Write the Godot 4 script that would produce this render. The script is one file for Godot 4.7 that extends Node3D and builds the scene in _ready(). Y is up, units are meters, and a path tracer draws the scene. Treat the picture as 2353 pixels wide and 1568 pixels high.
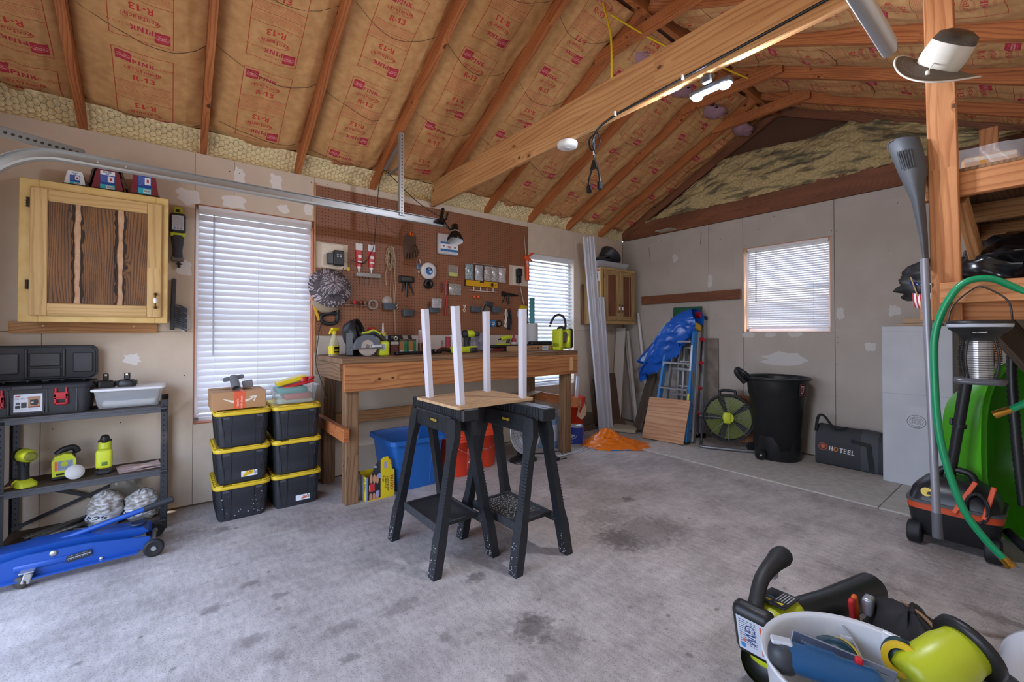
extends Node3D
# A garage workshop: left wall is z = 0, back wall is x = 0, floor is y = 0, the door opening is at x = -5.95.

class Mb:
	# collects shapes into one mesh; quads turn themselves outwards by a hint
	var st := SurfaceTool.new()
	var xf := Transform3D.IDENTITY
	var uo := Vector2.ZERO
	var n := 0
	func _init() -> void:
		st.begin(Mesh.PRIMITIVE_TRIANGLES)
	func v(p: Vector3, uv: Vector2, sg: int) -> void:
		st.set_smooth_group(sg)
		st.set_uv(uv + uo)
		st.add_vertex(xf * p)
		n += 1
	func tri(a: Vector3, b: Vector3, c: Vector3, hint: Vector3, sg := -1, ua := Vector2.ZERO, ub := Vector2.ZERO, uc := Vector2.ZERO) -> void:
		if (c - a).cross(b - a).dot(hint) < 0.0:
			v(a, ua, sg); v(c, uc, sg); v(b, ub, sg)
		else:
			v(a, ua, sg); v(b, ub, sg); v(c, uc, sg)
	func quad(a: Vector3, b: Vector3, c: Vector3, d: Vector3, hint: Vector3, sg := -1, ua := Vector2(0, 0), ub := Vector2(1, 0), uc := Vector2(1, 1), ud := Vector2(0, 1)) -> void:
		tri(a, b, c, hint, sg, ua, ub, uc)
		tri(a, c, d, hint, sg, ua, uc, ud)
	func box(c: Vector3, s: Vector3, bev := 0.0, b := Basis.IDENTITY) -> Mb:
		# a box with chamfered edges; uv in metres with u along the longest side
		var h := s * 0.5
		var e: float = minf(bev, minf(h.x, minf(h.y, h.z)) * 0.8)
		var la := 0
		if s.y > s.x and s.y >= s.z: la = 1
		elif s.z > s.x and s.z > s.y: la = 2
		var keep := xf
		xf = xf * Transform3D(b, c)
		for ax in 3:
			var a1 := (ax + 1) % 3
			var a2 := (ax + 2) % 3
			var ua := la if la != ax else a1
			var va := 3 - ax - ua
			for sg in [-1.0, 1.0]:
				var pts: Array[Vector3] = []
				for k in [[-1, -1], [1, -1], [1, 1], [-1, 1]]:
					var p := Vector3.ZERO
					p[ax] = sg * h[ax]
					p[a1] = k[0] * (h[a1] - e)
					p[a2] = k[1] * (h[a2] - e)
					pts.append(p)
				var hint := Vector3.ZERO
				hint[ax] = sg
				var off := Vector2(0, ax * 0.37 + sg * 0.11) if e >= 0.0 else Vector2.ZERO
				quad(pts[0], pts[1], pts[2], pts[3], hint, -1, Vector2(pts[0][ua], pts[0][va]) + off, Vector2(pts[1][ua], pts[1][va]) + off, Vector2(pts[2][ua], pts[2][va]) + off, Vector2(pts[3][ua], pts[3][va]) + off)
		if e > 0.0:
			for ax in 3:
				var a1 := (ax + 1) % 3
				var a2 := (ax + 2) % 3
				for s1 in [-1.0, 1.0]:
					for s2 in [-1.0, 1.0]:
						var p := [Vector3.ZERO, Vector3.ZERO, Vector3.ZERO, Vector3.ZERO]
						for k in 4:
							p[k][ax] = (h[ax] - e) * (-1.0 if k == 0 or k == 3 else 1.0)
							p[k][a1] = s1 * (h[a1] if k < 2 else h[a1] - e)
							p[k][a2] = s2 * (h[a2] - e if k < 2 else h[a2])
						var hint := Vector3.ZERO
						hint[a1] = s1
						hint[a2] = s2
						var u0 := Vector2(p[0][la], 0.01 * s1)
						var u1 := Vector2(p[1][la], 0.01 * s1 + (0.0 if la == ax else 0.02))
						quad(p[0], p[1], p[2], p[3], hint, -1, u0, u1, u1 + Vector2(0, e), u0 + Vector2(0, e))
			for sx in [-1.0, 1.0]:
				for sy in [-1.0, 1.0]:
					for sz in [-1.0, 1.0]:
						var g := Vector3(sx, sy, sz)
						tri(g * Vector3(h.x, h.y - e, h.z - e), g * Vector3(h.x - e, h.y, h.z - e), g * Vector3(h.x - e, h.y - e, h.z), g)
		xf = keep
		return self
	func span(a: Vector3, b: Vector3, bev := 0.0) -> Mb:
		# a box between two corners
		return box((a + b) * 0.5, (b - a).abs(), bev)
	func bar(a: Vector3, b: Vector3, w: float, h: float, bev := 0.0, up := Vector3.UP) -> Mb:
		# a board from a to b, w wide across, h high along up
		var d := (b - a).normalized()
		var s := d.cross(up).normalized()
		if s.length() < 0.5: s = d.cross(Vector3.RIGHT).normalized()
		var u := s.cross(d).normalized()
		return box((a + b) * 0.5, Vector3((b - a).length(), h, w), bev, Basis(d, u, s))
	func rbox(c: Vector3, s: Vector3, r: float, m := 2, b := Basis.IDENTITY) -> Mb:
		# a box with round edges
		var h := s * 0.5
		var e := minf(r, minf(h.x, minf(h.y, h.z)) * 0.999)
		var keep := xf
		xf = xf * Transform3D(b, c)
		var rows: Array = []
		for half in [-1, 1]:
			for i in m + 1:
				var la := (-PI / 2 + PI / 2 * i / m) if half < 0 else (PI / 2 * i / m)
				var row: Array[Vector3] = []
				for q in 4:
					for j in m + 1:
						var lo := q * PI / 2 + PI / 2 * j / m
						var nn := Vector3(cos(la) * cos(lo), sin(la), cos(la) * sin(lo))
						var sx := 1.0 if q == 0 or q == 3 else -1.0
						var sz := 1.0 if q < 2 else -1.0
						row.append(nn * e + Vector3(sx * (h.x - e), half * (h.y - e), sz * (h.z - e)))
				rows.append(row)
		skin(rows, true, 1)
		var top: Array = rows[rows.size() - 1]
		var bot: Array = rows[0]
		cap(top, Vector3.UP)
		cap(bot, Vector3.DOWN)
		xf = keep
		return self
	func cap(ring: Array, hint: Vector3, sg := -1) -> Mb:
		var c := Vector3.ZERO
		for p in ring: c += p
		c /= ring.size()
		for i in ring.size():
			var a: Vector3 = ring[i]
			var b: Vector3 = ring[(i + 1) % ring.size()]
			if a.distance_squared_to(b) > 1e-12:
				tri(c, a, b, hint, sg, Vector2(c.x, c.z), Vector2(a.x, a.z), Vector2(b.x, b.z))
		return self
	func skin(rows: Array, closed := true, sg := 1, inside := false, vlen := 1.0, ulen := 1.0) -> Mb:
		# joins rings of points; each quad faces away from the middle of its two rings
		for i in rows.size() - 1:
			var r0: Array = rows[i]
			var r1: Array = rows[i + 1]
			var m := r0.size()
			var c := Vector3.ZERO
			for p in r0: c += p
			for p in r1: c += p
			c /= m * 2.0
			for j in (m if closed else m - 1):
				var k := (j + 1) % m
				var a: Vector3 = r0[j]
				var b: Vector3 = r0[k]
				var cc: Vector3 = r1[k]
				var d: Vector3 = r1[j]
				var nrm := (cc - a).cross(b - d)
				if nrm.length_squared() < 1e-18: continue
				var hint := (a + b + cc + d) * 0.25 - c
				if inside: hint = -hint
				var u0 := float(j) / m * ulen
				var u1 := float(j + 1) / m * ulen
				var v0 := float(i) / (rows.size() - 1) * vlen
				var v1 := float(i + 1) / (rows.size() - 1) * vlen
				quad(a, b, cc, d, hint, sg, Vector2(u0, v0), Vector2(u1, v0), Vector2(u1, v1), Vector2(u0, v1))
		return self
	func loft(rows: Array, c0 := true, c1 := true, sg := 1) -> Mb:
		skin(rows, true, sg)
		var m0 := Vector3.ZERO
		var m1 := Vector3.ZERO
		for p in rows[0]: m0 += p / rows[0].size()
		for p in rows[-1]: m1 += p / rows[-1].size()
		if c0: cap(rows[0], m0 - m1)
		if c1: cap(rows[-1], m1 - m0)
		return self
	func lathe(prof: Array, seg := 24, t := Transform3D.IDENTITY, sharp := false, a0 := 0.0, a1 := TAU) -> Mb:
		# profile of Vector2(radius, height) from the bottom up the outside
		var keep := xf
		xf = xf * t
		var run := 0.0
		for i in prof.size() - 1:
			var p: Vector2 = prof[i]
			var q: Vector2 = prof[i + 1]
			var d := q - p
			if d.length() < 1e-7: continue
			var nn := Vector2(d.y, -d.x).normalized()
			for j in seg:
				var t0 := a0 + (a1 - a0) * j / seg
				var t1 := a0 + (a1 - a0) * (j + 1) / seg
				var e0 := Vector3(cos(t0), 0, sin(t0))
				var e1 := Vector3(cos(t1), 0, sin(t1))
				var em := (e0 + e1).normalized()
				var hint := em * nn.x + Vector3.UP * nn.y
				var sg := (100 + i) if sharp else 2
				var a := e0 * p.x + Vector3.UP * p.y
				var b := e1 * p.x + Vector3.UP * p.y
				var c := e1 * q.x + Vector3.UP * q.y
				var dd := e0 * q.x + Vector3.UP * q.y
				var u0 := float(j) / seg
				var u1 := float(j + 1) / seg
				if p.x < 1e-6: tri(a, c, dd, hint, sg, Vector2(u0, run), Vector2(u1, run + d.length()), Vector2(u0, run + d.length()))
				elif q.x < 1e-6: tri(a, b, c, hint, sg, Vector2(u0, run), Vector2(u1, run), Vector2(u1, run + d.length()))
				else: quad(a, b, c, dd, hint, sg, Vector2(u0, run), Vector2(u1, run), Vector2(u1, run + d.length()), Vector2(u0, run + d.length()))
			run += d.length()
		xf = keep
		return self
	func cyl(a: Vector3, b: Vector3, r0: float, r1 := -1.0, seg := 16, bev := 0.0) -> Mb:
		var d := b - a
		var l := d.length()
		if r1 < 0.0: r1 = r0
		var pr: Array = [Vector2(0, 0), Vector2(r0 - bev, 0), Vector2(r0, bev), Vector2(r1, l - bev), Vector2(r1 - bev, l), Vector2(0, l)]
		return lathe(pr, seg, Transform3D(frame(d), a), true)
	static func frame(d: Vector3) -> Basis:
		# a basis whose y runs along d
		var y := d.normalized()
		var x := y.cross(Vector3.FORWARD if absf(y.z) < 0.9 else Vector3.RIGHT).normalized()
		return Basis(x, y, x.cross(y))
	func tube(pts: Array, r, seg := 8, caps := true, flat := 1.0) -> Mb:
		# a round tube along points; r is a number or a list
		var rows: Array = []
		var u := Vector3.ZERO
		for i in pts.size():
			var d: Vector3 = (pts[mini(i + 1, pts.size() - 1)] - pts[maxi(i - 1, 0)])
			d = d.normalized()
			if u == Vector3.ZERO:
				u = d.cross(Vector3.UP if absf(d.y) < 0.9 else Vector3.RIGHT).normalized()
			u = (u - d * u.dot(d)).normalized()
			var w := d.cross(u)
			var rr: float = r[i] if r is Array else r
			var row: Array[Vector3] = []
			for j in seg:
				var t := TAU * j / seg
				row.append(pts[i] + (u * cos(t) + w * sin(t) * flat) * rr)
			rows.append(row)
		skin(rows, true, 3)
		if caps:
			cap(rows[0], pts[0] - pts[1])
			cap(rows[-1], pts[-1] - pts[-2])
		return self
	func prism(poly: PackedVector2Array, depth: float, t := Transform3D.IDENTITY, sg := -1) -> Mb:
		# polygon in x, y pushed from z = 0 to z = depth
		var keep := xf
		xf = xf * t
		var ix := Geometry2D.triangulate_polygon(poly)
		for k in range(0, ix.size(), 3):
			for z in [0.0, depth]:
				var hint := Vector3(0, 0, 1.0 if (z == depth) == (depth > 0.0) else -1.0)
				var a := poly[ix[k]]
				var b := poly[ix[k + 1]]
				var c := poly[ix[k + 2]]
				tri(Vector3(a.x, a.y, z), Vector3(b.x, b.y, z), Vector3(c.x, c.y, z), hint, -1, a, b, c)
		var cw := Geometry2D.is_polygon_clockwise(poly)
		for i in poly.size():
			var a := poly[i]
			var b := poly[(i + 1) % poly.size()]
			var o := Vector2(b.y - a.y, a.x - b.x)
			if cw: o = -o
			quad(Vector3(a.x, a.y, 0), Vector3(b.x, b.y, 0), Vector3(b.x, b.y, depth), Vector3(a.x, a.y, depth), Vector3(o.x, o.y, 0), sg, a, b, b + Vector2(0, depth), a + Vector2(0, depth))
		xf = keep
		return self
	func grid(nu: int, nv: int, f: Callable, sg := 1, hint := Vector3.ZERO) -> Mb:
		var pts: Array = []
		for j in nv + 1:
			for i in nu + 1:
				pts.append(f.call(float(i) / nu, float(j) / nv))
		for j in nv:
			for i in nu:
				var a: Vector3 = pts[j * (nu + 1) + i]
				var b: Vector3 = pts[j * (nu + 1) + i + 1]
				var c: Vector3 = pts[(j + 1) * (nu + 1) + i + 1]
				var d: Vector3 = pts[(j + 1) * (nu + 1) + i]
				var hh := hint if hint != Vector3.ZERO else (c - a).cross(b - a)
				quad(a, b, c, d, hh, sg, Vector2(float(i) / nu, float(j) / nv), Vector2(float(i + 1) / nu, float(j) / nv), Vector2(float(i + 1) / nu, float(j + 1) / nv), Vector2(float(i) / nu, float(j + 1) / nv))
		return self
	func face(c: Vector3, right: Vector3, up: Vector3) -> Mb:
		# a flat print: c is the middle, right and up are half sides; the picture is upright
		var hint := right.cross(up)
		quad(c - right + up, c + right + up, c + right - up, c - right - up, hint, -1, Vector2(0, 0), Vector2(1, 0), Vector2(1, 1), Vector2(0, 1))
		return self
	func done() -> ArrayMesh:
		st.generate_normals()
		return st.commit()

class Pic:
	# a small canvas for prints, in pixels
	var im: Image
	func _init(w: int, h: int, c: Color) -> void:
		im = Image.create(w, h, false, Image.FORMAT_RGBA8)
		im.fill(c)
	func rect(x: float, y: float, w: float, h: float, c: Color) -> Pic:
		im.fill_rect(Rect2i(int(x), int(y), int(maxf(1, w)), int(maxf(1, h))), c)
		return self
	func frame(x: float, y: float, w: float, h: float, t: float, c: Color) -> Pic:
		rect(x, y, w, t, c); rect(x, y + h - t, w, t, c); rect(x, y, t, h, c); rect(x + w - t, y, t, h, c)
		return self
	func disc(cx: float, cy: float, rx: float, ry: float, c: Color, hole := 0.0) -> Pic:
		for y in range(maxi(0, int(cy - ry)), mini(im.get_height(), int(cy + ry) + 1)):
			for x in range(maxi(0, int(cx - rx)), mini(im.get_width(), int(cx + rx) + 1)):
				var d := Vector2((x - cx) / rx, (y - cy) / ry).length()
				if d <= 1.0 and d >= hole: im.set_pixel(x, y, c)
		return self
	func poly(p: PackedVector2Array, c: Color) -> Pic:
		var ix := Geometry2D.triangulate_polygon(p)
		for k in range(0, ix.size(), 3): tri(p[ix[k]], p[ix[k + 1]], p[ix[k + 2]], c)
		return self
	func stroke(p: Array, t: float, c: Color) -> Pic:
		for i in p.size() - 1:
			var d: Vector2 = (p[i + 1] - p[i]).normalized() * t * 0.5
			var n := Vector2(-d.y, d.x)
			tri(p[i] - n - d, p[i] + n - d, p[i + 1] + n + d, c)
			tri(p[i] - n - d, p[i + 1] + n + d, p[i + 1] - n + d, c)
		return self
	func tri(a: Vector2, b: Vector2, c: Vector2, col: Color) -> void:
		var x0 := maxi(0, int(floor(minf(a.x, minf(b.x, c.x)))))
		var x1 := mini(im.get_width() - 1, int(ceil(maxf(a.x, maxf(b.x, c.x)))))
		var y0 := maxi(0, int(floor(minf(a.y, minf(b.y, c.y)))))
		var y1 := mini(im.get_height() - 1, int(ceil(maxf(a.y, maxf(b.y, c.y)))))
		var ar := (b - a).cross(c - a)
		if absf(ar) < 1e-6: return
		for y in range(y0, y1 + 1):
			for x in range(x0, x1 + 1):
				var p := Vector2(x + 0.5, y + 0.5)
				var w0 := (b - p).cross(c - p) / ar
				var w1 := (c - p).cross(a - p) / ar
				if w0 >= -0.02 and w1 >= -0.02 and w0 + w1 <= 1.02: im.set_pixel(x, y, col)
	func text(s: String, cx: float, cy: float, h: float, c: Color, bold := true, turn := 0.0, fam := "Droid Sans", wide := 1.0) -> Pic:
		# centred at cx, cy; h is the height of a capital letter
		var t := TextMesh.new()
		var f := SystemFont.new()
		f.font_names = PackedStringArray([fam])
		f.font_weight = 700 if bold else 400
		t.font = f
		t.text = s
		t.font_size = 64
		t.pixel_size = 1.0
		t.depth = 0.0
		t.curve_step = 6.0
		var a := t.get_mesh_arrays()
		if a.is_empty(): return self
		var vs: PackedVector3Array = a[Mesh.ARRAY_VERTEX]
		var ix: PackedInt32Array = a[Mesh.ARRAY_INDEX]
		var bb := t.get_aabb()
		var k := h / 46.0
		var mid := bb.get_center()
		var q := PackedVector2Array()
		for p in vs:
			q.append(Vector2(cx, cy) + (Vector2((p.x - mid.x) * wide, -(p.y - mid.y)) * k).rotated(turn))
		for i in range(0, ix.size(), 3): tri(q[ix[i]], q[ix[i + 1]], q[ix[i + 2]], c)
		return self
	func lines(x: float, y: float, w: float, h: float, rows: int, c: Color, sd := 1) -> Pic:
		# small print too small to read
		var rg := RandomNumberGenerator.new()
		rg.seed = sd
		for i in rows:
			var px := x
			while px < x + w - 2:
				var l := rg.randf_range(3, 11)
				rect(px, y + h * i / rows, minf(l, x + w - px), maxf(1, h / rows * 0.45), c)
				px += l + 3
		return self
	func tex() -> ImageTexture:
		return ImageTexture.create_from_image(im)

var rng := RandomNumberGenerator.new()
var mats := {}
var used := {}
var T := {}

func C(hex: String) -> Color:
	return Color.html(hex)

func mat(hex: String, rough := 0.7, metal := 0.0, spec := 0.5) -> StandardMaterial3D:
	var key := "%s_%.2f_%.2f_%.2f" % [hex, rough, metal, spec]
	if not mats.has(key):
		var m := StandardMaterial3D.new()
		m.albedo_color = Color.html(hex)
		m.roughness = rough
		m.metallic = metal
		m.metallic_specular = spec
		mats[key] = m
	return mats[key]

func tmat(t: Texture2D, rough := 0.8, sx := 1.0, sy := 1.0, hex := "ffffff", metal := 0.0) -> StandardMaterial3D:
	var m := StandardMaterial3D.new()
	m.albedo_texture = t
	m.albedo_color = Color.html(hex)
	m.roughness = rough
	m.metallic = metal
	m.uv1_scale = Vector3(sx, sy, 1)
	return m

func glass(hex: String, alpha: float, rough := 0.08) -> StandardMaterial3D:
	var key := "g%s_%.2f_%.2f" % [hex, alpha, rough]
	if not mats.has(key):
		var m := StandardMaterial3D.new()
		m.albedo_color = Color(Color.html(hex), alpha)
		m.roughness = rough
		m.transparency = BaseMaterial3D.TRANSPARENCY_ALPHA
		mats[key] = m
	return mats[key]

func numbered(called: String) -> String:
	var k: int = used.get(called, 0)
	used[called] = k + 1
	return called if k == 0 else "%s_%03d" % [called, k]

func tag(o: Node3D, label: String, category: String, group := "", kind := "") -> Node3D:
	if label: o.set_meta("label", label)
	if category: o.set_meta("category", category)
	if group: o.set_meta("group", group)
	if kind: o.set_meta("kind", kind)
	return o

func thing(called: String, label: String, category: String, at := Vector3.ZERO, turn := 0.0, group := "") -> Node3D:
	var o := Node3D.new()
	o.name = numbered(called)
	add_child(o)
	o.position = at
	o.rotation.y = deg_to_rad(turn)
	tag(o, label, category, group)
	return o

func part(p: Node3D, called: String, m: Mb, material: Material, kind := "") -> MeshInstance3D:
	var o := MeshInstance3D.new()
	o.name = called
	o.mesh = m.done()
	o.material_override = material
	p.add_child(o, true)
	if kind: o.set_meta("kind", kind)
	return o

func solo(called: String, label: String, category: String, m: Mb, material: Material, at := Vector3.ZERO, turn := 0.0, group := "") -> MeshInstance3D:
	var o := MeshInstance3D.new()
	o.name = numbered(called)
	o.mesh = m.done()
	o.material_override = material
	add_child(o)
	o.position = at
	o.rotation.y = deg_to_rad(turn)
	tag(o, label, category, group)
	return o

func setting(called: String) -> Node3D:
	var o := Node3D.new()
	o.name = called
	add_child(o)
	o.set_meta("kind", "structure")
	return o

func copy(o: Node3D, label: String, at: Vector3, turn := 0.0) -> Node3D:
	var c: Node3D = o.duplicate()
	var base := String(o.name)
	var cut := base.rfind("_0")
	if cut > 0: base = base.substr(0, cut)
	c.name = numbered(base)
	add_child(c)
	c.position = at
	c.rotation.y = deg_to_rad(turn)
	if label: c.set_meta("label", label)
	return c

func mb() -> Mb:
	return Mb.new()

func wb() -> Mb:
	# a wood piece: grain starts at a place of its own
	var m := Mb.new()
	m.uo = Vector2(rng.randf() * 3.0, rng.randf() * 2.0)
	return m

func rrect(w: float, d: float, r: float, y: float, k := 4, off := Vector3.ZERO) -> Array:
	# a ring: rounded rectangle in x, z at height y
	var ring: Array[Vector3] = []
	for q in 4:
		var sx := 1.0 if q == 0 or q == 3 else -1.0
		var sz := 1.0 if q < 2 else -1.0
		for j in k + 1:
			var t := q * PI / 2 + PI / 2 * j / k
			ring.append(Vector3(sx * (w / 2 - r) + cos(t) * r, y, sz * (d / 2 - r) + sin(t) * r) + off)
	return ring

func rpoly(w: float, h: float, r: float, k := 4) -> PackedVector2Array:
	var p := PackedVector2Array()
	for q in 4:
		var sx := 1.0 if q == 0 or q == 3 else -1.0
		var sy := 1.0 if q < 2 else -1.0
		for j in k + 1:
			var t := q * PI / 2 + PI / 2 * j / k
			p.append(Vector2(sx * (w / 2 - r) + cos(t) * r, sy * (h / 2 - r) + sin(t) * r))
	return p

func curve(pts: Array, k := 6) -> Array:
	# a smooth line through points
	var out: Array = []
	for i in pts.size() - 1:
		var p0: Vector3 = pts[maxi(i - 1, 0)]
		var p1: Vector3 = pts[i]
		var p2: Vector3 = pts[i + 1]
		var p3: Vector3 = pts[mini(i + 2, pts.size() - 1)]
		for j in k:
			out.append(p1.cubic_interpolate(p2, p0, p3, float(j) / k))
	out.append(pts[-1])
	return out

func V(a: Array) -> Array:
	var o: Array = []
	for p in a: o.append(Vector3(p[0], p[1], p[2]))
	return o

func P2(a: Array) -> PackedVector2Array:
	var o := PackedVector2Array()
	for i in range(0, a.size(), 2): o.append(Vector2(a[i], a[i + 1]))
	return o

func noise(freq: float, sd := 1, oct := 4) -> FastNoiseLite:
	var f := FastNoiseLite.new()
	f.noise_type = FastNoiseLite.TYPE_SIMPLEX_SMOOTH
	f.frequency = freq
	f.seed = sd
	f.fractal_octaves = oct
	return f

func wood_tex(light: String, dark: String, sd: int, rings := 14.0, knots := 5, w := 1536, h := 224) -> ImageTexture:
	# 2.4 m of grain along x, 0.35 m across y
	var im := Image.create(w, h, false, Image.FORMAT_RGB8)
	var a := noise(1.0, sd, 2)
	var b := noise(1.0, sd + 7, 3)
	var c := noise(1.0, sd + 13, 2)
	var rg := RandomNumberGenerator.new()
	rg.seed = sd
	var kn: Array = []
	for i in knots: kn.append([rg.randf() * 2.4, rg.randf() * 0.35, rg.randf_range(0.005, 0.012)])
	var l := Color.html(light)
	var d := Color.html(dark)
	for y in h:
		for x in w:
			var u := 2.4 * x / w
			var t := 0.35 * y / h
			var bend := 0.0
			var spot := 0.0
			for q in kn:
				var e := Vector2((u - q[0]) * 0.33, t - q[1])
				var k: float = exp(-e.length_squared() / (q[2] * q[2] * 3.0))
				bend += k * 0.03 * signf(e.y + 0.0001)
				var r := Vector2((u - q[0]) * 0.7, t - q[1]).length()
				if r < q[2]: spot = maxf(spot, 1.0 - 0.35 * r / q[2])
			var g := (t + bend + 0.035 * a.get_noise_2d(u * 0.9, t * 5.0)) * rings / 0.35 * 2.0
			var f := g - floorf(g)
			var late := smoothstep(0.45, 0.92, f) * (1.0 - smoothstep(0.93, 1.0, f))
			var fib := b.get_noise_2d(u * 9.0, t * 420.0) * 0.5
			var big := c.get_noise_2d(u * 1.3, t * 6.0)
			var m := clampf(late * 0.55 + fib * 0.38 + big * 0.35 + 0.22, 0.0, 1.0)
			m = lerpf(m, 1.35, spot)
			var col := l.lerp(d, minf(m, 1.0))
			if spot > 0.0: col = col.darkened(0.45 * spot)
			im.set_pixel(x, y, col)
	return ImageTexture.create_from_image(im)

func wmat(t: Texture2D, rough := 0.72, hex := "ffffff") -> StandardMaterial3D:
	return tmat(t, rough, 1.0 / 2.4, 1.0 / 0.35, hex)

const RAFTERS := [-0.45, -1.055, -1.66, -2.265, -2.87, -3.475, -4.08, -4.685, -5.29, -5.70]
const WALL_TOP := 2.445
const RIDGE_Z := 1.95

func _ready() -> void:
	rng.seed = 11
	# camera
	var cam := Camera3D.new()
	cam.name = "camera"
	add_child(cam)
	var yaw := 0.9035432
	var pit := 0.0126327
	var fwd := Vector3(cos(yaw) * cos(pit), sin(pit), -sin(yaw) * cos(pit))
	var rt := Vector3(sin(yaw), 0, cos(yaw))
	cam.transform = Transform3D(Basis(rt, rt.cross(fwd), -fwd), Vector3(-4.845, 1.19, 3.70))
	cam.projection = Camera3D.PROJECTION_FRUSTUM
	cam.near = 0.05
	cam.far = 200.0
	cam.size = 2.0 * 0.05 * 784.0 / 989.93
	cam.frustum_offset = Vector2(0, 0.05 * (753.19 - 784.0) / 989.93)
	cam.current = true
	# sky
	var env := Environment.new()
	env.background_mode = Environment.BG_SKY
	var sky := Sky.new()
	var sm := ProceduralSkyMaterial.new()
	sm.sky_top_color = C("a9c2ec")
	sm.sky_horizon_color = C("eef2fb")
	sm.ground_bottom_color = C("8a857c")
	sm.ground_horizon_color = C("b5b0a8")
	sm.sky_energy_multiplier = 1.5
	sm.sun_angle_max = 1.0
	sky.sky_material = sm
	env.sky = sky
	env.tonemap_mode = Environment.TONE_MAPPER_LINEAR
	env.tonemap_exposure = 3.0
	env.sdfgi_enabled = true
	env.ssao_enabled = true
	env.ssil_enabled = true
	var we := WorldEnvironment.new()
	we.name = "environment"
	we.environment = env
	add_child(we)
	# sun, high and from the far side of the street: it lights the driveway and does not enter the door
	var sun := DirectionalLight3D.new()
	sun.name = "sun"
	add_child(sun)
	sun.look_at_from_position(Vector3(0.22, 0.86, 0.46), Vector3.ZERO, Vector3.UP)
	sun.light_color = C("fff0dc")
	sun.light_energy = 1.5
	sun.light_angular_distance = 0.6
	sun.shadow_enabled = true
	textures()
	room()
	roof()
	windows()
	left_side()
	bins_side()
	bench_side()
	pegboard_side()
	horses()
	corner_side()
	back_side()
	loft_side()
	front_pile()
	overhead()

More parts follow.
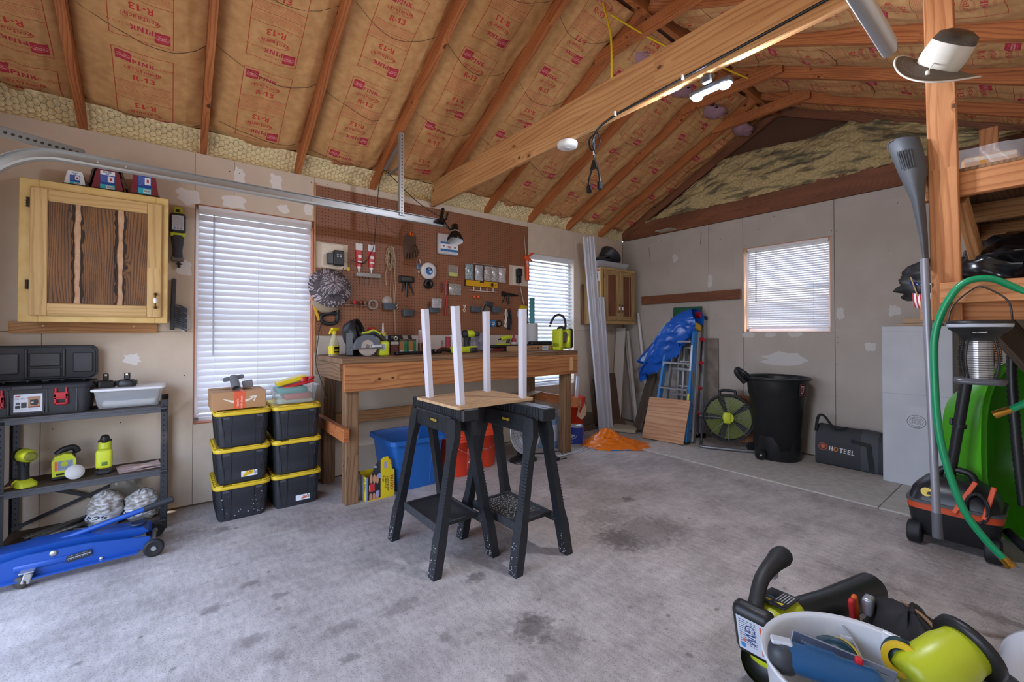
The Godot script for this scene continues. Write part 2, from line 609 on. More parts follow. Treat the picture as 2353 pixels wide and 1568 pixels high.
func textures() -> void:
	T.pine = wmat(wood_tex("c99a68", "9a6238", 3, 9.0, 5))
	T.post = wmat(wood_tex("c68a58", "9a5c32", 63, 7.0, 5))
	T.bench = wmat(wood_tex("bd8450", "854a24", 57, 5.0, 8))
	T.red = wmat(wood_tex("bb733e", "84441e", 5, 10.0, 7))
	T.dark = wmat(wood_tex("8a5638", "55301c", 8, 14.0, 3))
	T.tan = wmat(wood_tex("8f6d4c", "5a3f28", 21, 8.0, 4))
	T.grey = wmat(wood_tex("6a5a4e", "43382f", 30, 12.0, 2))
	T.ply = wmat(wood_tex("c4a37c", "a8835a", 41, 3.5, 1))
	T.lauan = wmat(wood_tex("c08a62", "8f5c3c", 45, 4.0, 0))
	kraft()
	# fibreglass
	var im := Image.create(512, 512, false, Image.FORMAT_RGB8)
	var a := noise(0.02, 4, 4)
	var b := noise(0.3, 9, 2)
	for y in 512:
		for x in 512:
			var m := clampf(0.5 + a.get_noise_2d(x, y) * 0.7 + b.get_noise_2d(x * 0.6, y) * 0.45, 0, 1)
			im.set_pixel(x, y, C("dcc084").lerp(C("fdf0c8"), m))
	T.wool = tmat(ImageTexture.create_from_image(im), 1.0, 2.0, 2.0)
	# concrete: trowelled, with stains that lie where the photograph has them
	var w := 2048
	var h := 1366
	im = Image.create(w, h, false, Image.FORMAT_RGB8)
	var n1 := noise(0.006, 2, 5)
	var n2 := noise(0.09, 5, 3)
	var n3 := noise(0.03, 17, 3)
	var n4 := noise(0.5, 23, 1)
	# x, z, radius along x, radius along z, strength
	var stains := [[-2.81, 2.12, 0.14, 0.16, 0.8], [-2.65, 2.15, 0.35, 0.25, 0.4], [-2.66, 1.86, 0.2, 0.14, 0.45], [-2.28, 1.77, 0.07, 0.05, 0.95], [-3.68, 1.93, 0.06, 0.05, 0.8], [-3.69, 2.37, 0.11, 0.1, 0.8], [-3.66, 2.33, 0.05, 0.05, 0.6], [-3.62, 2.5, 0.1, 0.06, 0.4], [-4.06, 1.92, 0.12, 0.05, 0.5], [-4.7, 1.43, 0.06, 0.04, 0.6], [-4.55, 1.31, 0.05, 0.03, 0.5], [-4.53, 1.91, 0.05, 0.04, 0.5], [-4.33, 2.08, 0.04, 0.03, 0.6], [-3.91, 2.53, 0.05, 0.04, 0.5], [-2.13, 3.53, 0.05, 0.14, 0.6], [-4.45, 1.5, 0.05, 0.035, 0.6], [-4.6, 1.75, 0.07, 0.05, 0.5], [-4.3, 1.9, 0.08, 0.05, 0.45], [-4.0, 2.2, 0.04, 0.03, 0.5], [-3.7, 2.45, 0.03, 0.03, 0.6], [-2.9, 1.2, 0.2, 0.1, 0.3], [-2.45, 2.2, 0.1, 0.12, 0.3], [-3.6, 1.75, 0.2, 0.15, 0.4], [-1.9, 2.7, 0.12, 0.1, 0.3], [-4.9, 0.5, 0.3, 0.12, 0.4], [-4.6, 0.55, 0.05, 0.06, 0.6], [-1.6, 3.3, 0.25, 0.15, 0.45], [-2.2, 3.1, 0.05, 0.22, 0.5], [-1.25, 0.35, 0.4, 0.2, 0.4]]
	var dots: Array = []
	var rg := RandomNumberGenerator.new()
	rg.seed = 77
	for i in 240: dots.append([rg.randf_range(-5.6, -1.1), rg.randf_range(0.2, 3.6), rg.randf_range(0.004, 0.018), rg.randf_range(0.3, 0.9)])
	for y in h:
		for x in w:
			var px := -6.0 + 6.0 * x / w
			var pz := 4.0 * y / h
			var m := 0.5 + n1.get_noise_2d(x, y) * 0.55 + n2.get_noise_2d(x, y * 0.35) * 0.3 + n3.get_noise_2d(x * 0.4, y * 1.3) * 0.25
			var c := C("988f8a").lerp(C("c9c0ba"), clampf(m, 0, 1))
			var g := n4.get_noise_2d(x, y)
			if g > 0.45: c = c.darkened((g - 0.45) * 0.7)
			elif g < -0.5: c = c.lightened((-g - 0.5) * 0.45)
			im.set_pixel(x, y, c)
	for s in stains:
		blot(im, s[0], s[1], s[2], s[3], s[4] * 0.75, n2)
	for s in dots:
		blot(im, s[0], s[1], s[2], s[2], s[3] * 0.6, n2)
	# pale wear streaks of sanding dust
	T.concrete = tmat(ImageTexture.create_from_image(im), 0.72)
	# hardboard with holes one inch apart
	var pg := Pic.new(32, 32, C("8f5d40"))
	pg.disc(16, 16, 4.6, 4.6, C("351f14"))
	T.peg = tmat(pg.tex(), 0.55, 1.0 / 0.0254, 1.0 / 0.0254)
	# speckle for plastic with paint splashes
	T.sheet = tmat(flecks("c2bcb3", "b0aaa1", 0.06, 5), 0.65, 0.8, 0.8)
	T.paint = mat("d9cdbf", 0.75)

func blot(im: Image, cx: float, cz: float, rx: float, rz: float, k: float, nz: FastNoiseLite) -> void:
	var w := im.get_width()
	var h := im.get_height()
	for y in range(maxi(0, int((cz - rz * 1.6) / 4.0 * h)), mini(h, int((cz + rz * 1.6) / 4.0 * h) + 1)):
		for x in range(maxi(0, int((cx - rx * 1.6 + 6.0) / 6.0 * w)), mini(w, int((cx + rx * 1.6 + 6.0) / 6.0 * w) + 1)):
			var d := Vector2((-6.0 + 6.0 * x / w - cx) / rx, (4.0 * y / h - cz) / rz).length()
			d += nz.get_noise_2d(x * 0.8 + cx * 900.0, y * 0.8) * 0.55
			var m := clampf(1.0 - d, 0.0, 1.0)
			if m > 0.0:
				m = minf(1.0, m * 1.6) * k * (0.75 + 0.25 * nz.get_noise_2d(x * 3.0, y * 3.0))
				im.set_pixel(x, y, im.get_pixel(x, y).lerp(C("433b38"), clampf(m, 0, 1)))

func flecks(base: String, other: String, freq: float, sd: int, n := 256) -> ImageTexture:
	var im := Image.create(n, n, false, Image.FORMAT_RGB8)
	var a := noise(freq, sd, 4)
	for y in n:
		for x in n:
			im.set_pixel(x, y, C(base).lerp(C(other), clampf(0.5 + a.get_noise_2d(x, y) * 1.1, 0, 1)))
	return ImageTexture.create_from_image(im)

func kraft() -> void:
	# one repeat: 0.567 m across, 0.635 m along
	var W := 720
	var H := 806
	var p := Pic.new(W, H, C("b98a58"))
	var a := noise(0.012, 3, 4)
	var b := noise(0.35, 8, 2)
	for y in H:
		for x in W:
			var m := clampf(0.5 + a.get_noise_2d(x, y) * 0.6 + b.get_noise_2d(x, y) * 0.5, 0, 1)
			p.im.set_pixel(x, y, C("b5834f").lerp(C("cfa069"), m))
	var red := C("ab3a28")
	var deep := C("b02a3a")
	var x0 := 208.0
	var x1 := 512.0
	var top := 40.0
	var bot := 744.0
	p.frame(x0, top, x1 - x0, bot - top, 4, red)
	var mid := (top + bot) / 2
	var cx := (x0 + x1) / 2
	for s in [1.0, -1.0]:
		var turn := 0.0 if s > 0 else PI
		var at := func(dx: float, dy: float) -> Vector2: return Vector2(cx + s * dx, mid - s * (mid - top) + s * dy)
		var q: Vector2 = at.call(-98.0, 62.0)
		p.rect(q.x - 38, q.y - 40, 76, 80, deep)
		p.disc(q.x, q.y, 34, 24, C("d78f86"), 0.93)
		p.text("OWENS", q.x, q.y - 6, 9, C("e8b9a6"), true, turn)
		p.text("CORNING", q.x, q.y + 8, 9, C("e8b9a6"), true, turn)
		q = at.call(-8.0, 42.0)
		p.text("ECOTOUCH", q.x, q.y, 15, red, false, turn)
		q = at.call(0.0, 84.0)
		p.text("PINK", q.x, q.y, 34, deep, true, turn)
		q = at.call(98.0, 92.0)
		p.text("INSULATION", q.x, q.y, 15, red, false, turn)
		q = at.call(0.0, 156.0)
		for k in 3: p.disc(q.x + k * 5 - 5, q.y, 92 - k * 7, 34 - k * 4, red, 0.965)
		p.text("EcoTouch", q.x, q.y - 4, 25, red, true, turn)
		p.text("INSULATION", q.x, q.y + s * 18, 8, red, true, turn)
		q = at.call(0.0, 226.0)
		p.text("R-13", q.x, q.y, 42, C("c0332c"), true, turn)
	p.rect(x0, mid - 76, x1 - x0, 3, red)
	p.rect(x0, mid + 76, x1 - x0, 3, red)
	p.rect(x0, mid - 6, x1 - x0, 3, red)
	p.lines(x0 + 14, mid - 66, x1 - x0 - 28, 54, 6, C("c4684a"), 3)
	p.lines(x0 + 14, mid + 8, x1 - x0 - 28, 54, 6, C("c4684a"), 9)
	T.kraft = tmat(p.tex(), 0.85)

func wall_slab(p: Node3D, rects: Array, place: Callable, t0: float, t1: float, called: String, m: Material, gap: float, bev: float) -> void:
	# rects are [a0, a1, y0, y1] along the wall; place turns (along, y, depth) into a point
	for r in rects:
		var s := mb()
		var a: Vector3 = place.call(r[0] + gap, r[2] + gap, t0)
		var b: Vector3 = place.call(r[1] - gap, r[3] - gap, t1)
		s.span(a, b, bev)
		part(p, called, s, m)

func room() -> void:
	# floor
	var fl := setting("floor")
	var slab := part(fl, "slab", mb().span(Vector3(-6.0, -0.12, -0.12), Vector3(0.12, -0.004, 4.02)), mat("9a918b", 0.8))
	slab.name = "slab"
	var g := mb()
	g.quad(Vector3(-6, 0, 0), Vector3(0, 0, 0), Vector3(0, 0, 4), Vector3(-6, 0, 4), Vector3.UP)
	g.quad(Vector3(-6, 0, 4), Vector3(0, 0, 4), Vector3(0, -0.05, 4), Vector3(-6, -0.05, 4), Vector3.BACK)
	g.quad(Vector3(-6, 0, 0), Vector3(-6, 0, 4), Vector3(-6, -0.05, 4), Vector3(-6, -0.05, 0), Vector3.LEFT)
	part(fl, "concrete_surface", g, T.concrete)
	# pale boards laid along the back wall
	for z in [[0.98, 2.93], [2.934, 3.88]]:
		part(fl, "floor_board", mb().span(Vector3(-1.085, 0.0005, z[0]), Vector3(-0.01, 0.012, z[1]), 0.002), T.sheet)
	# left wall
	var wl := setting("wall_left")
	var pz := func(a: float, y: float, d: float) -> Vector3: return Vector3(a, y, -d)
	var board := tmat(flecks("d9c9b4", "d4c3ae", 0.02, 3, 256), 0.8, 0.9, 0.9)
	var studs := mat("7d6a55", 0.9)
	wall_slab(wl, [[-6.05, -4.73, -0.1, 2.44], [-3.96, -1.70, -0.1, 2.44], [-0.95, 0.12, -0.1, 2.44], [-4.73, -3.96, -0.1, 0.56], [-4.73, -3.96, 2.09, 2.44], [-1.70, -0.95, -0.1, 0.57], [-1.70, -0.95, 2.10, 2.44]], pz, 0.0125, 0.12, "wall_core", studs, 0.0, 0.0)
	wall_slab(wl, [[-5.95, -5.45, 0.01, 1.2], [-5.95, -4.73, 1.2, 2.445], [-4.73, -4.5, 2.09, 2.445], [-5.45, -4.73, 0.01, 1.2], [-4.5, -3.955, 2.09, 2.445], [-4.73, -3.955, 0.01, 0.56], [-3.955, -1.705, 0.01, 1.225], [-3.955, -1.705, 1.225, 2.445], [-1.70, -0.95, 0.01, 0.57], [-1.70, -1.18, 2.10, 2.445], [-1.18, -0.95, 2.10, 2.445], [-0.95, -0.19, 0.01, 1.225], [-0.95, -0.19, 1.225, 2.445], [-0.19, -0.001, 0.01, 2.445]], pz, 0.0, 0.012, "drywall_sheet", board, 0.001, 0.0012)
	# back wall
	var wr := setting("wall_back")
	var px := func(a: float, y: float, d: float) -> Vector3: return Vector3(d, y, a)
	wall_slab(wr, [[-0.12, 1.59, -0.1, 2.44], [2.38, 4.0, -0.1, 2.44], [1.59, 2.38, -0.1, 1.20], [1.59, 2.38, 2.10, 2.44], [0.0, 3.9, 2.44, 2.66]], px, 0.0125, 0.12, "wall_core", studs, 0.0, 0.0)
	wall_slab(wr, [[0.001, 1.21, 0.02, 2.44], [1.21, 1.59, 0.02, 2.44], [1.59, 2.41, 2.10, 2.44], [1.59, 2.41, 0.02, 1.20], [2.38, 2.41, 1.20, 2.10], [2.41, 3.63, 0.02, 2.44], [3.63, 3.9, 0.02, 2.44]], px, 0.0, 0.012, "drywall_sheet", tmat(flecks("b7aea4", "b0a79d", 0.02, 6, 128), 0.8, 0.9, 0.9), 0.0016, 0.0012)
	part(wr, "beam", wb().span(Vector3(-0.028, 2.44, 0.02), Vector3(0.005, 2.655, 3.88), 0.003), T.dark)
	part(wr, "deflector_plate", mb().box(Vector3(-0.075, 2.455, 0.72), Vector3(0.15, 0.006, 0.22), 0.001), mat("b9b2a4", 0.5))
	var gab := PackedVector2Array([Vector2(-0.1, 2.6), Vector2(4.0, 2.6), Vector2(1.95, 3.62)])
	part(wr, "gable", mb().prism(gab, 0.1, Transform3D(Basis(Vector3(0, 0, 1), Vector3.UP, Vector3(-1, 0, 0)), Vector3(0.14, 0, 0))), mat("5a3a28", 0.9))
	for sgn in [1.0, -1.0]:
		var z0: float = 1.95 - sgn * 1.93
		part(wr, "rake_board", wb().bar(Vector3(-0.02, 2.44 + 0.085, z0), Vector3(-0.02, 3.405 + 0.075, 1.95), 0.04, 0.14, 0.003), T.dark)
	# front wall around the door opening, and the near wall
	var wf := setting("wall_front")
	wall_slab(wf, [[-0.12, 0.62, -0.1, 2.44], [3.35, 4.02, -0.1, 2.44], [0.62, 3.35, 2.08, 2.44]], func(a: float, y: float, d: float) -> Vector3: return Vector3(-5.72 - d, y, a), 0.0, 0.14, "wall_core", board, 0.0, 0.0)
	part(wf, "gable", mb().prism(PackedVector2Array([Vector2(-0.1, 2.44), Vector2(4.0, 2.44), Vector2(1.95, 3.62)]), 0.14, Transform3D(Basis(Vector3(0, 0, 1), Vector3.UP, Vector3(-1, 0, 0)), Vector3(-5.95, 0, 0))), mat("a8835c", 0.9))
	var wn := setting("wall_near")
	wall_slab(wn, [[-6.05, 0.12, -0.1, 2.44]], func(a: float, y: float, d: float) -> Vector3: return Vector3(a, y, 3.9 + d), 0.0, 0.12, "wall_core", board, 0.0, 0.0)
	# screw heads and filler patches
	var sc := mb()
	var hd := func(p: Vector3, n: Vector3) -> void: sc.cyl(p, p + n * 0.0012, 0.0038, 0.003, 7)
	for q in [[-5.35, 1.95], [-5.25, 2.2], [-4.53, 2.36], [-4.47, 2.36], [-3.98, 2.4], [-3.92, 2.35], [-3.86, 2.41], [-3.3, 2.42], [-2.7, 2.42], [-2.2, 2.415], [-1.68, 2.35], [-1.2, 2.3], [-1.15, 2.34], [-0.9, 2.25], [-5.1, 0.62], [-4.95, 0.7], [-4.78, 0.9], [-5.4, 0.62], [-1.2, 2.12], [-1.4, 2.2], [-0.6, 2.3], [-0.23, 2.2], [-0.92, 0.9], [-3.5, 0.5], [-2.9, 0.6]]:
		hd.call(Vector3(q[0], q[1], 0), Vector3(0, 0, 1))
	for q in [[0.3, 2.38], [0.6, 2.36], [1.19, 2.38], [1.23, 2.38], [1.57, 2.39], [1.61, 2.4], [1.56, 2.15], [1.62, 2.13], [1.35, 2.25], [1.9, 2.39], [2.2, 2.3], [2.39, 2.4], [2.43, 2.41], [2.39, 2.15], [2.43, 2.14], [2.0, 2.13], [1.75, 2.28], [2.38, 1.22], [2.43, 1.1], [2.43, 1.15], [2.42, 0.9], [2.42, 0.6], [2.86, 2.3], [3.1, 2.38], [2.8, 1.9], [1.3, 1.4], [2.0, 0.85], [2.44, 0.35], [1.6, 0.85], [0.85, 2.2], [0.85, 1.8]]:
		hd.call(Vector3(0, q[1], q[0]), Vector3(-1, 0, 0))
	part(wl, "screw_heads", sc, mat("2b2724", 0.6), "stuff")
	var white := mat("ece7e2", 0.85)
	for q in [[-4.77, 2.13, 0.06, 0.05], [-4.47, 2.33, 0.035, 0.075], [-4.23, 2.35, 0.04, 0.06], [-4.5, 2.14, 0.07, 0.045], [-4.18, 2.15, 0.04, 0.03], [-4.0, 2.18, 0.03, 0.045], [-4.785, 1.64, 0.04, 0.05], [-5.05, 1.02, 0.04, 0.035], [-4.785, 1.27, 0.03, 0.06], [-4.80, 2.26, 0.02, 0.02]]:
		part(wl, "filler_patch", patch(Vector3(q[0], q[1], 0.0003), Vector3.RIGHT, q[2], q[3]), white)
	var pale := mat("c9c6c2", 0.85)
	for q in [[0.79, 2.11, 0.035, 0.05], [1.23, 1.79, 0.03, 0.07], [1.64, 1.17, 0.06, 0.03], [1.86, 1.175, 0.05, 0.022], [2.09, 1.175, 0.06, 0.025], [2.45, 1.37, 0.03, 0.06], [2.67, 1.07, 0.04, 0.035], [2.83, 1.38, 0.04, 0.04], [1.98, 0.92, 0.2, 0.07]]:
		part(wr, "filler_patch", patch(Vector3(-0.0003, q[1], q[0]), Vector3.BACK, q[2], q[3]), pale)
	part(wr, "marks", mb().box(Vector3(-0.001, 2.3, 1.12), Vector3(0.001, 0.14, 0.006), 0.0, Basis(Vector3.RIGHT, 0.06)).box(Vector3(-0.001, 2.2, 0.43), Vector3(0.001, 0.2, 0.004), 0.0, Basis(Vector3.RIGHT, -0.1)), mat("5e534a", 0.9), "stuff")
	# wood rail nailed to the back wall
	var rail := solo("wall_rail", "long dark brown board nailed level on the back wall beside the window", "board", wb().span(Vector3(-0.042, 1.56, 0.33), Vector3(-0.001, 1.665, 1.575), 0.003), T.dark)
	# ground outside
	var gr := setting("ground")
	part(gr, "driveway", mb().span(Vector3(-26, -0.2, -6), Vector3(-6.1, -0.03, 9)), mat("b9b2a6", 0.9))
	part(gr, "lawn", mb().span(Vector3(-6.1, -0.2, -16), Vector3(16, -0.13, -0.2)).span(Vector3(0.2, -0.2, -0.2), Vector3(16, -0.13, 18)), mat("8e9a74", 0.95))
	var fence := thing("board_fence", "sunlit wooden board fence outside behind the square window", "fence", Vector3(2.6, -0.12, 0))
	var plank := mb().span(Vector3(-0.01, 0, -0.07), Vector3(0.01, 1.85, 0.07), 0.003)
	var pm := plank.done()
	for i in 40:
		var o := MeshInstance3D.new()
		o.name = "plank"
		o.mesh = pm
		o.material_override = mat("c8a27c", 0.9)
		fence.add_child(o, true)
		o.position = Vector3(0, rng.randf_range(-0.01, 0.01), -0.6 + i * 0.145)
	part(fence, "fence_rail", mb().span(Vector3(0.01, 0.4, -0.7), Vector3(0.05, 0.49, 5.2)).span(Vector3(0.01, 1.4, -0.7), Vector3(0.05, 1.49, 5.2)), mat("b08c68", 0.9))

func patch(c: Vector3, right: Vector3, w: float, h: float) -> Mb:
	# an uneven smear of filler, half a millimetre thick
	var m := mb()
	var up := Vector3.UP
	var n := right.cross(up)
	if right == Vector3.BACK: n = Vector3.LEFT
	var k := 18
	var ring: Array[Vector3] = []
	for i in k:
		var t := TAU * i / k
		var r := rng.randf_range(0.7, 1.15) * (1.0 + 0.25 * absf(sin(2 * t)))
		ring.append(c + right * cos(t) * w * r + up * sin(t) * h * r)
	var top: Array[Vector3] = []
	for p in ring: top.append(c + (p - c) * 0.94 + n * 0.0007)
	m.skin([ring, top], true, -1)
	m.cap(top, n)
	return m

func on_roof(x: float, s: float, d: float, side: float) -> Vector3:
	# s runs up the slope from the wall, d is how deep above the underside of the rafters
	var z := s * 0.8944
	var y := WALL_TOP + s * 0.4472
	z -= d * 0.4472
	y += d * 0.8944
	return Vector3(x, y, z if side > 0.0 else 3.9 - z)

func roof() -> void:
	var ce := setting("ceiling")
	var deck := mat("4a3324", 0.9)
	for side in [1.0, -1.0]:
		var m := mb()
		var a0 := on_roof(-6.15, -0.25, 0.15, side)
		var a1 := on_roof(-6.15, 2.235, 0.15, side)
		var b0 := on_roof(-6.15, -0.25, 0.22, side)
		var b1 := on_roof(-6.15, 2.235, 0.22, side)
		var w := Vector3(6.4, 0, 0)
		m.loft([[a0, a1, b1, b0], [a0 + w, a1 + w, b1 + w, b0 + w]], true, true, -1)
		part(ce, "roof_deck", m, deck)
		for x in RAFTERS:
			var r := wb()
			var p: Array = []
			for xx in [x - 0.019, x + 0.019]:
				p.append([on_roof(xx, 0.0, 0.0, side), on_roof(xx, 2.175, 0.0, side), on_roof(xx, 2.175, 0.14, side), on_roof(xx, -0.07, 0.14, side)])
			var L: Array = p[0]
			var R: Array = p[1]
			r.quad(L[0], R[0], R[1], L[1], Vector3(0, -1, 0), -1, Vector2(0, 0), Vector2(0, 0.04), Vector2(2.17, 0.04), Vector2(2.17, 0))
			r.quad(L[0], L[1], L[2], L[3], Vector3.LEFT, -1, Vector2(0, 0.1), Vector2(2.17, 0.1), Vector2(2.17, 0.24), Vector2(0, 0.24))
			r.quad(R[0], R[1], R[2], R[3], Vector3.RIGHT, -1, Vector2(0, 0.4), Vector2(2.17, 0.4), Vector2(2.17, 0.54), Vector2(0, 0.54))
			r.quad(L[0], R[0], R[3], L[3], Vector3(0, 0, -side))
			r.quad(L[1], R[1], R[2], L[2], Vector3(0, 0, side))
			r.quad(L[2], R[2], R[3], L[3], Vector3.UP)
			part(ce, "rafter", r, T.red)
		for i in RAFTERS.size():
			var xr: float = RAFTERS[i - 1] - 0.02 if i > 0 else -0.03
			var xl: float = RAFTERS[i] + 0.02
			batt(ce, xl, xr, side, i)
	part(ce, "ridge_board", wb().span(Vector3(-6.1, 3.40, 1.93), Vector3(0.02, 3.55, 1.97), 0.002), T.red)
	for x in [-0.49, -1.095, -1.70, -2.305]:
		part(ce, "collar_tie", wb().span(Vector3(x - 0.019, 3.24, 1.52), Vector3(x + 0.019, 3.33, 2.38), 0.002), T.red)
	# exposed yellow wool behind chicken wire at the eaves and in the gable
	for side in [1.0, -1.0]:
		for i in RAFTERS.size():
			var xr: float = RAFTERS[i - 1] - 0.019 if i > 0 else -0.0
			var xl: float = RAFTERS[i] + 0.019
			wool_strip(ce, xl, xr, side, i)
	gable_wool(ce)

func batt(ce: Node3D, xl: float, xr: float, side: float, i: int) -> void:
	var nz := noise(1.0, 50 + i + (20 if side < 0 else 0), 3)
	var wide := xr - xl
	var off := rng.randf() * 0.6
	var s0 := 0.085 + 0.03 * rng.randf()
	var f := func(u: float, v: float) -> Vector3:
		var s := s0 + (2.12 - s0) * v
		var e := 4.0 * u * (1.0 - u)
		var sag := 0.09 - 0.05 * pow(e, 0.55)
		# it is tucked up at the end by the wall, and pinched where the wires cross
		sag += 0.05 * smoothstep(0.05, 0.0, v) - 0.012 * sin(v * 19.0 + i) * e
		sag += nz.get_noise_2d(u * 2.2, s * 1.6) * 0.022 + nz.get_noise_2d(u * 14.0, s * 4.0) * 0.006 * (1.0 + 1.5 * absf(u - 0.5))
		return on_roof(xl + wide * u, s, sag, side)
	var m := mb()
	var nu := 22
	var nv := 64
	var pts: Array = []
	for j in nv + 1:
		for k in nu + 1: pts.append(f.call(float(k) / nu, float(j) / nv))
	for j in nv:
		for k in nu:
			var a: Vector3 = pts[j * (nu + 1) + k]
			var b: Vector3 = pts[j * (nu + 1) + k + 1]
			var c: Vector3 = pts[(j + 1) * (nu + 1) + k + 1]
			var d: Vector3 = pts[(j + 1) * (nu + 1) + k]
			var uv := func(kk: float, jj: float) -> Vector2:
				var uu := (kk / nu - 0.5) * wide / 0.64 + 0.5
				if side < 0: uu = 1.0 - uu
				return Vector2(uu, -(2.04 * jj / nv + off) / 0.635)
			m.quad(a, b, c, d, Vector3(0, -1, 0), 1, uv.call(k, j), uv.call(k + 1, j), uv.call(k + 1, j + 1), uv.call(k, j + 1))
	part(ce, "insulation_batt", m, T.kraft)
	for q in 4:
		var v := 0.03 + q * 0.27 + rng.randf() * 0.06
		var line: Array = []
		for k in 13:
			var u := k / 12.0
			var p: Vector3 = f.call(u, clampf(v - 0.03 * 4.0 * u * (1.0 - u) + 0.015 * sin(u * 5.0 + q), 0, 1))
			line.append(p - on_dir(side) * 0.003)
		part(ce, "support_wire", mb().tube(line, 0.0013, 4, false), mat("3d2c1e", 0.6))

func on_dir(side: float) -> Vector3:
	return Vector3(0, 0.8944, -0.4472 * side)

func hexes(m: Mb, w: float, h: float, cell: float, f: Callable, r := 0.0008) -> void:
	# chicken wire: each cell gives three of its six edges
	var dx := cell * 1.5
	var dy := cell * 0.8660254
	for a in int(w / dx) + 1:
		for b in int(h / (2 * dy)) + 1:
			var c := Vector2(a * dx, b * 2 * dy + (dy if a % 2 else 0.0))
			var k: Array = []
			for t in 4:
				var q := c + Vector2(cos(t * PI / 3), sin(t * PI / 3)) * cell
				k.append(q)
			for t in 3:
				if k[t].x < w and k[t + 1].x < w and k[t].x > 0 and k[t + 1].x > 0 and k[t].y < h and k[t + 1].y < h and k[t].y > 0 and k[t + 1].y > 0:
					m.tube([f.call(k[t].x, k[t].y), f.call(k[t + 1].x, k[t + 1].y)], r, 3, false)

func bump(x: float, y: float, cell: float) -> float:
	# how far the wool swells through the wire: 1 in the middle of a cell, 0 on its edges
	var dx := cell * 1.5
	var dy := cell * 0.8660254
	var best := 9.0
	var a0 := int(floor(x / dx))
	for a in [a0 - 1, a0, a0 + 1, a0 + 2]:
		var o := dy if posmod(a, 2) else 0.0
		var b: float = round((y - o) / (2 * dy))
		best = minf(best, Vector2(x - a * dx, y - b * 2 * dy - o).length())
	return clampf(1.0 - pow(best / (cell * 0.92), 2.0), 0.0, 1.0)

func wool_strip(ce: Node3D, xl: float, xr: float, side: float, i: int) -> void:
	var h := 0.16
	var w := xr - xl
	var nz := noise(1.0, 90 + i, 3)
	var cell := 0.019
	var f := func(x: float, y: float, raw: bool) -> Vector3:
		# leans out from the wall top up under the batt
		var k := y / h
		var p := Vector3(xl + x, WALL_TOP + 0.002 + 0.135 * k, -0.03 + 0.11 * k - 0.05 * sin(k * PI))
		var o := 0.004 + nz.get_noise_2d(x * 5.0, y * 8.0) * 0.022
		if not raw: o += bump(x, y, cell) * 0.009 - 0.002
		p += Vector3(0, -0.35, 0.9) * o
		return p if side > 0 else Vector3(p.x, p.y, 3.9 - p.z)
	var vis := side > 0
	var nu := 110 if vis else 14
	var nv := 30 if vis else 6
	var m := mb()
	m.grid(nu, nv, func(u: float, v: float) -> Vector3: return f.call(u * w, v * h, false), 1, Vector3(0, -0.3, side))
	part(ce, "wool_strip", m, T.wool)
	if vis:
		var wi := mb()
		hexes(wi, w, h, cell, func(x: float, y: float) -> Vector3: return f.call(x, y, true) + Vector3(0, -0.001, 0.003))
		part(ce, "chicken_wire", wi, mat("7b7468", 0.45, 0.7), "stuff")

func gable_wool(ce: Node3D) -> void:
	# the blanket fills the gable above the beam; random dark grey patches mottle it
	var im := Image.create(512, 256, false, Image.FORMAT_RGB8)
	var a := noise(0.012, 61, 4)
	var b := noise(0.2, 9, 2)
	for y in 256:
		for x in 512:
			var m := clampf(0.5 + b.get_noise_2d(x, y) * 0.6, 0, 1)
			var c := C("a08a5c").lerp(C("ccb888"), m)
			c = c.lerp(C("484234"), clampf((a.get_noise_2d(x, y * 1.4) - 0.02) * 1.9, 0.0, 0.75))
			im.set_pixel(x, y, c)
	var wool := tmat(ImageTexture.create_from_image(im), 1.0)
	var nz := noise(1.0, 33, 4)
	var cell := 0.022
	var z0 := 0.42
	var z1 := 3.55
	var top := func(z: float) -> float:
		return minf(2.60 + (z - z0) * 0.52, minf(3.10 + 0.025 * sin(z * 5.0), 2.64 + (z1 - z) * 0.5))
	var f := func(u: float, v: float, raw: bool) -> Vector3:
		var z := z0 + (z1 - z0) * u
		var t: float = top.call(z)
		var y := 2.63 + (t - 2.63) * v
		var roll := sin(v * PI) * 0.05 + 0.02
		var o := roll + nz.get_noise_2d(z * 3.0, y * 5.0) * 0.05 + nz.get_noise_2d(z * 9.0 + 40, y * 12.0) * 0.02
		var hx := smoothstep(-0.25, 0.1, nz.get_noise_2d(z * 1.3 + 9.0, y * 2.0))
		if not raw: o += bump(z, y, cell) * 0.008 * hx
		return Vector3(-0.02 - o, y, z)
	var m := mb()
	m.grid(330, 60, func(u: float, v: float) -> Vector3: return f.call(u, v, false), 1, Vector3.LEFT)
	part(ce, "wool_blanket", m, wool)
	var wi := mb()
	hexes(wi, z1 - z0, 0.52, cell * 1.05, func(x: float, y: float) -> Vector3:
		var u := x / (z1 - z0)
		var t: float = top.call(z0 + x)
		return f.call(u, clampf(y / maxf(0.05, t - 2.63), 0, 1), true) + Vector3(-0.004, 0, 0), 0.0007)
	part(ce, "chicken_wire", wi, mat("7b7468", 0.45, 0.7), "stuff")
	# pink wool ends showing near the ridge
	for q in [[-1.36, 3.34, 1.66], [-0.75, 3.33, 1.66], [-1.96, 3.36, 1.66], [-0.22, 3.30, 1.7]]:
		var bl := mb()
		var k := noise(4.0, int(q[0] * 100), 3)
		bl.grid(18, 10, func(u: float, v: float) -> Vector3:
			var th := u * TAU
			var ph := v * PI
			var d := Vector3(sin(ph) * cos(th) * 0.15, cos(ph) * 0.05, sin(ph) * sin(th) * 0.09)
			return Vector3(q[0], q[1], q[2]) + d * (1.0 + k.get_noise_3dv(d * 6.0) * 0.4), 1)
		part(ce, "pink_wool", bl, mat("a07a82", 1.0))

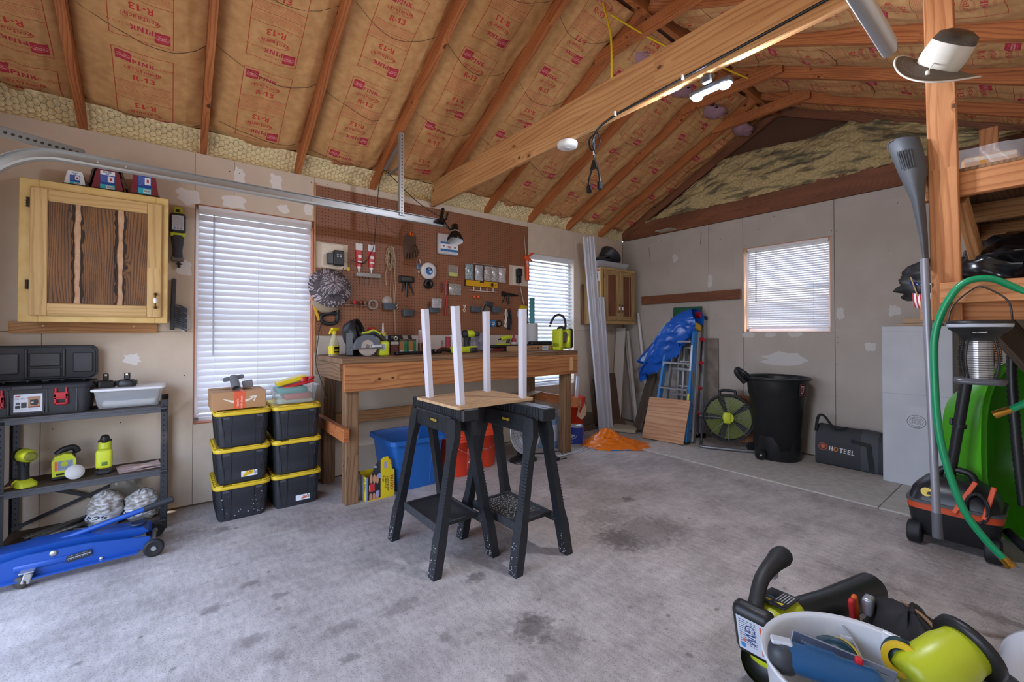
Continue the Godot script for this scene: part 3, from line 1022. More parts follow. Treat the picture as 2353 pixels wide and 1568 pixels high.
func window_unit(called: String, w: float, h: float, at: Vector3, turn: float, jamb: String) -> Node3D:
	# frame, sashes and panes; the origin is the middle of the opening on the room's face of the wall, +z points into the room
	var o := setting(called)
	o.position = at
	o.rotation.y = turn
	var vinyl := mat("dcdcdc", 0.4)
	var fr := mb()
	for s in [-1.0, 1.0]:
		fr.span(Vector3(s * w / 2, -h / 2, -0.115), Vector3(s * (w / 2 - 0.035), h / 2, -0.07), 0.003)
		fr.span(Vector3(-w / 2, s * h / 2, -0.115), Vector3(w / 2, s * (h / 2 - 0.035), -0.07), 0.003)
	part(o, "window_frame", fr, vinyl)
	part(o, "meeting_rail", mb().span(Vector3(-w / 2 + 0.035, -0.02, -0.11), Vector3(w / 2 - 0.035, 0.02, -0.075), 0.003), vinyl)
	for s in [-1.0, 1.0]:
		part(o, "pane", mb().span(Vector3(-w / 2 + 0.035, minf(s * 0.02, s * (h / 2 - 0.035)), -0.096), Vector3(w / 2 - 0.035, maxf(s * 0.02, s * (h / 2 - 0.035)), -0.092)), glass("f2f6f8", 0.06, 0.02))
	var jm := mb()
	for s in [-1.0, 1.0]:
		jm.span(Vector3(s * (w / 2 + 0.001), -h / 2, -0.07), Vector3(s * (w / 2 - 0.006), h / 2, -0.003))
	jm.span(Vector3(-w / 2, h / 2, -0.07), Vector3(w / 2, h / 2 - 0.006, -0.003))
	jm.span(Vector3(-w / 2, -h / 2, -0.07), Vector3(w / 2, -h / 2 + 0.006, -0.003))
	part(o, "jamb", jm, mat(jamb, 0.8))
	return o

func blind(label: String, w: float, h: float, at: Vector3, turn: float, pitch: float, deep: float, tilt: float, m: Material, wand: float, cords: Array) -> Node3D:
	var o := thing("window_blind", label, "blind", at, rad_to_deg(turn))
	var head := deep * 0.9 + 0.012
	part(o, "head_rail", mb().span(Vector3(-w / 2, h / 2 - head, -0.02), Vector3(w / 2, h / 2, 0.018), 0.003), m)
	var sl := mb()
	# a shallow arch in cross-section
	var prof: Array = []
	for k in 5:
		var t := (k / 4.0 - 0.5) * deep
		prof.append(Vector2(t, 0.0022 * (1.0 - pow(t / (deep / 2), 2.0))))
	for k in 5: prof.append(prof[4 - k] - Vector2(0, 0.0018 if deep > 0.03 else 0.0008))
	var rows: Array = []
	for x in [-w / 2 + 0.002, w / 2 - 0.002]:
		var row: Array[Vector3] = []
		for p in prof: row.append(Vector3(x, p.y, p.x))
		rows.append(row)
	sl.loft(rows, true, true, -1)
	var mesh := sl.done()
	var n := int((h - head - 0.03) / pitch)
	for i in n:
		var e := MeshInstance3D.new()
		e.name = "slat"
		e.mesh = mesh
		e.material_override = m
		o.add_child(e, true)
		e.position = Vector3(0, h / 2 - head - pitch * (i + 0.6), 0)
		e.rotation.x = deg_to_rad(tilt + rng.randf_range(-1.2, 1.2))
	var low := h / 2 - head - pitch * (n + 0.45)
	part(o, "bottom_rail", mb().span(Vector3(-w / 2, low - 0.012, -deep * 0.35), Vector3(w / 2, low + 0.006, deep * 0.35), 0.003), m)
	for c in cords:
		part(o, "ladder_cord", mb().cyl(Vector3(c, low, deep * 0.36), Vector3(c, h / 2 - head, deep * 0.36), 0.0011, -1, 5), mat("e8e8ee", 0.8))
	if wand > 0.0:
		part(o, "tilt_wand", mb().cyl(Vector3(-w / 2 + 0.09, h / 2 - head - wand, 0.03), Vector3(-w / 2 + 0.09, h / 2 - head, 0.024), 0.004, -1, 6), mat("b9b9c2", 0.3) if deep > 0.03 else mat("4a4640", 0.4))
	return o

func windows() -> void:
	var white := StandardMaterial3D.new()
	white.albedo_color = C("f1f1f4")
	white.roughness = 0.45
	white.backlight_enabled = true
	white.backlight = C("8f8f98")
	window_unit("window_1", 0.77, 1.53, Vector3(-4.345, 1.325, 0), 0.0, "b26a48")
	window_unit("window_2", 0.75, 1.53, Vector3(-1.325, 1.335, 0), 0.0, "d9cdc4")
	window_unit("window_3", 0.79, 0.90, Vector3(0, 1.65, 1.985), -PI / 2, "d8a684")
	blind("wide white slatted blind pulled shut over the window above the black bins", 0.735, 1.50, Vector3(-4.343, 1.335, -0.022), 0.0, 0.0435, 0.05, 66.0, white, 1.0, [-0.27, 0.0, 0.25])
	blind("white slatted blind left open over the window behind the workbench", 0.71, 1.5, Vector3(-1.33, 1.345, -0.03), 0.0, 0.0435, 0.05, 36.0, white, 0.0, [-0.25, 0.25])
	blind("narrow slatted blind on the square window of the back wall", 0.73, 0.88, Vector3(0.03, 1.66, 1.995), -PI / 2, 0.0225, 0.025, 58.0, white, 0.55, [-0.24, 0.24])

const LIME := "c3d02c"
const COAL := "26272a"
const INK := "17181a"

func sticker(p: Node3D, called: String, pic: Pic, c: Vector3, right: Vector3, up: Vector3, rough := 0.5) -> MeshInstance3D:
	return part(p, called, mb().face(c, right, up), tmat(pic.tex(), rough))

func left_side() -> void:
	track()
	wall_cabinet()
	shelf_unit()
	floor_jack()

func track() -> void:
	var o := thing("door_track", "galvanized garage door track running level and curving down at the door", "door track")
	var zinc := mat("b4b6b6", 0.38, 0.75)
	var prof := [Vector2(0.028, 0.026), Vector2(0.028, 0.0), Vector2(-0.024, 0.0), Vector2(-0.032, 0.008), Vector2(-0.034, 0.02), Vector2(-0.028, 0.032), Vector2(-0.018, 0.034), Vector2(-0.018, 0.031), Vector2(-0.026, 0.028), Vector2(-0.031, 0.019), Vector2(-0.029, 0.009), Vector2(-0.022, 0.0025), Vector2(0.0255, 0.0025), Vector2(0.0255, 0.026)]
	var path: Array = []
	var yt := 2.085
	var r := 0.3
	path.append([Vector3(-3.115, yt, 0.585), Vector3.UP])
	for i in 8: path.append([Vector3(-3.115 - 2.165 * (i + 1) / 8.0, yt, 0.585), Vector3.UP])
	for i in 12:
		var t := PI / 2 * (i + 1) / 12.0
		path.append([Vector3(-5.28 - sin(t) * r, yt - r + cos(t) * r, 0.585), Vector3(-sin(t), cos(t), 0)])
	path.append([Vector3(-5.58, 0.05, 0.585), Vector3.LEFT])
	var rows: Array = []
	for q in path:
		var row: Array[Vector3] = []
		for p in prof: row.append(q[0] + q[1] * p.x + Vector3(0, 0, 1) * p.y)
		rows.append(row)
	var m := mb()
	# the band is a thin folded strip: its hollow faces the room
	for i in rows.size() - 1:
		for j in prof.size():
			var k := (j + 1) % prof.size()
			var d: Vector2 = prof[k] - prof[j]
			var nn := Vector2(d.y, -d.x)
			var hint: Vector3 = path[i][1] * -nn.x + Vector3(0, 0, 1) * -nn.y
			m.quad(rows[i][j], rows[i][k], rows[i + 1][k], rows[i + 1][j], hint, -1)
	m.cap(rows[0], Vector3.RIGHT)
	part(o, "rail", m, zinc)
	for x in [-3.45, -3.75, -4.12, -4.7, -5.05, -5.16]:
		part(o, "rivet", mb().lathe([Vector2(0, 0), Vector2(0.006, 0), Vector2(0.005, 0.002), Vector2(0, 0.003)], 10, Transform3D(Basis(Vector3.RIGHT, PI / 2), Vector3(x, yt + 0.004, 0.588))), mat("d5d5d2", 0.35, 0.7))
	var hang := thing("track_hanger", "perforated zinc angle hanging the door track from a rafter", "bracket")
	angle_bar(hang, Vector3(-3.475, 2.09, 0.60), Vector3(-3.475, 2.73, 0.60), 0.034, zinc, Vector3(0, 0, 1))
	angle_bar(hang, Vector3(-3.452, 2.565, 0.22), Vector3(-3.452, 2.70, 0.585), 0.03, zinc, Vector3.RIGHT, true)
	angle_bar(hang, Vector3(-3.45, 2.50, 0.30), Vector3(-3.45, 2.50, 0.585), 0.03, zinc, Vector3.RIGHT, true)
	var flag := thing("track_flag_bracket", "short slotted zinc angle behind the bend of the door track", "bracket")
	angle_bar(flag, Vector3(-5.70, 2.19, 0.55), Vector3(-5.22, 2.125, 0.55), 0.05, mat("9b9d9d", 0.45, 0.7), Vector3(0, 0, 1), true)
	# clamp lamp, unlit
	var l := thing("clamp_lamp", "black clip-on spotlight with bell shade clamped to the track end", "lamp", Vector3(-3.135, 2.09, 0.62))
	var gloss := mat("0d0d0f", 0.18)
	part(l, "clamp_jaw", mb().box(Vector3(-0.02, 0.0, 0.0), Vector3(0.075, 0.03, 0.05), 0.006), gloss)
	part(l, "clamp_lever", mb().bar(Vector3(-0.02, 0.01, 0.0), Vector3(0.005, 0.115, 0.0), 0.035, 0.024, 0.008, Vector3.RIGHT).bar(Vector3(0.03, 0.02, 0.0), Vector3(0.045, 0.085, 0.0), 0.03, 0.012, 0.004, Vector3.RIGHT), gloss)
	part(l, "arm", mb().tube(curve(V([[0.0, 0.02, 0.01], [0.025, -0.03, 0.02], [0.05, -0.055, 0.03], [0.085, -0.06, 0.035]])), 0.009, 10), gloss)
	var ax := Vector3(-0.12, -1, 0.25).normalized()
	var t := Transform3D(Mb.frame(-ax), Vector3(0.095, -0.02, 0.035) + ax * 0.145)
	part(l, "shade", mb().lathe([Vector2(0.062, 0.0), Vector2(0.066, 0.004), Vector2(0.063, 0.03), Vector2(0.05, 0.06), Vector2(0.034, 0.085), Vector2(0.03, 0.10), Vector2(0.03, 0.145), Vector2(0.02, 0.152), Vector2(0, 0.153)], 28, t), gloss)
	part(l, "shade_lining", mb().lathe([Vector2(0.0, 0.11), Vector2(0.028, 0.1), Vector2(0.048, 0.058), Vector2(0.06, 0.028), Vector2(0.062, 0.0)], 28, t), mat("c9c9c9", 0.3))
	part(l, "vents", mb().box(Vector3(0.105, -0.05, 0.067), Vector3(0.006, 0.05, 0.004), 0.001).box(Vector3(0.092, -0.05, 0.067), Vector3(0.006, 0.05, 0.004), 0.001), mat("050506", 0.5))
	var cord := mb().tube(curve(V([[-3.12, 2.115, 0.63], [-3.25, 2.17, 0.6], [-3.36, 2.29, 0.5], [-3.44, 2.44, 0.37], [-3.485, 2.53, 0.27], [-3.5, 2.43, 0.2], [-3.5, 2.2, 0.15], [-3.49, 1.95, 0.06], [-3.51, 1.87, 0.035], [-3.56, 1.79, 0.035], [-3.62, 1.785, 0.05], [-3.70, 1.80, 0.05]]), 8), 0.003, 6)
	solo("lamp_cord", "thin black cord looping from the clamp lamp over a rafter down to the outlet", "cord", cord, mat("141314", 0.5))

func angle_bar(o: Node3D, a: Vector3, b: Vector3, w: float, m: Material, face: Vector3, slots := false) -> void:
	# a folded angle whose wide leg looks along face; holes are dark rivet-sized wells
	var d := (b - a).normalized()
	var s := d.cross(face).normalized()
	var f := mb()
	f.bar(a, b, w, 0.003, 0.0005, face)
	f.bar(a - s * (w / 2) - face * w * 0.45, b - s * (w / 2) - face * w * 0.45, 0.003, w * 0.9, 0.0005, face)
	part(o, "angle", f, m)
	var n := int((b - a).length() / 0.025)
	var h := mb()
	for i in n:
		var p := a + d * (0.0125 + i * 0.025) + face * 0.0012
		h.cyl(p, p + face * 0.0008, 0.0055 if not slots else 0.007, -1, 10)
	part(o, "holes", h, mat("2a2624", 0.8), "stuff")

func wall_cabinet() -> void:
	var o := thing("wall_cabinet", "wide pine cabinet with one rustic plank door on the left wall", "cabinet", Vector3(-5.18, 1.25, 0.0))
	var cream := tmat(flecks("d9b877", "cfa963", 0.03, 8, 128), 0.6, 2.0, 2.0)
	var w := 0.62
	var h := 0.77
	part(o, "body", mb().span(Vector3(-w / 2 + 0.01, 0.004, 0.002), Vector3(w / 2 - 0.01, h - 0.004, 0.28), 0.002), mat("c9a873", 0.7))
	# face frame
	var fr := mb()
	fr.span(Vector3(-w / 2, 0, 0.28), Vector3(-w / 2 + 0.075, h, 0.3), 0.003).span(Vector3(w / 2 - 0.06, 0, 0.28), Vector3(w / 2, h, 0.3), 0.003)
	fr.span(Vector3(-w / 2 + 0.075, 0, 0.28), Vector3(w / 2 - 0.06, 0.06, 0.2995), 0.002).span(Vector3(-w / 2 + 0.075, h - 0.06, 0.28), Vector3(w / 2 - 0.06, h, 0.2995), 0.002)
	part(o, "face_frame", fr, cream)
	# door
	var door := Node3D.new()
	door.name = "door"
	o.add_child(door)
	var x0 := -w / 2 + 0.042
	var x1 := w / 2 - 0.03
	var y0 := 0.035
	var y1 := h - 0.045
	var b := 0.068
	var stile := wmat(wood_tex("d0ac74", "b08a54", 71, 6.0, 0, 768, 112))
	for x in [x0, x1 - b]: part(door, "stile", wb().span(Vector3(x, y0, 0.3), Vector3(x + b, y1, 0.318), 0.004), stile)
	for y in [y0, y1 - b]: part(door, "rail", wb().span(Vector3(x0 + b, y, 0.3), Vector3(x1 - b, y + b, 0.3175), 0.004), stile)
	part(door, "backing", mb().span(Vector3(x0 + b - 0.005, y0 + b - 0.005, 0.3), Vector3(x1 - b + 0.005, y1 - b + 0.005, 0.305)), tmat(flecks("c79f7c", "b98f6d", 0.05, 12, 128), 0.9, 3, 3))
	var rustic := wmat(wood_tex("8a5e34", "2f1d12", 83, 16.0, 9))
	var px := x0 + b + 0.002
	var bark := mat("35271d", 0.9)
	for q in [0.098, 0.152, 0.142]:
		var yb := y0 + b + 0.002
		var yt := y1 - b - 0.002
		for lay in 2:
			var poly := PackedVector2Array()
			var inset := 0.0 if lay == 0 else 0.016
			var dl := noise(9.0, int(q * 1000) + 1, 3)
			var n := 22
			for i in n + 1:
				var y := lerpf(yb, yt, float(i) / n)
				var jl := 0.0 if px < x0 + b + 0.01 else dl.get_noise_1d(y) * 0.007 + inset * (0.6 + dl.get_noise_1d(y * 2 + 5))
				poly.append(Vector2(px + jl, y))
			for i in n + 1:
				var y := lerpf(yt, yb, float(i) / n)
				poly.append(Vector2(px + q + dl.get_noise_1d(y + 30.0) * 0.007 - inset * (0.6 + dl.get_noise_1d(y * 2 + 50)), y))
			var m := mb()
			if lay == 0:
				m.prism(poly, 0.005, Transform3D(Basis.IDENTITY, Vector3(0, 0, 0.305)))
				part(door, "plank_edge", m, bark)
			else:
				# grain runs up the plank
				var ix := Geometry2D.triangulate_polygon(poly)
				var uv := func(p: Vector2) -> Vector2: return Vector2(p.y + q * 7.0, p.x * 1.0 + q * 3.0)
				for k in range(0, ix.size(), 3):
					var pa := poly[ix[k]]
					var pb := poly[ix[k + 1]]
					var pc := poly[ix[k + 2]]
					m.tri(Vector3(pa.x, pa.y, 0.3125), Vector3(pb.x, pb.y, 0.3125), Vector3(pc.x, pc.y, 0.3125), Vector3.BACK, -1, uv.call(pa), uv.call(pb), uv.call(pc))
				for i in poly.size():
					var pa := poly[i]
					var pb := poly[(i + 1) % poly.size()]
					m.quad(Vector3(pa.x, pa.y, 0.3095), Vector3(pb.x, pb.y, 0.3095), Vector3(pb.x, pb.y, 0.3125), Vector3(pa.x, pa.y, 0.3125), Vector3(pa.x - px - q / 2, 0, 0))
				part(door, "plank", m, rustic)
		px += q + 0.026
	for y in [0.2, 0.64]:
		var hg := mb()
		hg.rbox(Vector3(x0 - 0.008, y, 0.305), Vector3(0.012, 0.05, 0.012), 0.005)
		for k in 4: hg.cyl(Vector3(x0 - 0.008, y - 0.026 + k * 0.014, 0.308), Vector3(x0 - 0.008, y - 0.018 + k * 0.014, 0.308), 0.0075, -1, 10)
		part(door, "hinge", hg, mat("33271c", 0.35, 0.6))
	var hx := x1 - 0.028
	var hd := mb()
	hd.lathe([Vector2(0, 0), Vector2(0.009, 0.0), Vector2(0.009, 0.004), Vector2(0.006, 0.012), Vector2(0.0075, 0.02), Vector2(0, 0.021)], 12, Transform3D(Basis(Vector3.RIGHT, PI / 2), Vector3(hx, 0.095, 0.318)))
	hd.lathe([Vector2(0, 0), Vector2(0.009, 0.0), Vector2(0.009, 0.004), Vector2(0.006, 0.012), Vector2(0.0075, 0.02), Vector2(0, 0.021)], 12, Transform3D(Basis(Vector3.RIGHT, PI / 2), Vector3(hx, 0.175, 0.318)))
	hd.tube(curve(V([[hx, 0.095, 0.335], [hx, 0.115, 0.345], [hx, 0.155, 0.345], [hx, 0.175, 0.335]])), 0.0045, 8)
	var handle := part(door, "handle", hd, mat("7a5a30", 0.4, 0.8))
	part(handle, "ceramic_grip", mb().lathe([Vector2(0.004, 0), Vector2(0.0085, 0.003), Vector2(0.0095, 0.016), Vector2(0.0085, 0.03), Vector2(0.004, 0.033)], 14, Transform3D(Basis.IDENTITY, Vector3(hx, 0.118, 0.346))), mat("f2efe8", 0.15))
	# ledger under it
	var led := thing("ledger_board", "tan pine strip screwed to the wall under the plank cabinet", "board", Vector3(-5.25, 1.19, 0))
	part(led, "board", wb().span(Vector3(-0.325, 0, 0.001), Vector3(0.325, 0.066, 0.032), 0.003), T.pine)
	for x in [-0.19, 0.21]: part(led, "screw", mb().cyl(Vector3(x, 0.042, 0.03), Vector3(x, 0.042, 0.0335), 0.005, 0.004, 10), mat("d9d2c4", 0.4, 0.6))
	# plastic planter boxes on the cabinet
	var pl := Pic.new(128, 160, C("2c4fa0"))
	pl.rect(0, 0, 128, 36, C("e9eef4")).rect(0, 120, 128, 40, C("35b7c9")).rect(52, 128, 70, 26, C("e8ecee"))
	pl.text("Storage", 60, 12, 15, C("24407e")).text("BIN", 60, 27, 12, C("24407e"))
	pl.rect(64, 44, 58, 52, C("dfe5ea")).rect(84, 58, 20, 24, C("b23a3a")).lines(8, 44, 48, 60, 8, C("93a8d8"), 4)
	for k in 20: pl.rect(58 + k * 3, 132, 1 + k % 2, 14, C("1c1c1c"))
	trough("maroon_planter", "maroon plastic trough with blue label at right end of plank cabinet", Vector3(-4.985, 2.02, 0.17), 0.135, 0.165, 0.22, "7c2f3a", pl, false)
	trough("maroon_planter", "maroon plastic trough under a dark grey one on the plank cabinet", Vector3(-5.15, 2.02, 0.16), 0.14, 0.125, 0.22, "7c2f3a", pl, false)
	trough("dark_planter", "dark grey plastic trough nested upside down over a maroon one", Vector3(-5.15, 2.05, 0.155), 0.17, 0.125, 0.215, "4a3a3c", null, true)
	trough("white_planter", "small white plastic trough with blue label at left on the plank cabinet", Vector3(-5.285, 2.02, 0.17), 0.09, 0.085, 0.2, "dfe3e8", pl, false)
	# cordless tool hanging on the wall with its battery up
	var r := thing("cordless_saw", "lime and charcoal cordless saw hanging battery up beside the plank cabinet", "power tool", Vector3(-4.823, 1.60, 0.0))
	var lime := mat(LIME, 0.4)
	var coal := mat("34353a", 0.55)
	part(r, "battery_housing", mb().rbox(Vector3(0, 0.325, 0.045), Vector3(0.088, 0.135, 0.07), 0.02, 3), mat(COAL, 0.45))
	part(r, "hook", mb().prism(P2([-0.022, 0, 0.03, 0, 0.022, 0.045, 0.005, 0.05, -0.018, 0.048]), 0.03, Transform3D(Basis.IDENTITY, Vector3(0, 0.385, 0.03))), lime)
	part(r, "hook_hole", mb().box(Vector3(-0.002, 0.408, 0.0605), Vector3(0.02, 0.018, 0.002), 0.0005), mat(INK, 0.6))
	part(r, "collar", mb().rbox(Vector3(0, 0.25, 0.04), Vector3(0.082, 0.035, 0.06), 0.012, 2), lime)
	part(r, "grip", mb().loft([rrect(0.072, 0.06, 0.018, 0.245, 4, Vector3(0, 0, 0.04)), rrect(0.066, 0.058, 0.02, 0.2, 4, Vector3(0, 0, 0.04)), rrect(0.052, 0.05, 0.02, 0.15, 4, Vector3(0, 0, 0.04)), rrect(0.058, 0.05, 0.02, 0.09, 4, Vector3(0, 0, 0.04))]), coal)
	part(r, "nose", mb().rbox(Vector3(0, 0.085, 0.04), Vector3(0.07, 0.03, 0.05), 0.01, 2), mat("6e6a68", 0.5))
	part(r, "chuck", mb().cyl(Vector3(0.008, 0.03, 0.035), Vector3(0.008, 0.075, 0.035), 0.009, -1, 12).box(Vector3(0.008, 0.055, 0.035), Vector3(0.036, 0.008, 0.02), 0.002), mat("2a2a2c", 0.4, 0.5))
	var lb := Pic.new(96, 128, C("c9ccd2"))
	lb.lines(6, 8, 84, 92, 14, C("4a4d55"), 8).disc(22, 112, 8, 8, C("3a78b8")).disc(48, 112, 8, 8, C("c05038")).disc(74, 112, 8, 8, C("5a8ac0"))
	sticker(r, "label", lb, Vector3(0, 0.325, 0.0806), Vector3(0.031, 0, 0), Vector3(0, 0.048, 0))
	var br := thing("bench_brush", "grey bench brush hanging bristles right below the lime cordless saw", "brush", Vector3(-4.84, 1.21, 0.0))
	part(br, "handle", mb().bar(Vector3(-0.008, 0.0, 0.03), Vector3(0.0, 0.345, 0.03), 0.026, 0.02, 0.006, Vector3.BACK), mat("3c4046", 0.5))
	var bs := mb()
	for i in 13:
		for k in 3:
			var y := 0.012 + i * 0.0125
			bs.tube([Vector3(0.004, y + 0.01, 0.024 + k * 0.008), Vector3(0.04, y, 0.024 + k * 0.009), Vector3(0.072, y - 0.018 + 0.004 * sin(i * 2.0), 0.022 + k * 0.011)], [0.004, 0.005, 0.0056], 5)
	part(br, "bristles", bs, mat("565c66", 0.9), "stuff")

func trough(called: String, label: String, at: Vector3, w: float, h: float, d: float, hex: String, pic: Pic, open: bool) -> void:
	# an upside-down tray: wide rim below, narrow base above
	var o := thing(called, label, "planter", at)
	var m := mb()
	var hw := w / 2
	var prof := P2([-hw, 0, -hw * 0.72, h * 0.86, -hw * 0.58, h, hw * 0.58, h, hw * 0.72, h * 0.86, hw, 0])
	if open:
		for p in [[hw * 0.9, 0.0], [hw * 0.64, h * 0.82], [hw * 0.52, h * 0.92], [-hw * 0.52, h * 0.92], [-hw * 0.64, h * 0.82], [-hw * 0.9, 0.0]]: prof.append(Vector2(p[0], p[1]))
	m.prism(prof, d, Transform3D(Basis.IDENTITY, Vector3(0, 0, -d / 2)))
	part(o, "tray", m, mat(hex, 0.4))
	if not open:
		part(o, "rim", mb().span(Vector3(-hw - 0.004, -0.001 + 0.001, -d / 2 - 0.004), Vector3(hw + 0.004, 0.012, d / 2 + 0.004), 0.003), mat("332126", 0.5))
		if pic: sticker(o, "label", pic, Vector3(0, h * 0.5, d / 2 + 0.0008), Vector3(hw * 0.45, 0, 0), Vector3(0, h * 0.42, 0), 0.3)

func shelf_unit() -> void:
	var o := thing("metal_shelf", "low dark steel shelf with slotted posts against the left wall", "shelf", Vector3(-5.21, 0, 0.03))
	var st := mat("3b3c40", 0.45, 0.35)
	var tops := [0.745, 0.365, 0.065]
	for sx in [-1.0, 1.0]:
		for z in [0.0, 0.29]:
			var p := mb()
			var x: float = sx * 0.345
			var ht := 0.785 if sx > 0 else 0.74
			p.span(Vector3(x, 0, z), Vector3(x - sx * 0.032, ht, z + (0.0025 if z > 0.1 else 0.002)), 0.0006)
			p.span(Vector3(x, 0, z), Vector3(x + sx * 0.0025, ht, z + (-0.032 if z > 0.1 else 0.032)), 0.0006)
			var post := part(o, "post", p, st)
			var h := mb()
			for i in 24:
				h.box(Vector3(x - sx * 0.018, 0.04 + i * 0.031, z + (0.0028 if z > 0.1 else 0.0022)), Vector3(0.006, 0.009, 0.001))
			part(post, "slots", h, mat("101012", 0.8), "stuff")
	for y in tops:
		var s := mb()
		s.span(Vector3(-0.343, y - 0.004, 0.004), Vector3(0.343, y, 0.287), 0.001)
		var sh := part(o, "shelf_board", s, wmat(wood_tex("5b4a3c", "33281f", 91, 10.0, 1, 512, 112), 0.8) if y != 0.745 else mat("4c4138", 0.8))
		var l := mb()
		l.span(Vector3(-0.343, y - 0.036, 0.287), Vector3(0.343, y, 0.2925), 0.001).span(Vector3(-0.343, y - 0.016, 0.2925), Vector3(0.343, y - 0.008, 0.296), 0.001)
		part(sh, "lip", l, mat("55565a", 0.45, 0.4))
	part(o, "cross_brace", mb().bar(Vector3(-0.34, 0.345, 0.004), Vector3(0.33, 0.03, 0.004), 0.02, 0.003, 0.0, Vector3.BACK), st)
	part(o, "cross_brace", mb().bar(Vector3(-0.34, 0.08, 0.008), Vector3(0.33, 0.345, 0.008), 0.02, 0.003, 0.0, Vector3.BACK), st)
	# tool box with its lid thrown back
	var b := thing("tool_box", "black tool box with red latches and its lid thrown open", "tool box", Vector3(-5.42, 0.747, 0.165))
	var blk := mat("2e2f33", 0.5)
	var body := mb()
	body.loft([rrect(0.40, 0.235, 0.03, 0.0), rrect(0.415, 0.25, 0.03, 0.10), rrect(0.42, 0.255, 0.03, 0.155)], true, false)
	body.loft([rrect(0.432, 0.268, 0.032, 0.142), rrect(0.436, 0.272, 0.034, 0.15), rrect(0.436, 0.272, 0.034, 0.165)], true, false)
	body.skin([rrect(0.436, 0.272, 0.034, 0.165), rrect(0.40, 0.236, 0.025, 0.165), rrect(0.38, 0.21, 0.02, 0.02)], true, 1, true)
	body.cap(rrect(0.38, 0.21, 0.02, 0.02), Vector3.UP)
	part(b, "body", body, blk)
	var ribs := mb()
	for x in [-0.165, -0.10, 0.04, 0.155]: part(b, "rib", mb().box(Vector3(x, 0.075, 0.122), Vector3(0.01, 0.13, 0.014), 0.002), mat("3a3b3f", 0.5))
	ribs.box(Vector3(-0.03, 0.07, 0.119), Vector3(0.125, 0.12, 0.012), 0.003)
	part(b, "grip_bar", mb().box(Vector3(-0.03, 0.152, 0.137), Vector3(0.11, 0.018, 0.006), 0.002), mat("3a3b3f", 0.5))
	part(b, "label_panel", ribs, mat("3a3b3f", 0.5))
	for x in [-0.14, 0.095]:
		var q := mb()
		q.box(Vector3(x, 0.085, 0.131), Vector3(0.054, 0.012, 0.012), 0.003).box(Vector3(x, 0.055, 0.131), Vector3(0.054, 0.012, 0.012), 0.003)
		q.box(Vector3(x, 0.104, 0.131), Vector3(0.056, 0.03, 0.012), 0.003)
		for s in [-1.0, 1.0]:
			q.box(Vector3(x + s * 0.022, 0.08, 0.131), Vector3(0.012, 0.06, 0.012), 0.003).box(Vector3(x + s * 0.02, 0.13, 0.132), Vector3(0.009, 0.03, 0.01), 0.002)
		part(b, "latch", q, mat("b8202c", 0.35))
	var pc := Pic.new(256, 172, C("dfe4ec"))
	pc.rect(14, 14, 44, 12, C("c0392f")).text("TOOL BOX 16", 68, 42, 14, C("555b66"), true, 0.0, "Droid Sans Mono")
	pc.rect(18, 78, 40, 22, C("4a4d55")).rect(66, 80, 50, 52, C("3a3b40")).rect(14, 108, 46, 28, C("2b2c30")).rect(128, 26, 112, 108, C("b48a66"))
	pc.poly(P2([146, 60, 214, 54, 222, 84, 208, 114, 150, 104]), C("2f2c30")).rect(152, 78, 26, 8, C("e6e2dc")).rect(128, 122, 112, 12, C("7c3028")).lines(18, 142, 210, 16, 2, C("9aa2ae"), 3)
	sticker(b, "label", pc, Vector3(-0.028, 0.07, 0.1262), Vector3(0.052, 0, 0), Vector3(0, 0.047, 0))
	var lid := mb()
	lid.loft([rrect(0.436, 0.20, 0.035, 0.0), rrect(0.436, 0.20, 0.035, 0.035), rrect(0.42, 0.185, 0.03, 0.05)], true, true)
	lid.skin([rrect(0.436, 0.20, 0.035, 0.0), rrect(0.415, 0.18, 0.03, -0.002), rrect(0.41, 0.175, 0.03, 0.02)], true, 1, true)
	var lo := part(b, "lid", lid, blk)
	lo.transform = Transform3D(Basis(Vector3.RIGHT, deg_to_rad(-86)), Vector3(0, 0.27, -0.085))
	var trim := mb()
	for x in [-0.145, 0.155]: trim.box(Vector3(x, -0.004, 0.0), Vector3(0.085, 0.012, 0.115), 0.004)
	trim.box(Vector3(0, -0.004, 0.02), Vector3(0.125, 0.012, 0.075), 0.004).box(Vector3(0, -0.003, -0.055), Vector3(0.125, 0.012, 0.05), 0.003)
	for x in [-0.075, 0.075]: trim.box(Vector3(x, -0.002, 0), Vector3(0.012, 0.016, 0.165), 0.003)
	for x in [-0.16, -0.07, 0.07, 0.16]: trim.box(Vector3(x, 0.006, -0.103), Vector3(0.014, 0.02, 0.012), 0.003)
	trim.box(Vector3(0, 0.004, -0.104), Vector3(0.03, 0.014, 0.01), 0.003)
	part(lo, "organizer_covers", trim, mat("3f4046", 0.4))
	# clear storage box with a white lid and two batteries on it
	var cb := thing("clear_storage_box", "clear plastic box with white lid on the steel shelf", "storage box", Vector3(-5.045, 0.747, 0.175))
	var c := mb()
	c.loft([rrect(0.27, 0.17, 0.02, 0.002), rrect(0.285, 0.2, 0.025, 0.03), rrect(0.31, 0.22, 0.025, 0.105)], true, false)
	part(cb, "tub", c, glass("dfe2e4", 0.35, 0.2))
	part(cb, "lid", mb().loft([rrect(0.325, 0.24, 0.025, 0.104), rrect(0.335, 0.25, 0.028, 0.108), rrect(0.335, 0.25, 0.028, 0.117), rrect(0.31, 0.225, 0.024, 0.119)]), mat("e6e6e8", 0.35))
	part(cb, "contents", mb().rbox(Vector3(0, 0.025, 0), Vector3(0.24, 0.04, 0.15), 0.015, 2), mat("c9c9c4", 0.6))
	part(cb, "dark_contents", mb().rbox(Vector3(0.03, 0.055, 0.0), Vector3(0.2, 0.025, 0.14), 0.01, 2, Basis(Vector3.BACK, 0.12)), mat("4a4f58", 0.5))
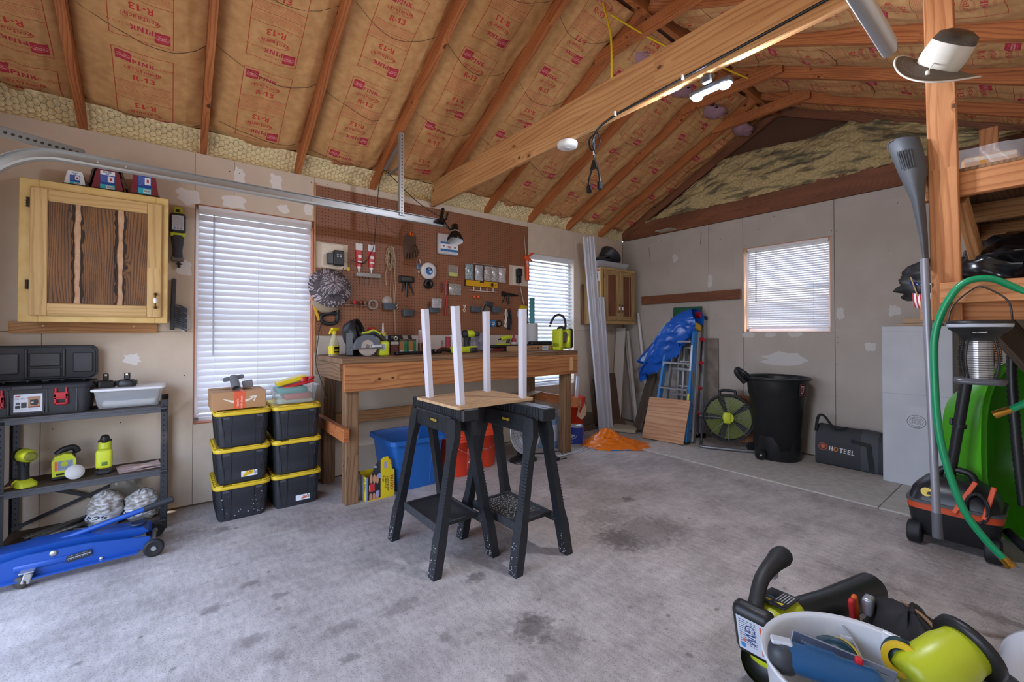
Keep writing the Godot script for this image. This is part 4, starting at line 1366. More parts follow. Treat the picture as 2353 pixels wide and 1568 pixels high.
	battery("black tool battery standing on the white lid, the left one", Vector3(-5.155, 0.866, 0.19), 8.0)
	battery("black tool battery standing on the white lid, the right one", Vector3(-5.06, 0.866, 0.19), -6.0)
	shelf_tools()
	shelf_bags()

func battery(label: String, at: Vector3, turn: float) -> void:
	var o := thing("tool_battery", label, "battery", at, turn, "batteries on the storage box lid")
	var k := mat("1b1c1e", 0.35)
	part(o, "case", mb().loft([rrect(0.078, 0.07, 0.012, 0.0), rrect(0.08, 0.074, 0.014, 0.012), rrect(0.08, 0.072, 0.014, 0.03), rrect(0.06, 0.06, 0.014, 0.042)]), k)
	part(o, "stem", mb().box(Vector3(0.0, 0.062, -0.005), Vector3(0.026, 0.042, 0.03), 0.004), k)
	part(o, "clip", mb().box(Vector3(0.043, 0.022, 0), Vector3(0.008, 0.03, 0.035), 0.003).box(Vector3(-0.043, 0.022, 0), Vector3(0.008, 0.03, 0.035), 0.003), mat("2a2b2d", 0.4))
	part(o, "contact", mb().box(Vector3(0.0, 0.074, 0.0102), Vector3(0.01, 0.01, 0.0012)), mat("cfc9bf", 0.3, 0.8))

func drill_shape(o: Node3D, chuck: bool) -> void:
	# upright on its foot, nose along +x
	var lime := mat(LIME, 0.4)
	var coal := mat("24262a", 0.55)
	part(o, "foot", mb().loft([rrect(0.105, 0.075, 0.02, 0.0, 4, Vector3(0.012, 0, 0)), rrect(0.105, 0.075, 0.02, 0.018, 4, Vector3(0.012, 0, 0)), rrect(0.06, 0.05, 0.018, 0.036)]), lime)
	part(o, "grip", mb().loft([rrect(0.05, 0.042, 0.018, 0.034), rrect(0.046, 0.038, 0.017, 0.07), rrect(0.048, 0.04, 0.018, 0.11), rrect(0.06, 0.05, 0.02, 0.14)]), coal)
	part(o, "motor", mb().lathe([Vector2(0, -0.055), Vector2(0.024, -0.053), Vector2(0.034, -0.04), Vector2(0.036, -0.01), Vector2(0.034, 0.03), Vector2(0.031, 0.05), Vector2(0.02, 0.06), Vector2(0, 0.06)], 20, Transform3D(Basis(Vector3.BACK, -PI / 2), Vector3(0.015, 0.165, 0))), lime)
	part(o, "rear_cap", mb().lathe([Vector2(0, -0.03), Vector2(0.028, -0.028), Vector2(0.037, -0.015), Vector2(0.038, 0.01), Vector2(0.036, 0.02)], 20, Transform3D(Basis(Vector3.BACK, -PI / 2), Vector3(-0.015, 0.163, 0))), coal)
	part(o, "trigger", mb().rbox(Vector3(0.03, 0.118, 0), Vector3(0.016, 0.03, 0.018), 0.006), mat(INK, 0.5))
	if chuck:
		part(o, "chuck", mb().lathe([Vector2(0, 0), Vector2(0.023, 0), Vector2(0.024, 0.006), Vector2(0.023, 0.035), Vector2(0.014, 0.05), Vector2(0, 0.05)], 18, Transform3D(Basis(Vector3.BACK, -PI / 2), Vector3(0.072, 0.165, 0))), mat("3c3d40", 0.4))

func shelf_tools() -> void:
	var d := thing("cordless_driver", "lime and black cordless driver standing on the middle steel shelf", "power tool", Vector3(-5.47, 0.367, 0.24), -60.0)
	drill_shape(d, false)
	part(d, "nose_ring", mb().cyl(Vector3(0.07, 0.165, 0), Vector3(0.085, 0.165, 0), 0.026, 0.016, 18), mat("8a8f3a", 0.4))
	var s := thing("cordless_sander", "lime palm sander with a printed label on the middle steel shelf", "power tool", Vector3(-5.325, 0.367, 0.19), 8.0)
	var lime := mat(LIME, 0.4)
	part(s, "base", mb().rbox(Vector3(0, 0.014, -0.01), Vector3(0.1, 0.026, 0.11), 0.01, 2), mat("1f2022", 0.6))
	part(s, "housing", mb().prism(P2([-0.045, 0.0, 0.045, 0.0, 0.048, 0.085, 0.03, 0.115, 0.0, 0.122, -0.035, 0.11, -0.048, 0.08]), 0.05, Transform3D(Basis.IDENTITY, Vector3(0, 0.022, 0.0))), lime)
	part(s, "handle", mb().tube(curve(V([[-0.03, 0.13, -0.03], [0.0, 0.155, -0.03], [0.04, 0.158, -0.035], [0.055, 0.13, -0.04]])), 0.017, 10), mat("222326", 0.5))
	part(s, "motor_body", mb().rbox(Vector3(0.005, 0.085, -0.03), Vector3(0.085, 0.1, 0.05), 0.02, 2), mat("2a2b2d", 0.5))
	var pc := Pic.new(128, 100, C("8d99ab"))
	pc.rect(0, 0, 18, 100, C("d9673a")).lines(24, 6, 100, 86, 10, C("3c4658"), 5).disc(66, 34, 26, 26, C("aebb2a"))
	sticker(s, "label", pc, Vector3(0, 0.08, 0.0508), Vector3(0.036, 0, 0), Vector3(0, 0.026, 0))
	part(s, "vent", mb().box(Vector3(0, 0.034, 0.0505), Vector3(0.06, 0.01, 0.002)), mat("14150a", 0.7))
	solo("sanding_disc", "round white sanding pad leaning beside the lime palm sander", "sanding pad", mb().lathe([Vector2(0, -0.003), Vector2(0.04, -0.003), Vector2(0.041, 0), Vector2(0.04, 0.003), Vector2(0, 0.003)], 28, Transform3D(Basis(Vector3.RIGHT, deg_to_rad(66)), Vector3.ZERO)), mat("d9d8d6", 0.9), Vector3(-5.272, 0.4055, 0.255), 12.0)
	var j := thing("jigsaw", "bright lime cordless jigsaw standing on end on the middle steel shelf", "power tool", Vector3(-5.155, 0.367, 0.2), 0.0)
	part(j, "battery_mount", mb().rbox(Vector3(0, 0.085, 0.02), Vector3(0.072, 0.11, 0.05), 0.014, 3), mat("cfd92f", 0.4))
	part(j, "body", mb().rbox(Vector3(0, 0.12, -0.02), Vector3(0.06, 0.13, 0.06), 0.02, 2), lime)
	part(j, "nose", mb().rbox(Vector3(0, 0.195, -0.01), Vector3(0.042, 0.05, 0.05), 0.018, 2), mat("241f1d", 0.45))
	part(j, "knob", mb().box(Vector3(0, 0.185, -0.01), Vector3(0.062, 0.012, 0.02), 0.004), mat("1b1b1c", 0.5))
	part(j, "base_ring", mb().lathe([Vector2(0.024, 0), Vector2(0.032, 0.004), Vector2(0.028, 0.01)], 20, Transform3D(Basis(Vector3.RIGHT, PI / 2 - 0.3), Vector3(0.0, 0.022, 0.04))).box(Vector3(0, 0.012, 0.01), Vector3(0.07, 0.024, 0.08), 0.006), mat("4a4b4e", 0.3, 0.6))
	part(j, "dial", mb().rbox(Vector3(0.004, 0.06, 0.0445), Vector3(0.026, 0.022, 0.004), 0.002), mat("5c7a22", 0.4))
	solo("sandpaper_pack", "clear packet of pinkish sandpaper sheets lying on the middle steel shelf", "packet", mb().grid(10, 6, func(u: float, v: float) -> Vector3: return Vector3((u - 0.5) * 0.2, 0.004 + 0.006 * sin(u * 7.0) * sin(v * 4.0 + 1.0) + 0.006, (v - 0.5) * 0.15), 1, Vector3.UP).box(Vector3(0, 0.003, 0), Vector3(0.19, 0.006, 0.14), 0.001), tmat(flecks("b08e8a", "cdbcbc", 0.05, 4, 64), 0.3), Vector3(-5.0, 0.366, 0.21), 8.0)

func sack(o: Node3D, called: String, w: float, h: float, d: float, m: Material, sd: int) -> MeshInstance3D:
	# a slumped bag: crumpled closed surface on a flat base
	var nz := noise(1.0, sd, 3)
	var s := mb()
	var rows: Array = []
	var nv := 18
	var nu := 30
	for j in nv + 1:
		var v := float(j) / nv
		var r := sqrt(maxf(0.0, 1.0 - pow(absf(v * 1.9 - 0.75) / 1.16, 2.6)))
		var row: Array[Vector3] = []
		for i in nu:
			var t := TAU * i / nu
			var k := 1.0 + nz.get_noise_3d(cos(t) * 1.6, v * 3.0, sin(t) * 1.6) * 0.35 + nz.get_noise_3d(cos(t) * 5.0, v * 8.0, sin(t) * 5.0) * 0.12
			row.append(Vector3(cos(t) * w / 2 * r * k, h * v * (1.0 + 0.1 * nz.get_noise_2d(cos(t) * 2.0, sin(t) * 2.0)), sin(t) * d / 2 * r * k))
		rows.append(row)
	s.skin(rows, true, 1, false, 1.0, 1.0)
	s.cap(rows[0], Vector3.DOWN)
	s.cap(rows[-1], Vector3.UP)
	return part(o, called, s, m)

func shelf_bags() -> void:
	var pc := Pic.new(256, 256, C("a7a49e"))
	var nz := noise(0.04, 6, 3)
	for y in 256:
		for x in 256: pc.im.set_pixel(x, y, C("8d8679").lerp(C("d6d6d8"), clampf(0.5 + nz.get_noise_2d(x, y) * 1.2, 0, 1)))
	pc.rect(0, 60, 256, 46, C("d9dade")).text("scapes", 70, 84, 30, C("3a3d46")).rect(130, 66, 70, 14, C("e3c33c")).text("CONCRETE", 165, 73, 9, C("222222"))
	var m := tmat(pc.tex(), 0.25)
	var a := thing("gravel_bag", "opened printed plastic bag of gravel slumped on the shelf floor, left of its pair", "bag", Vector3(-5.15, 0.067, 0.22), -70.0)
	sack(a, "bag", 0.15, 0.2, 0.15, m, 4)
	var b := thing("gravel_bag", "printed plastic bag of gravel slumped by the right post of the steel shelf", "bag", Vector3(-4.98, 0.067, 0.22), -60.0)
	sack(b, "bag", 0.15, 0.17, 0.16, m, 9)
	var c := thing("clear_bag", "crumpled clear plastic bag rising between the two gravel bags", "bag", Vector3(-5.07, 0.067, 0.09), 20.0)
	sack(c, "bag", 0.15, 0.27, 0.08, glass("cbc6bd", 0.45, 0.15), 17)
	# pipes and wrenches lying on the bottom shelf
	var steel := mat("8b8a86", 0.35, 0.8)
	var k := 0
	for q in [[-5.47, 0.24, -5.25, 0.07], [-5.44, 0.27, -5.27, 0.1], [-5.42, 0.29, -5.2, 0.16]]:
		var wr := thing("pipe_wrench", ["open steel pipe end lying uppermost at left of the bottom shelf", "open steel pipe end lying between two others on the bottom shelf", "open steel pipe end lying lowest in front on the bottom shelf"][k], "pipe", Vector3.ZERO, 0.0, "steel pipes on the bottom shelf")
		var p := Vector3(q[0], 0.081 + 0.0 * k, q[1])
		var e := Vector3(q[2], 0.081, q[3])
		var tb := mb()
		tb.lathe([Vector2(0.009, 0.0), Vector2(0.013, 0.0), Vector2(0.013, (e - p).length()), Vector2(0.009, (e - p).length()), Vector2(0.009, 0.0)], 14, Transform3D(Mb.frame(e - p), p), true)
		part(wr, "tube", tb, steel)
		k += 1
	k = 0
	for q in [[-5.33, 0.19, -5.16, 0.27], [-5.36, 0.22, -5.17, 0.29], [-5.3, 0.15, -5.14, 0.235]]:
		var r := solo("steel_rod", ["thin steel rod lying across the bottom shelf, the middle one", "thin steel rod nearest the front edge of the bottom shelf", "thin steel rod furthest back on the bottom shelf"][k], "rod", mb().cyl(Vector3(q[0], 0.0715, q[1]), Vector3(q[2], 0.0715, q[3]), 0.005, -1, 8), steel, Vector3.ZERO, 0.0, "steel rods on the bottom shelf")
		k += 1

func floor_jack() -> void:
	var o := thing("floor_jack", "blue hydraulic floor jack with long handle lying before the steel shelf", "jack", Vector3(-5.22, 0, 0.56))
	var blue := mat("174a9e", 0.32)
	var steel := mat("b9b9b6", 0.35, 0.8)
	# two side plates: tall at the left, low at the right
	var plate := P2([-0.36, 0.03, 0.24, 0.035, 0.29, 0.05, 0.29, 0.10, 0.05, 0.135, -0.16, 0.14, -0.36, 0.10])
	for z in [-0.125, 0.105]:
		var p := mb().prism(plate, 0.012, Transform3D(Basis.IDENTITY, Vector3(0, 0, z)))
		p.prism(P2([-0.36, 0.012 + 0.018, 0.24, 0.035, 0.24, 0.043, -0.36, 0.038]), 0.03 if z > 0 else -0.03, Transform3D(Basis.IDENTITY, Vector3(0, 0, z + (0.012 if z > 0 else 0.0))))
		var sp := part(o, "side_plate", p, blue)
		part(sp, "rib", mb().rbox(Vector3(-0.08, 0.085, z + (0.012 if z > 0 else 0.0)), Vector3(0.24, 0.03, 0.014), 0.006, 2), blue)
	for q in [[-0.07, 0.128, 0.014], [0.10, 0.05, 0.009], [-0.33, 0.05, 0.012], [-0.26, 0.105, 0.008]]:
		part(o, "bolt", mb().lathe([Vector2(0, 0), Vector2(q[2], 0), Vector2(q[2], 0.004), Vector2(q[2] * 0.6, 0.007), Vector2(0, 0.008)], 14, Transform3D(Basis(Vector3.RIGHT, PI / 2), Vector3(q[0], q[1] - 0.005, 0.117))), steel)
	var pl := Pic.new(96, 32, C("22242a"))
	pl.rect(4, 14, 88, 3, C("b8bcc2")).lines(6, 4, 80, 24, 3, C("7c828a"), 2)
	sticker(o, "plate_label", pl, Vector3(0.02, 0.086, 0.1255), Vector3(0.045, 0.005, 0), Vector3(0, 0.016, 0))
	part(o, "lift_arm", mb().prism(P2([-0.3, 0.10, -0.05, 0.115, 0.24, 0.095, 0.28, 0.11, 0.26, 0.135, -0.02, 0.155, -0.3, 0.145]), 0.12, Transform3D(Basis.IDENTITY, Vector3(0, 0, -0.065))), blue)
	part(o, "saddle", mb().lathe([Vector2(0, 0), Vector2(0.026, 0), Vector2(0.024, 0.03), Vector2(0.036, 0.036), Vector2(0.037, 0.046), Vector2(0.03, 0.048), Vector2(0.027, 0.04), Vector2(0, 0.04)], 22, Transform3D(Basis.IDENTITY, Vector3(0.235, 0.105, 0.0))), mat("22324e", 0.5))
	part(o, "axle", mb().cyl(Vector3(0.30, 0.045, -0.15), Vector3(0.30, 0.045, 0.15), 0.011, -1, 12), steel)
	for z in [-0.15, 0.125]:
		var w := part(o, "wheel", mb().lathe([Vector2(0.012, 0), Vector2(0.038, 0), Vector2(0.044, 0.006), Vector2(0.044, 0.024), Vector2(0.038, 0.03), Vector2(0.03, 0.027), Vector2(0.012, 0.027)], 26, Transform3D(Basis(Vector3.RIGHT, PI / 2), Vector3(0.305, 0.0445, z))), mat("1c1c1e", 0.6))
		part(w, "hub", mb().cyl(Vector3(0.305, 0.0445, z + 0.02), Vector3(0.305, 0.0445, z + 0.032), 0.015, 0.011, 16), steel)
	for z in [-0.12, 0.14]:
		var c := part(o, "caster", mb().lathe([Vector2(0, 0), Vector2(0.024, 0), Vector2(0.028, 0.005), Vector2(0.028, 0.019), Vector2(0.024, 0.024), Vector2(0, 0.024)], 20, Transform3D(Basis(Vector3.RIGHT, PI / 2) * Basis(Vector3.BACK, 0.5), Vector3(-0.165, 0.0285, z - 0.012))), mat("3a342f", 0.7))
		part(c, "fork", mb().box(Vector3(-0.15, 0.045, z), Vector3(0.03, 0.05, 0.036), 0.004, Basis(Vector3.BACK, -0.25)).box(Vector3(-0.15, 0.074, z), Vector3(0.05, 0.006, 0.05), 0.002), steel)
	part(o, "handle_socket", mb().bar(Vector3(-0.32, 0.07, -0.01), Vector3(-0.12, 0.125, -0.01), 0.05, 0.05, 0.008), blue)
	part(o, "handle", mb().tube([Vector3(-0.2, 0.11, 0.0), Vector3(0.26, 0.215, 0.0)], 0.014, 14), blue)
	part(o, "grip", mb().tube([Vector3(0.26, 0.215, 0.0), Vector3(0.385, 0.243, 0.0)], 0.0175, 14), mat("24262a", 0.7))

func bins_side() -> void:
	var dusty := tmat(flecks("26282d", "2f3238", 0.03, 14, 128), 0.42, 2.0, 2.0)
	var yel := mat("d9b92a", 0.45)
	var proto: Node3D
	var labels := [["black tote with yellow lid on the floor, left stack, paint splashed", "black tote with yellow lid in the middle of the left stack, yellow label", "black tote with yellow lid topmost of the left stack under the cardboard box"], ["black tote with yellow lid on the floor, right stack, white label", "black tote with yellow lid in the middle of the right stack", "black tote with yellow lid topmost of the right stack under the clear tub"]]
	for k in 2:
		for i in 3:
			var at := Vector3(-4.482 + k * 0.322, i * 0.2315, 0.25 - 0.005 * k)
			if proto == null:
				proto = tote(labels[0][0], dusty, yel)
				proto.position = at
			else:
				copy(proto, labels[k][i], at)
	# labels and splashes belong to single totes
	for q in [[-4.45, 0.285, "d8b021", "tote_001"], [-4.115, 0.06, "d05a30", "tote_003"]]:
		var p := Pic.new(160, 104, C("dde1e6"))
		if q[2] == "d8b021": p.poly(P2([10, 96, 60, 40, 110, 6, 124, 6, 124, 80, 30, 100]), C(q[2])).stroke([Vector2(60, 70), Vector2(104, 20)], 3, C("f2ead0"))
		else: p.poly(P2([60, 92, 74, 72, 124, 66, 124, 88]), C(q[2]))
		p.text("HDX", 34, 18, 18, C("b03a30")).text("Tough Tote", 40, 36, 9, C("3a4a66")).text("GAL", 94, 62, 10, C("333333")).lines(128, 8, 28, 40, 6, C("6b7280"), 3)
		for j in 12: p.rect(130 + j * 2, 58, 1, 34, C("333333"))
		sticker(get_node(q[3]), "label", p, Vector3(0.035, 0.065, 0.1925), Vector3(0.045, 0, 0), Vector3(0, 0.031, -0.0035))
	var sp := mb()
	var rg := RandomNumberGenerator.new()
	rg.seed = 5
	for i in 26:
		var y := 0.01 + 0.15 * pow(rg.randf(), 1.5)
		var c := Vector3(rg.randf_range(-0.125, 0.12), y, 0.1875 + 0.09 * y)
		sp.box(c, Vector3(rg.randf_range(0.001, 0.004), rg.randf_range(0.001, 0.009), 0.0008), 0.0, Basis(Vector3.BACK, rg.randf() * 3.0))
	part(get_node("tote"), "paint_splashes", sp, mat("c9ccd0", 0.8), "stuff")
	# cardboard box with a plastic flange on it
	var b := thing("cardboard_box", "brown shipping box with white smile arrow and orange tape on the left totes", "box", Vector3(-4.50, 0.697, 0.27), 2.0)
	var card := mat("b48a62", 0.85)
	part(b, "carton", mb().span(Vector3(-0.15, 0, -0.12), Vector3(0.15, 0.112, 0.12), 0.002), card)
	part(b, "flap", mb().bar(Vector3(-0.148, 0.113, -0.10), Vector3(0.0, 0.118, -0.10), 0.1, 0.003, 0.0).bar(Vector3(0.148, 0.113, -0.06), Vector3(0.02, 0.116, -0.06), 0.11, 0.003, 0.0), mat("a57c55", 0.9))
	var p := Pic.new(300, 112, C("b48a62"))
	var sm := PackedVector2Array()
	for i in 17: sm.append(Vector2(56 + 180.0 * i / 16, 44 + 34.0 * sin(PI * i / 16)))
	for i in 17: sm.append(Vector2(236 - 180.0 * i / 16, 44 + 20.0 * sin(PI * i / 16) - 4.0))
	p.poly(sm, C("e4ddd2")).stroke([Vector2(210, 40), Vector2(244, 36), Vector2(230, 66)], 7, C("e4ddd2"))
	p.rect(116, 0, 64, 112, C("e2603c")).text("Handle", 136, 74, 13, C("f3e3da"), false, -PI / 2).text("with cheer", 158, 70, 13, C("f3e3da"), false, -PI / 2)
	sticker(b, "print", p, Vector3(0, 0.056, 0.1206), Vector3(0.147, 0, 0), Vector3(0, 0.0545, 0), 0.7)
	part(b, "flap_tape", mb().span(Vector3(-0.034, 0.1115, 0.0), Vector3(0.03, 0.1128, 0.1203)), mat("e2603c", 0.5))
	var f := thing("pipe_flange", "grey plastic pipe stub with drilled foot plate lying on the cardboard box", "pipe fitting", Vector3(-4.515, 0.90, 0.27))
	var grey := mat("6c6e70", 0.5)
	var ax := Vector3(0.1, -0.75, 1.0).normalized()
	var t := Transform3D(Mb.frame(ax), Vector3(-0.005, -0.01, -0.02))
	part(f, "pipe", mb().lathe([Vector2(0.021, 0.0), Vector2(0.026, 0.0), Vector2(0.0255, 0.11), Vector2(0.021, 0.11), Vector2(0.021, 0.0)], 24, t, true), grey)
	part(f, "foot_plate", mb().prism(rpoly(0.125, 0.03, 0.014), 0.006, Transform3D(Basis(Vector3(0.98, 0.19, 0.05), Vector3(-0.15, 0.75, -0.6), -ax).orthonormalized(), Vector3(-0.005, -0.012, -0.022))), grey)
	solo("steel_hook_plate", "small grey steel plate behind the pipe stub on the cardboard box", "plate", mb().box(Vector3.ZERO, Vector3(0.06, 0.05, 0.02), 0.003, Basis(Vector3.BACK, 0.15)), mat("8d939c", 0.35, 0.7), Vector3(-4.44, 0.843, 0.27))
	# clear tub of toys
	var c := thing("clear_tub", "clear plastic tub heaped with red and yellow things on the right totes", "tub", Vector3(-4.155, 0.697, 0.27))
	var cl := mb()
	cl.loft([rrect(0.24, 0.22, 0.035, 0.003), rrect(0.27, 0.25, 0.04, 0.09), rrect(0.285, 0.265, 0.045, 0.118), rrect(0.305, 0.285, 0.05, 0.122)], true, false)
	part(c, "tub", cl, glass("b9d2cf", 0.3, 0.1))
	part(c, "red_filling", mb().rbox(Vector3(0.02, 0.045, 0), Vector3(0.19, 0.05, 0.17), 0.02), mat("b8303a", 0.4))
	part(c, "teal_filling", mb().rbox(Vector3(-0.02, 0.09, 0.0), Vector3(0.2, 0.045, 0.19), 0.02), mat("3f8f93", 0.4))
	solo("yellow_case", "flat yellow plastic case leaning in the clear tub", "case", mb().box(Vector3.ZERO, Vector3(0.19, 0.03, 0.12), 0.006, Basis(Vector3.BACK, 0.24)), mat("d8bd1c", 0.35), Vector3(-4.18, 0.853, 0.30))
	solo("red_tool_case", "red plastic case lying under the yellow one in the clear tub", "case", mb().box(Vector3(0.02, 0, 0), Vector3(0.2, 0.02, 0.14), 0.006, Basis(Vector3.BACK, 0.2)).cyl(Vector3(0.05, 0.02, 0.05), Vector3(0.05, 0.05, 0.05), 0.028, 0.026, 16).cyl(Vector3(0.1, 0.03, 0.04), Vector3(0.1, 0.05, 0.04), 0.026, -1, 16), mat("c02a2c", 0.35), Vector3(-4.155, 0.826, 0.29))

func tote(label: String, body: Material, yel: Material) -> Node3D:
	var o := thing("tote", label, "tote", Vector3.ZERO, 0.0, "black totes with yellow lids")
	var b := mb()
	b.loft([rrect(0.255, 0.37, 0.03, 0.0), rrect(0.262, 0.378, 0.03, 0.02), rrect(0.29, 0.4, 0.035, 0.195), rrect(0.292, 0.402, 0.035, 0.205)], true, true)
	part(o, "tub", b, body)
	# two V-shaped ribs on the end, flutes on the sides
	var rb := mb()
	for s in [-1.0, 1.0]:
		for e in [-1.0, 1.0]:
			var x0: float = s * 0.09 + e * 0.028
			var x1: float = s * 0.082 + e * 0.016
			rb.bar(Vector3(x0, 0.195, 0.2), Vector3(lerpf(x0, x1, 0.45), 0.115, 0.194), 0.004, 0.005, 0.001, Vector3.BACK)
			rb.bar(Vector3(lerpf(x0, x1, 0.7), 0.11, 0.1935), Vector3(x1, 0.02, 0.1885), 0.004, 0.005, 0.001, Vector3.BACK)
		for k in 7:
			var z := -0.15 + k * 0.05
			rb.bar(Vector3(s * 0.131, 0.01, z), Vector3(s * 0.146, 0.2, z), 0.014, 0.008, 0.002, Vector3(s, 0, 0))
	part(o, "ribs", rb, mat("121316", 0.4), "stuff")
	for s in [-1.0, 1.0]:
		part(o, "lock_tab", mb().box(Vector3(s * 0.09, 0.189, 0.2015), Vector3(0.034, 0.016, 0.004), 0.0015), mat("4a4d54", 0.4))
	var l := mb()
	l.loft([rrect(0.312, 0.424, 0.04, 0.2035), rrect(0.318, 0.43, 0.044, 0.207), rrect(0.318, 0.43, 0.044, 0.222), rrect(0.308, 0.42, 0.04, 0.2255), rrect(0.29, 0.4, 0.036, 0.2255)], true, true)
	var lid := part(o, "lid", l, yel)
	var g := mb()
	g.box(Vector3(0.02, 0.2285, 0.203), Vector3(0.155, 0.007, 0.012), 0.002)
	for s in [-1.0, 1.0]:
		g.box(Vector3(s * 0.125, 0.2285, 0.197), Vector3(0.042, 0.007, 0.012), 0.002, Basis(Vector3.UP, s * 0.35))
		for k in 8: g.box(Vector3(s * 0.145, 0.2285, -0.17 + k * 0.045), Vector3(0.014, 0.007, 0.014), 0.002)
	part(lid, "stacking_lugs", g, yel, "stuff")
	return o

func bench_side() -> void:
	var o := thing("workbench", "long timber workbench with deep front board against the left wall", "workbench")
	for k in 3:
		var z: float = [0.02, 0.25, 0.48][k]
		part(o, "top_board", wb().span(Vector3(-3.945, 0.978, z), Vector3(-1.64, 1.015, z + 0.2275 - (0.0 if k < 2 else 0.005)), 0.003), T.tan)
	part(o, "front_board", wb().span(Vector3(-3.93, 0.785, 0.662), Vector3(-1.64, 0.9775, 0.70), 0.004), T.bench)
	part(o, "wear_patch", mb().span(Vector3(-1.755, 0.82, 0.7), Vector3(-1.705, 0.95, 0.7008)), mat("d2a574", 0.8))
	for x in [-3.93, -1.6785]: part(o, "end_board", wb().span(Vector3(x - 0.019, 0.86, 0.03), Vector3(x + 0.019, 0.9775, 0.661), 0.003), T.tan)
	for q in [[-3.86, 0.615], [-3.86, 0.065], [-1.735, 0.615], [-1.735, 0.065]]:
		part(o, "leg", wb().span(Vector3(q[0] - 0.0445, 0, q[1] - 0.044), Vector3(q[0] + 0.0445, 0.977, q[1] + 0.044), 0.004), T.tan)
	for x in [-3.925, -1.67]: part(o, "side_stretcher", wb().span(Vector3(x - 0.019, 0.455, 0.03), Vector3(x + 0.019, 0.545, 0.74), 0.003), T.red)
	part(o, "back_stretcher", wb().span(Vector3(-3.815, 0.45, 0.065), Vector3(-1.78, 0.54, 0.103), 0.003), T.pine)
	solo("plywood_offcut", "thin plywood piece lying on the right bench stretcher", "board", wb().box(Vector3.ZERO, Vector3(0.3, 0.01, 0.12), 0.001, Basis(Vector3.UP, 0.4)), T.ply, Vector3(-1.84, 0.551, 0.23))
	solo("yellow_strip", "thin yellow strip standing behind the right end of the workbench", "strip", mb().box(Vector3(0, 0.31, 0), Vector3(0.022, 0.62, 0.006), 0.001, Basis(Vector3.RIGHT, -0.05)), mat("d9b81c", 0.5), Vector3(-1.655, 0.001, 0.024))
	under_bench()
	bench_top()

func bucket(label: String, at: Vector3, hex: String, r0: float, r1: float, h: float, turn: float) -> Node3D:
	var o := thing("bucket", label, "bucket", at, turn)
	var m := mb()
	var pr := [Vector2(0, 0), Vector2(r0, 0), Vector2(r0 + 0.003, 0.006), Vector2(lerpf(r0, r1, 0.72), h * 0.76)]
	for k in 3:
		var y := h * (0.76 + k * 0.07)
		pr.append_array([Vector2(r1 + 0.004, y), Vector2(r1 + 0.006, y + 0.004), Vector2(r1 + 0.004, y + 0.009), Vector2(r1 - 0.002, y + 0.01)])
	pr.append_array([Vector2(r1 + 0.003, h - 0.012), Vector2(r1 + 0.005, h - 0.003), Vector2(r1 + 0.001, h), Vector2(r1 - 0.003, h - 0.003), Vector2(r0 - 0.004, 0.008), Vector2(0, 0.008)])
	m.lathe(pr, 32)
	part(o, "pail", m, mat(hex, 0.35))
	var arc: Array = []
	for i in 13:
		var t := PI * i / 12.0
		arc.append(Vector3(cos(t) * (r1 + 0.007), h * 0.84 - sin(t) * h * 0.36, sin(t) * 0.05 + r1 * 0.9 * sin(t)))
	part(o, "bail", mb().tube(arc, 0.002, 5), mat("c9c3bb", 0.3, 0.8))
	return o

